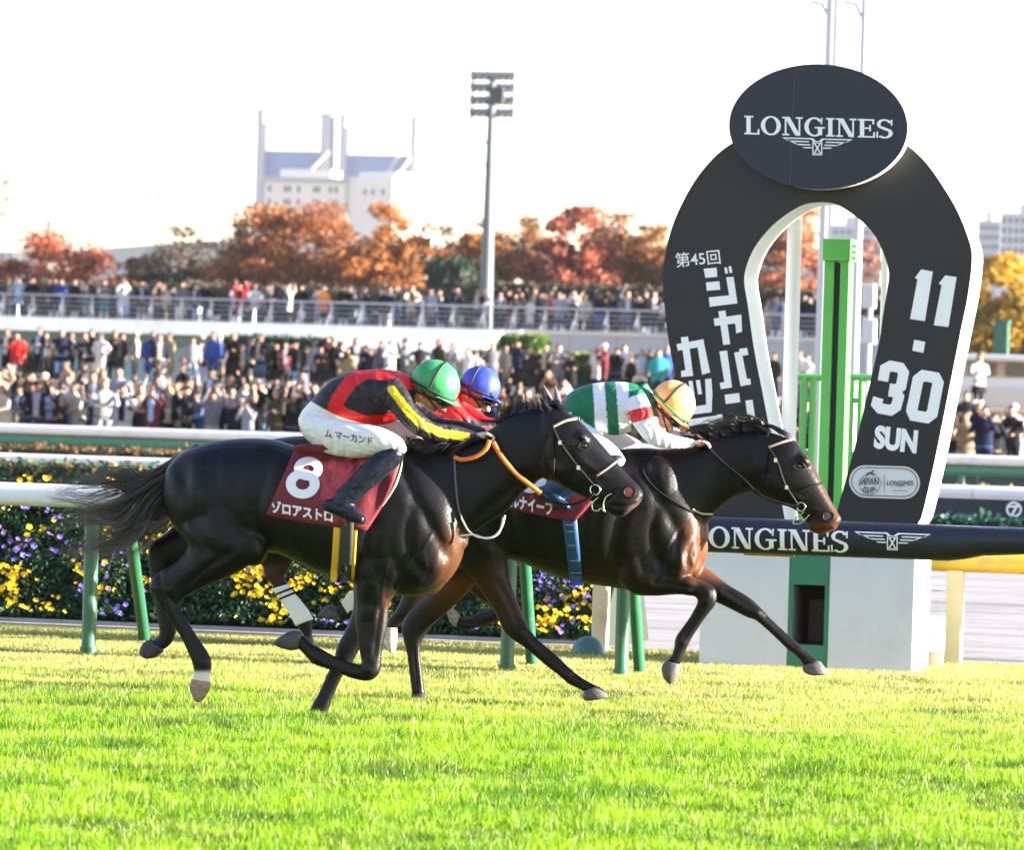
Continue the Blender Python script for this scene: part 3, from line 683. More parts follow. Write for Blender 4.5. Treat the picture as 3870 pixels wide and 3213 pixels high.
# katakana of the race name, bar by bar
kana = Ink()
for q in ([(370, 165), (440, 158), (444, 208), (380, 214)], [(460, 205), (503, 165), (517, 165), (517, 208), (478, 210)][:0] or [(462, 165), (466, 163), (466, 165)],
          [(383, 238), (455, 232), (460, 278), (387, 284)], [(398, 320), (508, 308), (496, 236), (492, 210), (532, 208), (553, 352), (404, 370)], [(482, 158), (496, 157), (502, 190), (487, 191)], [(504, 152), (519, 150), (525, 186), (510, 188)],
          [(424, 434), (574, 412), (578, 505), (546, 514), (541, 460), (430, 474)], [(450, 395), (488, 390), (514, 572), (476, 577)], [(550, 505), (578, 503), (574, 512), (548, 520)][:3],
          [(455, 612), (497, 606), (524, 806), (463, 816), (457, 782), (482, 776)], [(535, 618), (575, 610), (604, 760), (622, 758), (626, 790), (570, 800)],
          [(562, 598), (605, 592), (612, 630), (568, 637)],
          [(483, 846), (562, 836), (568, 886), (490, 896)], [(596, 878), (634, 872), (652, 990), (612, 1000)],
          [(224, 572), (370, 545), (375, 580), (406, 725), (362, 738), (338, 590), (230, 608)], [(247, 536), (286, 530), (314, 744), (250, 750), (248, 718), (272, 712)],
          [(288, 772), (310, 770), (322, 845), (300, 848)], [(328, 768), (350, 765), (362, 842), (340, 845)], [(378, 762), (412, 757), (418, 840), (414, 940), (318, 952), (312, 910), (384, 900)],
          [(284, 980), (440, 958), (446, 1100), (330, 1115), (326, 1075), (400, 1068), (398, 1000), (290, 1016)], [(440, 955), (470, 950), (476, 985), (446, 990)]):
    if len(q) >= 4: kana.poly(c1(q))
for q in ([(578, 608), (592, 606), (595, 618), (581, 620)],):
    pass
ink_plane("race_name_lettering", kana, Yf, M_letter, panel)
V, Fc = text_polys("第45回", 1.0, .006)
V = fit(V, 2552, 948, 2722, 1004); V[:, 1] -= (V[:, 0] - 2640) * .085; V[:, 0] += (V[:, 1] - 976) * .12
ink_plane("edition_lettering", Ink().mesh(V, Fc), Yf, M_letter, panel)
dg = Ink()
for q in ([(1510, 215), (1545, 168), (1608, 180), (1565, 448), (1485, 436), (1525, 222)], [(1640, 245), (1675, 200), (1736, 210), (1692, 480), (1613, 470), (1655, 254)], [(1507, 548), (1567, 560), (1557, 620), (1497, 607)]):
    ink_plane("date_numeral", Ink().poly(c1(q)), Yf, M_letter, panel)
def thick_path(ink, pts, w):
    """a stroke of even width with mitred corners"""
    A = [np.array(p, float) for p in pts]; closed = np.allclose(A[0], A[-1]); L_, R_ = [], []
    if closed: A = A[:-1]
    n = len(A)
    for i in range(n):
        p, q, r_ = (A[i - 1] if (i or closed) else A[0]), A[i], (A[(i + 1) % n] if (i < n - 1 or closed) else A[-1])
        d0 = q - p if np.linalg.norm(q - p) > 0 else r_ - q; d1 = r_ - q if np.linalg.norm(r_ - q) > 0 else d0
        d0, d1 = d0 / np.linalg.norm(d0), d1 / np.linalg.norm(d1); m_ = np.array([-(d0 + d1)[1], (d0 + d1)[0]]); m_ /= np.linalg.norm(m_)
        k_ = w / 2 / max(.35, m_ @ np.array([-d0[1], d0[0]])); L_.append(q + m_ * k_); R_.append(q - m_ * k_)
    for i in range(n if closed else n - 1):
        j = (i + 1) % n; ink.poly([L_[i], L_[j], R_[j], R_[i]])
C = lambda *p: c1([p])[0]
thick_path(dg, [C(1338, 772), C(1350, 706), C(1380, 690), C(1432, 700), C(1450, 728), C(1436, 800), C(1408, 818), C(1372, 812)], 40)
thick_path(dg, [C(1372, 826), C(1408, 834), C(1424, 856), C(1410, 910), C(1380, 930), C(1324, 920), C(1304, 896), C(1314, 862)], 40)
ink_plane("date_numeral", dg, Yf, M_letter, panel); dg = Ink()
thick_path(dg, [C(1506, 958), C(1494, 930), C(1528, 764), C(1556, 742), C(1622, 754), C(1636, 782), C(1604, 948), C(1576, 970), C(1506, 958)], 42)
ink_plane("date_numeral", dg, Yf, M_letter, panel)
V, Fc = text_polys("SUN", 1.0, .055); V = fit(V, 0, 0, 1, 1)
V = np.array([C(1298 + 232 * u - 12 * v, 1008 + 30 * u + 128 * v) for u, v in V])
ink_plane("day_lettering", Ink().mesh(V, Fc), Yf, M_letter, panel)
# oval badge
def stadium(x0, y0, x1, y1, sk=.03, n=14):
    r_ = (y1 - y0) / 2; out = []
    for cx, a0 in ((x1 - r_, -90), (x0 + r_, 90)):
        for i in range(n + 1):
            a = R(a0 + 180 * i / n); x, y = cx + r_ * math.cos(a), (y0 + y1) / 2 + r_ * math.sin(a); out.append((x, y + sk * (x - x0)))
    return out
bd = ink_plane("badge", Ink().poly(stadium(3209, 1757, 3477, 1880)), Yf, mat("badge_white", (.66, .66, .67), .6, var=.04), panel, .003)
bk = Ink(); st_o, st_i = stadium(3217, 1764, 3469, 1873), stadium(3220, 1767, 3466, 1870)
for i in range(len(st_o)):
    j = (i + 1) % len(st_o); bk.poly([st_o[i], st_o[j], st_i[j], st_i[i]])
gc = (3288, 1830)
for rx in (40, 22): bk.arc(gc, (rx, 40), (rx - 1.6, 38.4), 0, 360, 24)
for dy in (-22, 0, 22): bk.rect(gc[0] - 36, gc[1] + dy - .8, gc[0] + 36, gc[1] + dy + .8)
bk.rect(3341, 1795, 3343, 1862)
M_inkb = mat("badge_ink", (.03, .03, .035), .6)
for s_, bx in (("JAPAN", (3245, 1806, 3322, 1832)), ("CUP", (3260, 1838, 3306, 1860)), ("LONGINES", (3352, 1814, 3452, 1832)), ("Official Partner", (3372, 1848, 3430, 1856))):
    V, Fc = text_polys(s_, 1.0, .02 if len(s_) < 9 else 0, shear=.2 if len(s_) < 6 else 0); bk.mesh(fit(V, *bx) + np.array([0, 3.]), Fc)
wm = placed(wing_mark(), 3384, 1834, 3420, 1844, 0); bk.mesh(wm.V, wm.F)
hs = [(3272, 1796), (3278, 1788), (3284, 1785), (3292, 1784), (3296, 1779), (3302, 1777), (3304, 1781), (3298, 1785), (3297, 1789), (3304, 1790), (3306, 1795), (3302, 1793), (3294, 1792), (3284, 1792), (3281, 1796), (3274, 1799)]
bk.poly(hs)
ink_plane("badge_print", bk, Yf - .004, M_inkb, panel)

# ================================================================== finish post, poles
M_lime = mat("post_bright_green", (.085, .40, .075), .45, var=.1, spec=.5)
M_blk = mat("slot_black", (.008, .008, .009), .6)
YP = Y_ARCH + .55
fp = empty("finish_post", (XofPX(3160, YP), YP, 0), "bright green finish post with a black sighting slot and square cap", "post")
xa, xb = XofPX(3117, YP, 3.1), XofPX(3212, YP, 3.1); zc1, zc0 = zat(3160, 902, YP), zat(3160, 986, YP); wds = xb - xa
def lean(x, z): return x
s0, s1 = xa + wds * .40, xa + wds * .64
for a, b in ((xa, s0), (s1, xb)):
    bevel(MB().box((a, YP, 0), (b, YP + .2, zc0)).build("side_board", M_lime, fp), .006)
MB().box((s0 - .002, YP + .03, 0), (s1 + .002, YP + .17, zc0 - .01)).build("sighting_slot", M_blk, fp)
bevel(MB().box((xa - .012, YP - .03, zc0), (xb + .012, YP + .26, zc1)).build("cap", M_lime, fp), .006)
for i in range(3): MB().box((xb + .012, YP + .02, zc0 + .02 + i * .045), (xb + .04, YP + .2, zc0 + .035 + i * .045)).build("bracket", M_lime, fp)
# green ladder frames at both sides of it
YL = YP + 1.3
for pl, pr, top, lab in ((3030, 3066, 1425, "green tubular ladder frame beside the finish post, on the side of the white pole"), (3206, 3247, 1425, "green tubular ladder frame between the finish post and the date leg")):
    la, lb = XofPX(pl, YL, 1.5), XofPX(pr, YL, 1.5); zt_ = zat(pl, top, YL)
    lad = empty("ladder_frame", ((la + lb) / 2, YL, 0), lab, "ladder", "green ladder frames")
    for x in (la, lb): MB().tube([(x, YL, 0), (x, YL, zt_)], .028, 10).build("upright", M_lime, lad, True)
    z = .3
    while z < zt_ + .01:
        MB().tube([(la, YL, z), (lb, YL, z)], .02, 8).build("rung", M_lime, lad, True); z += .42
    MB().tube([(la - .12, YL, zt_), (lb + .12, YL, zt_)], .026, 10).build("top_bar", M_lime, lad, True)
YW = Y_ARCH + .42
for pl, pr, lab in ((2966, 3022, "white steel pole behind the katakana leg of the arch"), (3326, 3372, "white steel pole behind the date leg of the arch")):
    a, b = XofPX(pl, YW, 2.6), XofPX(pr, YW, 2.6); x = (a + b) / 2
    o = MB().tube([(x, YW, 0), (x, YW, zat(3000, 600, YW))], (b - a) / 2, 20).build("support_pole", mat("pole_white", (.76, .75, .74), .4, var=.04), None, True)
    tag(o, lab, "pole", "white poles behind the arch")
    MB().tube([(x, YW, 0), (x, YW, .03)], (b - a) / 2 + .06, 20).build("foot_plate", MATS["pole_white"], o, True)
# two tall masts with a bracket above the oval
YM = 74.0
for pc, wd_, lab, ht in ((3136, 21, "tall white mast rising above the oval plate, the thicker one", -60), (3262, 14, "thin white mast rising above the oval plate", -70)):
    x = XofPX(pc, YM, 6.5); r_ = wd_ * YM / FPX; zt_ = zat(pc, ht, YM)
    o = MB().tube([(x, YM, -.45), (x, YM, zt_)], [r_ * 1.25, r_], 16).build("mast", mat("mast_white", (.48, .49, .52), .45, var=.05), None, True)
    tag(o, lab, "mast", "white masts over the arch")
    zb_ = zat(pc, 20, YM); s = -1
    MB().tube([(x, YM, zb_ - .25), (x - .14, YM, zb_ + .02), (x - .3, YM, zb_ + .05)], .02, 8).build("bracket", MATS["mast_white"], o, True)
# loudspeaker on its post seen through the arch
YS = 120.0
sx0, sx1 = XofPX(3256, YS, 4), XofPX(3303, YS, 4)
sp = empty("loudspeaker_post", ((sx0 + sx1) / 2, YS, -.45), "grey loudspeaker boxes on a post seen through the arch opening", "loudspeaker")
MG_ = mat("speaker_grey", (.55, .56, .60), .6)
bevel(MB().box((sx0, YS, zat(3280, 1165, YS)), (sx1, YS + .3, zat(3280, 1072, YS))).build("speaker", MG_, sp), .02)
bevel(MB().box((sx0 + .03, YS, zat(3280, 1300, YS)), (sx1 + .03, YS + .3, zat(3280, 1205, YS))).build("speaker", MG_, sp), .02)
MB().tube([((sx0 + sx1) / 2, YS + .35, -.45), ((sx0 + sx1) / 2, YS + .35, zat(3280, 1072, YS))], .05, 10).build("post", MG_, sp, True)
# ================================================================== horses
from mathutils.kdtree import KDTree
M_coat = mat_attr("horse_coat", .42, .24, bump=.45, bscale=75, coat=.0, bdist=.006, stretch=(.55, 1, 1.5))
M_hair = mat_attr("horse_hair", .42, .5, transl=.12)
M_hoof = mat_attr("hoof_horn", .55, .4, bump=.3, bscale=120)
M_strap = mat("leather_dark", (.009, .007, .007), .6, var=.3, spec=.12)
M_steel = mat("bit_steel", (.62, .60, .56), .25, metal=1.0, var=.05)
M_orange = mat("rein_orange", (.72, .16, .012), .55, var=.15, scale=60, bump=.3, bscale=400)
M_cloth = mat("cloth_maroon", (.145, .008, .018), .75, var=.18, scale=9, bump=.55, bscale=7)
M_clothw = mat("cloth_print_white", (.76, .76, .78), .7, var=.03)
M_eye = mat("eye_dark", (.006, .004, .004), .06, var=.1, coat=1.0)
M_nostril = mat("nostril_red", (.085, .0025, .0025), .6, var=.4, scale=60)
M_nostril2 = mat("nostril_dark", (.010, .002, .002), .7, var=.3)
M_whitesock = mat("bandage_white", (.74, .72, .70), .7, var=.08, bump=.3, bscale=90)
def nearest_ids(me, parts):
    n = sum(len(p[1][0]) for p in parts); kd = KDTree(n); i = 0; ids = []
    for k_, (nm, (V, Fc)) in enumerate(parts):
        for v in V: kd.insert(Vector(v), i); ids.append(k_); i += 1
    kd.balance(); return np.array([ids[kd.find(Vector(c))[1]] for c in coords(me)])
def vn3(c, s, seed):
    return (vnoise(c[:, 0] + 50, c[:, 2] + 50, s, seed) + vnoise(c[:, 1] + 50, c[:, 2] * .7 + c[:, 0] * .7 + 60, s, seed + 1)) / 2
def strands(name, guides, n, Y, spread, width, parent, c0, c1, seed, seg=12, jit=8.0, wav=6.0, trange=(.75, 1.05), m=None, locks=0):
    """hair: ribbons running between guide lines read off the photograph, gathered into locks"""
    r = np.random.default_rng(seed); G = np.array(guides, float); ng = len(G); np_ = G.shape[1]
    V, loops, cols = [], [], []; LK = []
    for _ in range(locks or n):
        g = r.uniform(0, ng - 1.001); i = int(g); f = g - i; pts = G[i] * (1 - f) + G[i + 1] * f
        pts = pts + np.cumsum(r.normal(0, jit, pts.shape), 0) * np.linspace(.1, 1, len(pts))[:, None]
        LK.append((pts, r.uniform(0, 6.28), r.uniform(.6, 1.6), r.normal(0, spread * .35), r.normal(0, spread), r.uniform(*trange)))
    for k_ in range(n):
        pts, ph, fr, y0, y1, t1 = LK[k_ % len(LK)]
        if locks:
            pts = pts + np.cumsum(r.normal(0, jit * .28, pts.shape), 0) * np.linspace(.3, 1, len(pts))[:, None] + r.normal(0, 3.0, 2); ph = ph + r.normal(0, .25); fr = fr * r.uniform(.93, 1.07); t1 = t1 * r.uniform(.8, 1.0); y0 += r.normal(0, spread * .1); y1 += r.normal(0, spread * .2)
        L_ = catmull(pts, 6); tt = np.linspace(0, min(t1, 1), seg + 1) * (len(L_) - 1)
        xs_ = np.interp(tt, np.arange(len(L_)), L_[:, 0]); ys_ = np.interp(tt, np.arange(len(L_)), L_[:, 1]); s01 = np.linspace(0, 1, seg + 1)
        xs_ = xs_ + wav * s01 * np.sin(ph + s01 * 6.28 * fr); ys_ = ys_ + wav * s01 * np.cos(ph * 1.7 + s01 * 6.28 * fr); w0 = width * r.uniform(.6, 1.3)
        q = [P(a, b, Y + y0 + (y1 - y0) * s) for a, b, s in zip(xs_, ys_, s01)]; ang = r.uniform(0, 3.14); sh_ = r.uniform(.6, 1.4)
        for j, p in enumerate(q):
            d = (q[min(j + 1, seg)] - q[max(j - 1, 0)]).normalized(); e = d.cross(Vector((0, 1, 0))).normalized(); u = e * math.cos(ang) + Vector((0, 1, 0)) * math.sin(ang)
            w = w0 * (1 - .85 * s01[j] ** 1.5); V += [tuple(p - u * w), tuple(p + u * w)]
            cc = (np.array(c0) * (1 - s01[j]) + np.array(c1) * s01[j]) * sh_; cols += [cc, cc]
        b = k_ * 2 * (seg + 1)
        for j in range(seg): loops += [b + 2 * j, b + 2 * j + 1, b + 2 * j + 3, b + 2 * j + 2]
    V = np.array(V) - np.array(origin_of(parent))
    me = fast_mesh(name, V, loops, np.full(len(loops) // 4, 4), m or M_hair, np.array(cols)); o = link(name, me, None, parent, True); return o
def slices(rows): return [((x, t), (x + dx, b), w) for x, t, b, w, dx in [(r if len(r) == 5 else (*r, 0)) for r in rows]]
def strap(name, bvh, pts, Yf, m, parent, wid=.009, lift=.006, sub=4, n=8):
    return MB().tube(path_on(bvh, pts, lift, Yf, sub), wid, n).build(name, m, parent, True)
def tube_px(name, pts, Y, rad, m, parent, dys=None, sub=5):
    A = catmull([(x, y, (dys[i] if dys else 0.0)) for i, (x, y) in enumerate(pts)], sub)
    return MB().tube([P(a, b, Y + c) for a, b, c in A], rad, 8).build(name, m, parent, True)
def seg_dist(p, pts):
    d = np.full(len(p), 1e9)
    for a, b in zip(pts[:-1], pts[1:]):
        a, b = np.array(a, float), np.array(b, float); t = np.clip(((p - a) @ (b - a)) / ((b - a) @ (b - a)), 0, 1)
        d = np.minimum(d, np.linalg.norm(p - (a + t[:, None] * (b - a)), axis=1))
    return d
def carve(me, Y, lines):
    """muscle and tendon lines: hollows (depth > 0) and raised veins (depth < 0) along lines on both flanks"""
    if not lines: return
    c = coords(me); px = PX(c); nb = np.empty(len(c) * 3, np.float32); me.vertices.foreach_get("normal", nb); nb = nb.reshape(-1, 3); off = np.zeros(len(c))
    for pts, dep, w in lines:
        A = catmull([(float(a), float(b)) for a, b in pts], 3); d = np.full(len(px), 1e6); mk = ((px > A.min(0) - 5 * w) & (px < A.max(0) + 5 * w)).all(1); d[mk] = seg_dist(px[mk], A); t = (d / w) ** 2
        tl_ = np.minimum(np.linalg.norm(px - A[0], axis=1), np.linalg.norm(px - A[-1], axis=1)); off -= dep * np.exp(-t) * np.clip(tl_ / (w * 2.2) + .15, 0, 1) * np.clip(np.abs(nb[:, 1]) * 1.6, 0, 1)
        if dep > 0: off += dep * .35 * np.exp(-((d - 2.2 * w) / (1.3 * w)) ** 2) * np.clip(np.abs(nb[:, 1]) * 1.6, 0, 1)
    c = c + nb * off[:, None]; me.vertices.foreach_set("co", c.astype(np.float32).ravel()); me.update()
GROOVES = [([(1010, 1730), (985, 1850), (965, 1950), (1005, 2060)], .016, 24), ([(690, 1770), (715, 1900), (760, 2030), (830, 2120)], .015, 22), ([(800, 1760), (830, 1880), (880, 1990), (930, 2060)], .008, 22),
    ([(1500, 1720), (1555, 1850), (1630, 1990), (1690, 2090)], .014, 22), ([(1440, 1840), (1405, 1990), (1395, 2110), (1440, 2200)], .014, 24), ([(1560, 1900), (1540, 2030), (1560, 2120), (1620, 2180)], .010, 18), ([(1980, 1805), (1900, 1880), (1800, 1960), (1735, 2050)], .012, 20), ([(1850, 1640), (1800, 1760), (1760, 1880), (1720, 1980)], .007, 26), ([(1640, 2010), (1600, 2080), (1610, 2150), (1570, 2230)], -.005, 6), ([(1610, 2080), (1570, 2110), (1540, 2170)], -.004, 5), ([(900, 2090), (850, 2130), (790, 2150), (740, 2200)], -.004, 5), ([(1060, 2010), (1120, 2060), (1210, 2090), (1330, 2130)], -.003, 5), ([(1120, 2060), (1150, 2120), (1210, 2150)], -.003, 4), ([(1470, 2110), (1450, 2200), (1440, 2300)], -.004, 5), ([(760, 1800), (740, 1900), (790, 2000)], .007, 18)] + [([(1150 + 44 * k_, 1900 + 10 * k_), (1135 + 44 * k_, 2000 + 8 * k_), (1140 + 44 * k_, 2100 + 10 * k_)], .0035, 14) for k_ in range(5)]
HEADG = [([(2195, 1735), (2240, 1770), (2290, 1800)], -.007, 10), ([(2150, 1700), (2170, 1770), (2150, 1830)], .007, 14), ([(2075, 1640), (2052, 1720), (2070, 1800)], .008, 12), ([(2330, 1850), (2300, 1890), (2270, 1900)], .008, 8), ([(2395, 1905), (2350, 1915), (2312, 1908)], .012, 6), ([(2240, 1800), (2270, 1850), (2260, 1900)], -.004, 5), ([(2180, 1790), (2230, 1830), (2290, 1850)], -.003, 4)]
def make_horse(cfg):
    Y = cfg["Y"]; root = empty("horse", (P(cfg["cx"], 2000, Y).x, Y, 0), cfg["label"], "horse", "racehorses")
    parts = [("torso", limb(Y, slices(cfg["torso"]), n=32, sub=4, expo=2.15)), ("neck", limb(Y, cfg["neck"], n=26, sub=4)), ("head", limb(Y, cfg["head"], n=24, sub=4, expo=2.2))]
    for nm, rows in cfg["legs"]: parts.append((nm, limb(Y, rows, n=18, sub=4, close=.3)))
    for b in cfg["bulges"]: parts.append(("bulge", blob(b[0], b[1], Y + b[2], b[3], b[4], b[5], 14, b[6] if len(b) > 6 else 0)))
    for e in cfg["ears"]: parts.append(("ear", limb(Y, e, n=12, sub=3)))
    me = union([p[1] for p in parts], .0105, 4); carve(me, Y, cfg.get("grooves", []))
    c = coords(me); px = PX(c); ids = nearest_ids(me, [p for p in parts if p[0] != "bulge"]); names = [p[0] for p in parts if p[0] != "bulge"]
    base, sunlit, dark = (np.array(cfg[k_]) for k_ in ("base", "sunlit", "dark"))
    col = base * (.75 + .5 * vn3(c, .16, 4))[:, None]
    zt = np.clip((c[:, 2] - .35) / .5, 0, 1)
    legmask = np.array([("leg" in nm) for nm in names])[ids]
    low = (np.clip((cfg["black_z"] - c[:, 2]) / .25, 0, 1) * legmask)[:, None]
    wm = cfg["sunlit_fn"](px, c)[:, None]; col = col * (1 - wm) + sunlit * (.7 + .6 * vn3(c, .1, 7))[:, None] * wm  # sun-struck brown on chest, face edge and legs, painted into the coat colour
    col = col * (1 - low) + dark * low
    for fn, cc in cfg.get("patches", []):
        k_ = fn(px, c)[:, None]; col = col * (1 - k_) + np.array(cc) * k_
    paint(me, col); bvh = bvh_of(me); shift_mesh(me, root.location); link("body", me, M_coat, root)
    for rows, cc in cfg["hooves"]:
        V, Fc = limb(Y, rows, n=18, sub=4, close=.12, expo=2.3)
        hm = union([(V, Fc)], .006, 1); hc = coords(hm); nz = vnoise(hc[:, 0] + 9, hc[:, 2] * 3 + 9, .02, 3)[:, None]; paint(hm, np.array(cc) * (.7 + .6 * nz)); shift_mesh(hm, root.location); link("hoof", hm, M_hoof, root)
    for (ex, ey) in (cfg["eye"],):
        p = hit(bvh, ex, ey, -.012, Y)
        o = MB().ball(p, (.026, .018, .022), 14, 10).build("eye", M_eye, root, True)
        lid = [(ex - 22, ey + 3), (ex - 8, ey - 13), (ex + 10, ey - 14), (ex + 24, ey + 2)]
        MB().tube(path_on(bvh, lid, .004, Y), .006, 8).build("eyelid", M_lid, o, True)
        lid = [(ex - 22, ey + 4), (ex - 4, ey + 14), (ex + 12, ey + 13), (ex + 24, ey + 3)]
        MB().tube(path_on(bvh, lid, .002, Y), .005, 8).build("eyelid", M_lid, o, True)
    nx, ny, nrx, nry = cfg["nostril"]
    ring = [(nx + nrx * math.cos(a), ny + nry * math.sin(a)) for a in np.linspace(0, 2 * math.pi, 19)]
    MB().tube([hit(bvh, a, b, .003, Y) for a, b in ring], .0065, 8, False).build("nostril_rim", M_lid, root, True)
    V = [hit(bvh, nx, ny, .003, Y)] + [hit(bvh, nx + nrx * .95 * math.cos(a), ny + nry * .95 * math.sin(a), .004, Y) for a in np.linspace(0, 2 * math.pi, 20)[:-1]]
    put("nostril", [tuple(v) for v in V], [(0, i, i % 19 + 1) for i in range(1, 20)], cfg.get('nm', M_nostril), root, True)
    return root, bvh, me
M_lid = mat("dark_skin", (.013, .009, .008), .5, var=.2, spec=.2)
def sm(a, b, x): t = np.clip((x - a) / (b - a), 0, 1); return t * t * (3 - 2 * t)

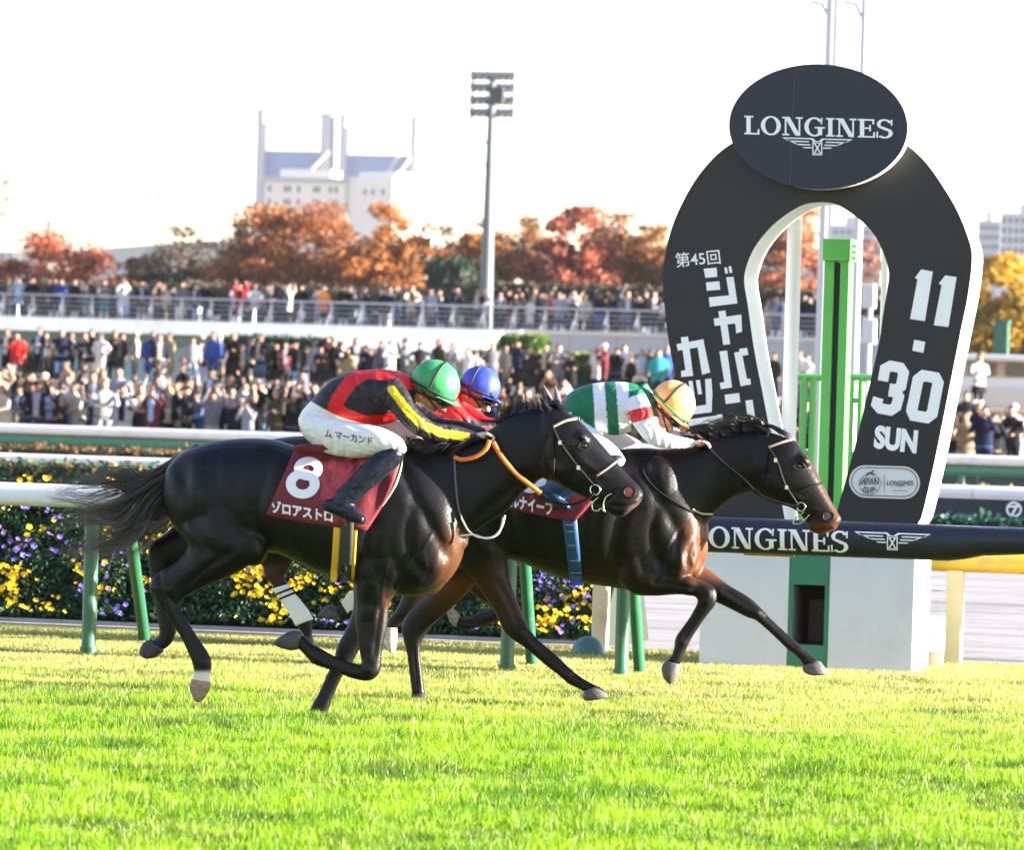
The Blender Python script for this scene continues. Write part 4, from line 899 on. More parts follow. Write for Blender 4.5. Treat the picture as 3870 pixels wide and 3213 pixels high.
# ---- near horse, number 8
near_cfg = dict(
    Y=Y_NEAR, cx=1250, label="near-black galloping racehorse with number 8 cloth, the one nearest the camera", base=(.0028, .0024, .0030), sunlit=(.06, .021, .008), dark=(.0055, .0045, .0045), black_z=.75,
    torso=[(626, 1810, 1900, .07), (650, 1752, 1965, .16), (700, 1706, 2040, .215), (770, 1678, 2090, .25), (850, 1662, 2105, .265), (950, 1656, 2100, .27), (1040, 1663, 2090, .275), (1120, 1686, 2122, .285), (1200, 1702, 2160, .29), (1300, 1705, 2196, .285), (1400, 1692, 2222, .27), (1480, 1680, 2246, .25), (1560, 1676, 2256, .23), (1630, 1700, 2240, .205), (1690, 1760, 2200, .175), (1730, 1850, 2140, .13), (1748, 1930, 2080, .07)],
    neck=[((1490, 1690), (1600, 2140), .17), ((1600, 1676), (1705, 2065), .15), ((1700, 1672), (1795, 2010), .12), ((1790, 1652), (1862, 1966), .10), ((1868, 1612), (1922, 1925), .09), ((1930, 1567), (1968, 1868), .085), ((1990, 1547), (2026, 1822), .085), ((2050, 1546), (2080, 1790), .08)],
    head=[((2085, 1522), (2030, 1640), .065), ((2112, 1532), (2035, 1740), .09), ((2151, 1562), (2052, 1806), .105), ((2190, 1590), (2092, 1820), .108), ((2234, 1635), (2138, 1846), .098), ((2283, 1690), (2185, 1870), .08), ((2331, 1747), (2232, 1893), .068), ((2380, 1802), (2283, 1926), .06), ((2414, 1836), (2318, 1950), .058), ((2432, 1866), (2352, 1954), .05), ((2424, 1890), (2382, 1930), .03)],
    legs=[("leg_hind_near", [((690, 1900), (1010, 1990), .12, -.14), ((690, 2000), (985, 2080), .13, -.15), ((712, 2063), (935, 2142), .105, -.15), ((668, 2125), (850, 2188), .075, -.15), ((612, 2157), (760, 2226), .055, -.15), ((572, 2190), (695, 2262), .045, -.15), ((566, 2224), (674, 2290), .043, -.15), ((599, 2287), (690, 2318), .036, -.15), ((640, 2344), (724, 2373), .03, -.15), ((684, 2413), (757, 2422), .028, -.15), ((716, 2482), (792, 2478), .034, -.15), ((728, 2512), (800, 2512), .035, -.15), ((732, 2540), (797, 2548), .03, -.15), ((724, 2570), (797, 2580), .033, -.15)]),
          ("leg_hind_far", [((720, 1900), (1000, 2000), .11, .14), ((640, 2000), (900, 2120), .10, .14), ((585, 2040), (760, 2150), .07, .14), ((562, 2060), (690, 2140), .05, .14), ((560, 2110), (650, 2140), .04, .14), ((570, 2200), (640, 2205), .032, .14), ((585, 2290), (648, 2285), .029, .14), ((596, 2345), (662, 2345), .034, .14), ((602, 2385), (668, 2378), .034, .14), ((595, 2408), (655, 2425), .03, .14), ((575, 2420), (620, 2458), .03, .14)]),
          ("leg_fore_near", [((1340, 1950), (1600, 2040), .10, -.12), ((1345, 2110), (1560, 2150), .10, -.12), ((1342, 2210), (1500, 2235), .08, -.12), ((1345, 2280), (1473, 2282), .062, -.12), ((1342, 2350), (1462, 2378), .05, -.12), ((1353, 2436), (1444, 2464), .044, -.12), ((1366, 2500), (1440, 2520), .044, -.12), ((1362, 2514), (1428, 2555), .042, -.12), ((1340, 2508), (1392, 2576), .038, -.12), ((1312, 2500), (1330, 2566), .031, -.12), ((1262, 2479), (1255, 2536), .028, -.12), ((1208, 2448), (1185, 2512), .034, -.12), ((1170, 2428), (1150, 2476), .03, -.12), ((1146, 2400), (1126, 2452), .03, -.12)]),
          ("leg_fore_far", [((1330, 2060), (1500, 2120), .09, .12), ((1335, 2200), (1450, 2240), .07, .12), ((1334, 2300), (1420, 2340), .052, .12), ((1310, 2372), (1392, 2400), .045, .12), ((1272, 2445), (1356, 2462), .042, .12), ((1262, 2490), (1330, 2510), .036, .12), ((1241, 2533), (1298, 2552), .028, .12), ((1204, 2619), (1262, 2630), .028, .12), ((1178, 2665), (1246, 2676), .033, .12), ((1168, 2690), (1240, 2698), .03, .12)])],
    hooves=[([((724, 2568), (798, 2580), .036, -.15), ((716, 2600), (790, 2612), .042, -.15), ((732, 2640), (768, 2645), .04, -.15), ((742, 2654), (754, 2656), .02, -.15)], (.24, .16, .11)),
            ([((570, 2416), (622, 2462), .036, .14), ((540, 2432), (590, 2486), .045, .14), ((526, 2466), (556, 2492), .046, .14)], (.035, .035, .038)),
            ([((1140, 2390), (1128, 2456), .036, -.12), ((1104, 2384), (1096, 2460), .046, -.12), ((1060, 2406), (1062, 2450), .048, -.12), ((1036, 2428), (1040, 2440), .03, -.12)], (.05, .048, .05)),
            ([((1168, 2686), (1238, 2694), .036, .12), ((1166, 2704), (1250, 2714), .046, .12), ((1168, 2722), (1256, 2728), .047, .12)], (.04, .038, .04))],
    bulges=[(1600, 2110, -.10, .16, .10, .19, .3), (1610, 2160, .1, .14, .1, .15, .3), (860, 1960, -.14, .22, .13, .26, -.3), (1420, 2130, -.13, .13, .1, .16), (960, 2060, -.15, .09, .09, .13), (1470, 1900, -.12, .2, .10, .3, .35), (2115, 1765, -.03, .08, .085, .09), (2200, 1650, -.05, .05, .05, .03, .6), (1400, 2310, -.125, .07, .062, .09), (775, 1880, -.15, .17, .12, .22, .3)],
    grooves=GROOVES + HEADG + [([(1400, 2230), (1393, 2330), (1398, 2420)], .009, 12), ([(880, 2075), (780, 2150), (690, 2225)], .008, 13), ([(640, 2250), (700, 2370), (750, 2470)], .005, 8), ([(1340, 2530), (1260, 2505), (1200, 2478)], .005, 8), ([(600, 2150), (615, 2250), (628, 2330)], .005, 8), ([(1290, 2500), (1250, 2580), (1210, 2660)], .005, 8), ([(1372, 2515), (1400, 2540), (1420, 2530)], -.007, 10), ([(580, 2215), (610, 2225), (650, 2240)], -.007, 12), ([(745, 2500), (770, 2505), (790, 2500)], -.005, 10), ([(1180, 2480), (1195, 2490), (1205, 2470)], -.005, 9), ([(650, 2250), (690, 2290), (720, 2350)], -.003, 4), ([(1360, 2300), (1375, 2380), (1372, 2470)], -.003, 4), ([(1440, 2290), (1425, 2380), (1415, 2480)], .006, 8)],
    ears=[[((2056, 1560), (2084, 1540), .022, -.05), ((2046, 1530), (2070, 1522), .024, -.055), ((2036, 1503), (2046, 1502), .012, -.06)], [((2075, 1548), (2098, 1540), .022, .05), ((2066, 1516), (2088, 1510), .024, .055), ((2062, 1490), (2070, 1489), .012, .06)]],
    eye=(2206, 1686), nostril=(2380, 1860, 23, 21),
    sunlit_fn=lambda px, c: np.clip(sm(1615, 1720, px[:, 0]) * sm(1960, 2040, px[:, 1]) * sm(1800, 1760, px[:, 0]) + .55 * sm(1430, 1460, px[:, 0]) * sm(2200, 2300, px[:, 1]) + .5 * sm(2148, 2190, px[:, 0] - (px[:, 1] - 1560) * .94) * (px[:, 1] < 1860), 0, 1),
    patches=[(lambda px, c: sm(2530, 2550, px[:, 1]) * (px[:, 0] < 830) * (c[:, 1] < Y_NEAR), (.62, .55, .50)), (lambda px, c: sm(2345, 2410, px[:, 0]) * sm(1870, 1930, px[:, 1]) * .7, (.14, .10, .085))])
h_near, bvh_near, me_near = make_horse(near_cfg)
tail_guides = [[(700, 1712), (560, 1788), (470, 1800), (410, 1755), (385, 1738)], [(690, 1728), (540, 1810), (440, 1790), (340, 1800), (250, 1845)], [(690, 1738), (530, 1825), (420, 1850), (280, 1872), (140, 1845)], [(685, 1750), (530, 1840), (420, 1895), (330, 1915), (262, 1885)], [(682, 1765), (540, 1855), (450, 1945), (330, 1955), (225, 1990)], [(680, 1775), (560, 1875), (470, 2000), (330, 2005), (200, 2065)], [(680, 1790), (590, 1895), (490, 2040), (380, 2068), (230, 2095)], [(680, 1800), (620, 1900), (560, 1985), (460, 2060), (380, 2100)], [(670, 1815), (645, 1900), (612, 1975), (570, 1995), (520, 2020)]]
tl = strands("tail", tail_guides, 1700, Y_NEAR + .02, .08, .0022, h_near, (.010, .008, .008), (.15, .125, .105), 31, 16, 15, 20, (.75, 1.1), None, 74)
tl2 = limb(Y_NEAR, [((748, 1676), (706, 1762), .05), ((665, 1722), (640, 1790), .05), ((590, 1768), (585, 1832), .045), ((520, 1808), (522, 1862), .04), ((460, 1822), (466, 1862), .025)])
put("tail_dock", *tl2, mat("dock_black", (.010, .008, .008), .5), h_near)
strands("tail_dock_hair", [tail_guides[0][:4], tail_guides[2][:4], tail_guides[4][:4], tail_guides[6][:4]], 300, Y_NEAR, .06, .003, h_near, (.010, .008, .008), (.06, .052, .048), 32, 10, 6, 5, (.35, .85))
strands("mane", [[(1880, 1640), (1880, 1590), (1890, 1540), (1880, 1520)], [(1920, 1585), (1925, 1540), (1930, 1500), (1915, 1490)], [(1975, 1560), (1975, 1520), (1960, 1495), (1930, 1500)], [(2040, 1556), (2030, 1520), (2000, 1500), (1965, 1510)]], 240, Y_NEAR, .03, .0022, h_near, (.012, .010, .010), (.03, .026, .024), 33, 8, 9, 12, (.45, .95), None, 30)
strands("mane_lower", [[(1560, 1685), (1545, 1660), (1525, 1665), (1500, 1690)], [(1640, 1682), (1620, 1665), (1590, 1672), (1560, 1700)], [(1730, 1680), (1700, 1668), (1660, 1680), (1620, 1712)], [(1850, 1650), (1800, 1650), (1750, 1675), (1700, 1715)]], 260, Y_NEAR - .09, .04, .003, h_near, (.010, .008, .010), (.05, .035, .045), 34, 8, 7, 7)
strands("forelock", [[(2070, 1535), (2090, 1515), (2110, 1530), (2130, 1560)], [(2090, 1530), (2110, 1530), (2140, 1560), (2165, 1600)]], 90, Y_NEAR - .03, .03, .0026, h_near, (.012, .010, .010), (.03, .024, .02), 35, 6, 4, 4)
def cloth_uv(tl_, tr_, br_, bl_, bow=(0, 0)):
    tl_, tr_, br_, bl_ = map(np.array, (tl_, tr_, br_, bl_))
    def f(u, v):
        p = (1 - v) * ((1 - u) * tl_ + u * tr_) + v * ((1 - u) * bl_ + u * br_); b = 4 * v * (1 - v) * u; c_ = 4 * u * (1 - u) * v
        return p[0] + bow[0] * b, p[1] + bow[1] * c_
    return f
cl = sheet("number_cloth", bvh_near, cloth_uv((1122, 1676), (1522, 1700), (1386, 2006), (1005, 1948), (22, 6)), 30, 20, .016, Y_NEAR - .25, M_cloth, h_near)
def cloth_ink(name, ink, obj, parent, m, lift=.008):
    """print on a cloth: each mark laid on the cloth as it hangs"""
    off = np.array(origin_of(parent)); cm = obj.data
    bv = BVHTree.FromPolygons([tuple(v + off) for v in coords(cm)], [tuple(p.vertices) for p in cm.polygons])
    bm = bmesh.new(); vv = [bm.verts.new((x, y, 0)) for x, y in ink.V]
    for f in ink.F:
        try: bm.faces.new([vv[i] for i in f])
        except ValueError: pass
    bmesh.ops.triangulate(bm, faces=bm.faces[:])
    xs_ = [v.co.x for v in bm.verts]; ys_ = [v.co.y for v in bm.verts]
    for ax, lo, hi in ((0, min(xs_), max(xs_)), (1, min(ys_), max(ys_))):
        nn = max(2, int((hi - lo) / 14)); no = (1, 0, 0) if ax == 0 else (0, 1, 0)
        for k_ in range(1, nn):
            co = [0, 0, 0]; co[ax] = lo + (hi - lo) * k_ / nn
            bmesh.ops.bisect_plane(bm, geom=bm.verts[:] + bm.edges[:] + bm.faces[:], plane_co=co, plane_no=no)
    bm.verts.index_update(); bm.verts.ensure_lookup_table()
    V = [tuple(hit(bv, v.co.x, v.co.y, lift, Y_NEAR - .27)) for v in bm.verts]; Fc = [tuple(v.index for v in f.verts) for f in bm.faces]; bm.free()
    return put(name, V, Fc, m, obj, False)
def b1(x, y): return (950 + x / 2.051, 1300 + y / 2.051)
s_ = 1 / 2.051
e8 = Ink().arc(b1(442, 968), (112 * s_, 92 * s_), (43 * s_, 30 * s_), 0, 360, 40); e8.arc(b1(398, 1086), (131 * s_, 114 * s_), (54 * s_, 44 * s_), 0, 360, 40)
e8a = Ink().arc(b1(442, 968), (112 * s_, 92 * s_), (43 * s_, 30 * s_), 0, 360, 40); e8b = Ink().arc(b1(398, 1086), (131 * s_, 114 * s_), (54 * s_, 44 * s_), 0, 360, 40)
cloth_ink("number", e8a, cl, h_near, M_clothw, .008); cloth_ink("number", e8b, cl, h_near, M_clothw, .0095)
V, Fc = text_polys("ゾロアストロ", 1.0, .042); V = fit(V, 1025, 1890, 1257, 1938); V[:, 1] += (V[:, 0] - 1025) * .165
cloth_ink("name_lettering", Ink().mesh(V, Fc), cl, h_near, M_clothw)
sheet("cloth_lining", bvh_near, lambda u, v: (1524 - 112 * v + 22 * 4 * v * (1 - v) + 10 * u * (1 - abs(2 * v - 1)) + 1, 1704 + 250 * v), 2, 14, .012, Y_NEAR - .24, mat("lining_cream", (.62, .55, .33), .8), h_near)
for nm, x0, x1, m_, lf in (("girth_edge", 1262, 1292, mat("girth_yellow", (.66, .36, .012), .6, var=.12, bump=.3), .012), ("girth", 1289, 1338, mat("girth_webbing", (.030, .028, .026), .7, var=.5, scale=30), .018), ("girth_edge", 1335, 1352, MATS["girth_yellow"], .012)):
    sheet(nm, bvh_near, lambda u, v, a=x0, b=x1: (a + (b - a) * u - 14 * v, 1975 + 228 * v), 3, 14, lf, Y_NEAR - .2, m_, h_near)
MB().ball(P(1300, 2150, Y_NEAR - .29), (.02, .008, .025), 10, 6).build("girth_buckle", M_strap, h_near, True)
def bridle(bvh, Y, root, pre, brow, cheek, nose, throat, bitc, rr=.030, light=True):
    strap("browband", bvh, brow, Y, mat("strap_pale", (.26, .22, .17), .4), root, .0085)
    strap("cheekpiece", bvh, cheek, Y, M_strap, root, .010)
    strap("noseband", bvh, nose, Y, MATS["strap_pale"] if light else M_strap, root, .007)
    strap("throat_lash", bvh, throat, Y, M_strap, root, .007)
    c_ = hit(bvh, *bitc, .012, Y)
    MB().tube([c_ + Vector((math.cos(a) * rr, -.004, math.sin(a) * rr)) for a in np.linspace(0, 2 * math.pi, 21)], .0048, 8, False).build("bit_ring", M_steel, root, True)
    for k_ in (.30, .72):
        i = int(k_ * (len(cheek) - 1)); a = np.array(cheek[i], float) + (np.array(cheek[i + 1], float) - np.array(cheek[i], float)) * (k_ * (len(cheek) - 1) - i)
        p = hit(bvh, a[0], a[1], .018, Y); MB().box(p - Vector((.010, .004, .012)), p + Vector((.010, .004, .012))).build("buckle", M_steel, root)
    return c_
bitN = bridle(bvh_near, Y_NEAR, h_near, "", [(2092, 1612), (2140, 1590), (2190, 1582)], [(2085, 1610), (2120, 1680), (2175, 1755), (2245, 1838)], [(2256, 1798), (2290, 1775), (2334, 1742)], [(2092, 1640), (2094, 1730), (2090, 1812)], (2250, 1852))
tube_px("bit_loop", [(2262, 1880), (2240, 1900), (2240, 1925), (2258, 1932), (2272, 1922), (2285, 1935), (2280, 1912), (2290, 1880), (2312, 1866)], Y_NEAR - .07, .0042, M_steel, h_near)
tube_px("rein", [(1866, 1672), (1895, 1725), (1950, 1790), (2044, 1866)], Y_NEAR - .12, .016, M_orange, h_near, [-.0, -.01, 0, .02])
tube_px("rein_end", [(2044, 1866), (2090, 1895), (2150, 1908), (2215, 1890), (2245, 1862)], Y_NEAR - .10, .008, M_strap, h_near)
tube_px("rein_loop", [(1850, 1664), (1835, 1700), (1795, 1728), (1745, 1738), (1716, 1728)], Y_NEAR - .14, .014, M_orange, h_near)
strap("breast_cord", bvh_near, [(1718, 1740), (1722, 1830), (1732, 1920), (1746, 1962)], Y_NEAR, mat("cord_grey", (.10, .10, .12), .6), h_near, .006)
for pts in ([(1744, 1958), (1768, 2004), (1805, 2030), (1860, 2030), (1895, 1995), (1908, 1948)], [(1740, 2026), (1790, 2022), (1840, 2036), (1885, 2015), (1902, 1955)]):
    tube_px("neck_cord", pts, Y_NEAR - .13, .0052, mat("cord_white", (.72, .66, .58), .7), h_near)

# ---- leading horse
lead_cfg = dict(
    Y=Y_LEAD, cx=2150, label="dark bay galloping racehorse whose nose reaches the green finish post, leading", base=(.0044, .0028, .0025), sunlit=(.09, .030, .011), dark=(.0060, .0045, .0045), black_z=.72,
    torso=[(1602, 1840, 1930, .07), (1628, 1780, 2000, .16), (1680, 1732, 2070, .21), (1760, 1706, 2112, .25), (1850, 1696, 2112, .265), (1950, 1700, 2122, .275), (2050, 1710, 2160, .285), (2150, 1712, 2196, .29), (2250, 1706, 2212, .285), (2340, 1697, 2226, .27), (2420, 1693, 2240, .25), (2490, 1700, 2236, .23), (2550, 1740, 2215, .205), (2600, 1810, 2180, .17), (2640, 1890, 2130, .13), (2660, 1960, 2060, .07)],
    neck=[((2410, 1696), (2550, 2140), .17), ((2510, 1697), (2632, 2060), .15), ((2590, 1690), (2686, 1962), .12), ((2660, 1672), (2727, 1918), .10), ((2730, 1645), (2772, 1884), .09), ((2800, 1628), (2815, 1864), .085), ((2870, 1626), (2862, 1852), .08)],
    head=[((2895, 1628), (2842, 1740), .065), ((2950, 1646), (2856, 1845), .09), ((3001, 1664), (2892, 1880), .105), ((3038, 1708), (2936, 1897), .105), ((3080, 1771), (2984, 1918), .09), ((3111, 1834), (3018, 1937), .074), ((3143, 1897), (3044, 1972), .062), ((3166, 1936), (3066, 2010), .058), ((3180, 1962), (3106, 2020), .05), ((3166, 1984), (3138, 2010), .03)],
    legs=[("leg_hind_near", [((1640, 1950), (1960, 2010), .12, -.14), ((1670, 2050), (1930, 2060), .12, -.15), ((1715, 2120), (1920, 2105), .10, -.15), ((1770, 2175), (1926, 2178), .075, -.15), ((1818, 2235), (1946, 2248), .058, -.15), ((1862, 2300), (1968, 2308), .047, -.15), ((1888, 2355), (1992, 2362), .044, -.15), ((1912, 2398), (2018, 2400), .042, -.15), ((1950, 2427), (2036, 2420), .035, -.15), ((1994, 2458), (2066, 2446), .03, -.15), ((2055, 2511), (2110, 2484), .027, -.15), ((2116, 2558), (2160, 2532), .03, -.15), ((2146, 2585), (2196, 2560), .034, -.15), ((2182, 2602), (2226, 2578), .03, -.15), ((2206, 2616), (2262, 2596), .032, -.15)]),
          ("leg_hind_far", [((1640, 1950), (1940, 2030), .11, .14), ((1650, 2080), (1870, 2120), .10, .14), ((1640, 2180), (1806, 2196), .075, .14), ((1606, 2256), (1752, 2258), .06, .14), ((1562, 2294), (1690, 2316), .05, .14), ((1528, 2338), (1640, 2360), .044, .14), ((1516, 2372), (1612, 2396), .042, .14), ((1524, 2421), (1594, 2432), .034, .14), ((1537, 2474), (1589, 2476), .029, .14), ((1547, 2552), (1597, 2552), .028, .14), ((1554, 2600), (1604, 2600), .033, .14), ((1556, 2626), (1608, 2626), .032, .14)]),
          ("leg_fore_near", [((2520, 2060), (2330, 2140), .10, -.12), ((2530, 2148), (2380, 2238), .085, -.12), ((2570, 2168), (2460, 2254), .07, -.12), ((2625, 2185), (2560, 2248), .055, -.12), ((2672, 2204), (2618, 2254), .046, -.12), ((2704, 2226), (2634, 2264), .043, -.12), ((2710, 2262), (2636, 2276), .042, -.12), ((2700, 2292), (2626, 2298), .036, -.12), ((2671, 2330), (2606, 2334), .029, -.12), ((2635, 2382), (2576, 2376), .027, -.12), ((2609, 2424), (2552, 2412), .034, -.12), ((2592, 2460), (2548, 2445), .031, -.12), ((2580, 2490), (2536, 2482), .03, -.12), ((2570, 2514), (2516, 2502), .032, -.12)]),
          ("leg_fore_far", [((2640, 2060), (2520, 2160), .09, .12), ((2650, 2126), (2560, 2220), .075, .12), ((2694, 2164), (2640, 2256), .06, .12), ((2752, 2210), (2712, 2280), .05, .12), ((2830, 2257), (2770, 2308), .044, .12), ((2884, 2307), (2826, 2336), .042, .12), ((2906, 2332), (2858, 2347), .035, .12), ((2960, 2382), (2920, 2402), .027, .12), ((3017, 2434), (2972, 2452), .033, .12), ((3042, 2454), (3002, 2474), .032, .12), ((3072, 2480), (3026, 2500), .029, .12), ((3098, 2500), (3034, 2516), .032, .12)])],
    hooves=[([((2262, 2594), (2208, 2614), .036, -.15), ((2282, 2612), (2202, 2636), .046, -.15), ((2302, 2634), (2212, 2650), .049, -.15)], (.085, .078, .072)),
            ([((1556, 2622), (1608, 2622), .036, .14), ((1554, 2640), (1618, 2642), .046, .14), ((1556, 2655), (1624, 2657), .047, .14)], (.03, .028, .03)),
            ([((2572, 2512), (2514, 2500), .036, -.12), ((2570, 2532), (2500, 2524), .045, -.12), ((2560, 2562), (2508, 2562), .045, -.12), ((2540, 2588), (2528, 2586), .024, -.12)], (.085, .078, .072)),
            ([((3100, 2500), (3032, 2518), .036, .12), ((3114, 2518), (3036, 2540), .046, .12), ((3130, 2548), (3062, 2553), .049, .12)], (.09, .083, .076))],
    bulges=[(2560, 2110, -.11, .13, .10, .19, .3), (2600, 2090, .09, .12, .1, .17, .3), (2610, 2140, 0, .07, .09, .07), (1850, 1960, -.14, .22, .13, .26, -.3), (2400, 2140, -.13, .13, .1, .15), (2440, 1900, -.12, .2, .10, .3, .35), (2920, 1820, -.03, .08, .085, .09), (3040, 1740, -.05, .05, .05, .03, .7), (2600, 2215, -.125, .09, .06, .06, .3)],
    grooves=[([(1602 + (x - 626) * .943, 1693 + (y - 1680) * .943) for x, y in pts], d, w) for pts, d, w in GROOVES] + [([(x + 745, y + 95) for x, y in pts], d, w) for pts, d, w in HEADG] + [([(1880, 2200), (1930, 2290), (1960, 2370)], .007, 11), ([(2480, 2200), (2570, 2215), (2640, 2230)], .007, 11), ([(2620, 2060), (2600, 2110), (2590, 2160)], .014, 16), ([(2560, 2040), (2560, 2110), (2540, 2170)], .01, 14), ([(2880, 2325), (2960, 2395), (3010, 2450)], .005, 7), ([(2660, 2290), (2610, 2370), (2580, 2420)], .005, 7), ([(2010, 2420), (2080, 2480), (2140, 2540)], .005, 7), ([(1560, 2440), (1570, 2520), (1578, 2600)], .005, 7), ([(2660, 2225), (2680, 2245), (2665, 2270)], -.007, 10), ([(2840, 2300), (2865, 2320), (2880, 2330)], -.006, 9), ([(1930, 2370), (1960, 2385), (1990, 2390)], -.006, 10), ([(2570, 2420), (2585, 2430), (2575, 2445)], -.005, 9), ([(3000, 2450), (3012, 2462), (3020, 2470)], -.005, 9), ([(2740, 2235), (2800, 2270), (2850, 2300)], .006, 8), ([(2630, 2040), (2610, 2100), (2625, 2150)], -.006, 7), ([(2590, 2000), (2570, 2070), (2580, 2150)], -.005, 6)],
    ears=[[((2880, 1640), (2912, 1628), .022, -.05), ((2856, 1622), (2884, 1610), .022, -.055), ((2826, 1606), (2834, 1600), .01, -.06)], [((2890, 1640), (2920, 1628), .022, .05), ((2862, 1622), (2892, 1610), .022, .055), ((2836, 1606), (2842, 1600), .01, .06)]],
    nm=M_nostril2, eye=(3020, 1763), nostril=(3130, 1952, 21, 19),
    sunlit_fn=lambda px, c: np.clip(sm(2540, 2640, px[:, 0]) * sm(1950, 2010, px[:, 1]) * sm(2230, 2150, px[:, 1]) + .7 * sm(3018, 3062, px[:, 0] - (px[:, 1] - 1700) * .45) * (px[:, 1] < 1975) + .8 * sm(1600, 1680, px[:, 0]) * sm(2140, 2220, px[:, 1]) * (px[:, 0] < 1800) * (c[:, 1] > Y_LEAD) + .35 * sm(2080, 2220, px[:, 1]) * sm(2500, 2200, px[:, 0]), 0, 1))
h_lead, bvh_lead, me_lead = make_horse(lead_cfg)
strands("mane", [[(2660, 1680), (2620, 1660), (2580, 1645), (2545, 1640)], [(2720, 1652), (2690, 1625), (2640, 1620), (2580, 1630)], [(2780, 1636), (2760, 1605), (2720, 1600), (2660, 1615)], [(2840, 1630), (2830, 1590), (2790, 1585), (2720, 1600)], [(2880, 1626), (2870, 1600), (2840, 1580), (2800, 1575)]], 700, Y_LEAD - .02, .035, .0026, h_lead, (.010, .008, .008), (.022, .018, .018), 41, 10, 9, 8, (.7, 1.1), None, 60)
strands("forelock", [[(2860, 1615), (2900, 1605), (2950, 1625), (2990, 1648)], [(2880, 1630), (2910, 1615), (2955, 1640), (2980, 1656)]], 120, Y_LEAD - .03, .03, .0026, h_lead, (.010, .008, .008), (.02, .016, .016), 42, 8, 3, 3)
strands("tail", [[(1640, 1760), (1560, 1800), (1480, 1850), (1400, 1900)], [(1640, 1790), (1570, 1860), (1500, 1950), (1440, 2020)]], 200, Y_LEAD, .06, .0028, h_lead, (.010, .008, .008), (.03, .025, .022), 43, 10, 8, 6)
cl2 = sheet("number_cloth", bvh_lead, cloth_uv((1900, 1705), (2330, 1725), (2172, 1972), (1838, 1900), (24, 6)), 26, 18, .016, Y_LEAD - .25, M_cloth, h_lead)
V, Fc = text_polys("ルナイーフ", 1.0, .042); V = fit(V, 1928, 1866, 2088, 1918); V[:, 1] += (V[:, 0] - 1928) * .21
cloth_ink("name_lettering", Ink().mesh(V, Fc), cl2, h_lead, M_clothw)
cloth_ink("number", Ink().arc((2008, 1812), (58, 52), (24, 20), 0, 360, 36), cl2, h_lead, M_clothw)
M_gblue = mat("girth_blue", (.006, .060, .17), .5, var=.15)
sheet("girth", bvh_lead, lambda u, v: (2122 + (2178 - 2122) * u + 34 * v - 10 * v * u, 1940 + 272 * v), 3, 14, .014, Y_LEAD - .2, M_gblue, h_lead)
for fy in (1985, 2010, 2062, 2120, 2166, 2190):
    x = 2128 + (fy - 1950) * .13; strap("girth_buckle", bvh_lead, [(x + 4, fy), (x + 22, fy), (x + 40, fy + 1)], Y_LEAD, M_steel, h_lead, .0035, .02, 2)
bitL = bridle(bvh_lead, Y_LEAD, h_lead, "", [(2905, 1690), (2955, 1672), (3000, 1660)], [(2900, 1690), (2935, 1745), (2965, 1830), (3015, 1908)], [(3020, 1860), (3060, 1840), (3106, 1826)], [(2905, 1700), (2890, 1790), (2880, 1860)], (3028, 1916), .026, False)
tube_px("bit_loop", [(3040, 1935), (3005, 1962), (3000, 1980), (3030, 1976), (3060, 1945)], Y_LEAD - .06, .004, M_steel, h_lead)
tube_px("rein", [(2672, 1690), (2740, 1755), (2815, 1815), (2870, 1870), (2960, 1905), (3025, 1915)], Y_LEAD - .125, .009, M_strap, h_lead, [0, 0, 0, .01, .03, .05])
strap("breast_strap", bvh_lead, [(2478, 1705), (2440, 1745), (2435, 1795), (2480, 1850), (2560, 1905), (2640, 1945), (2690, 1948)], Y_LEAD, M_strap, h_lead, .0075)
strap("breast_strap_end", bvh_lead, [(2618, 1925), (2650, 1942), (2692, 1944)], Y_LEAD, mat("strap_tan", (.5, .38, .2), .5), h_lead, .006, .014)

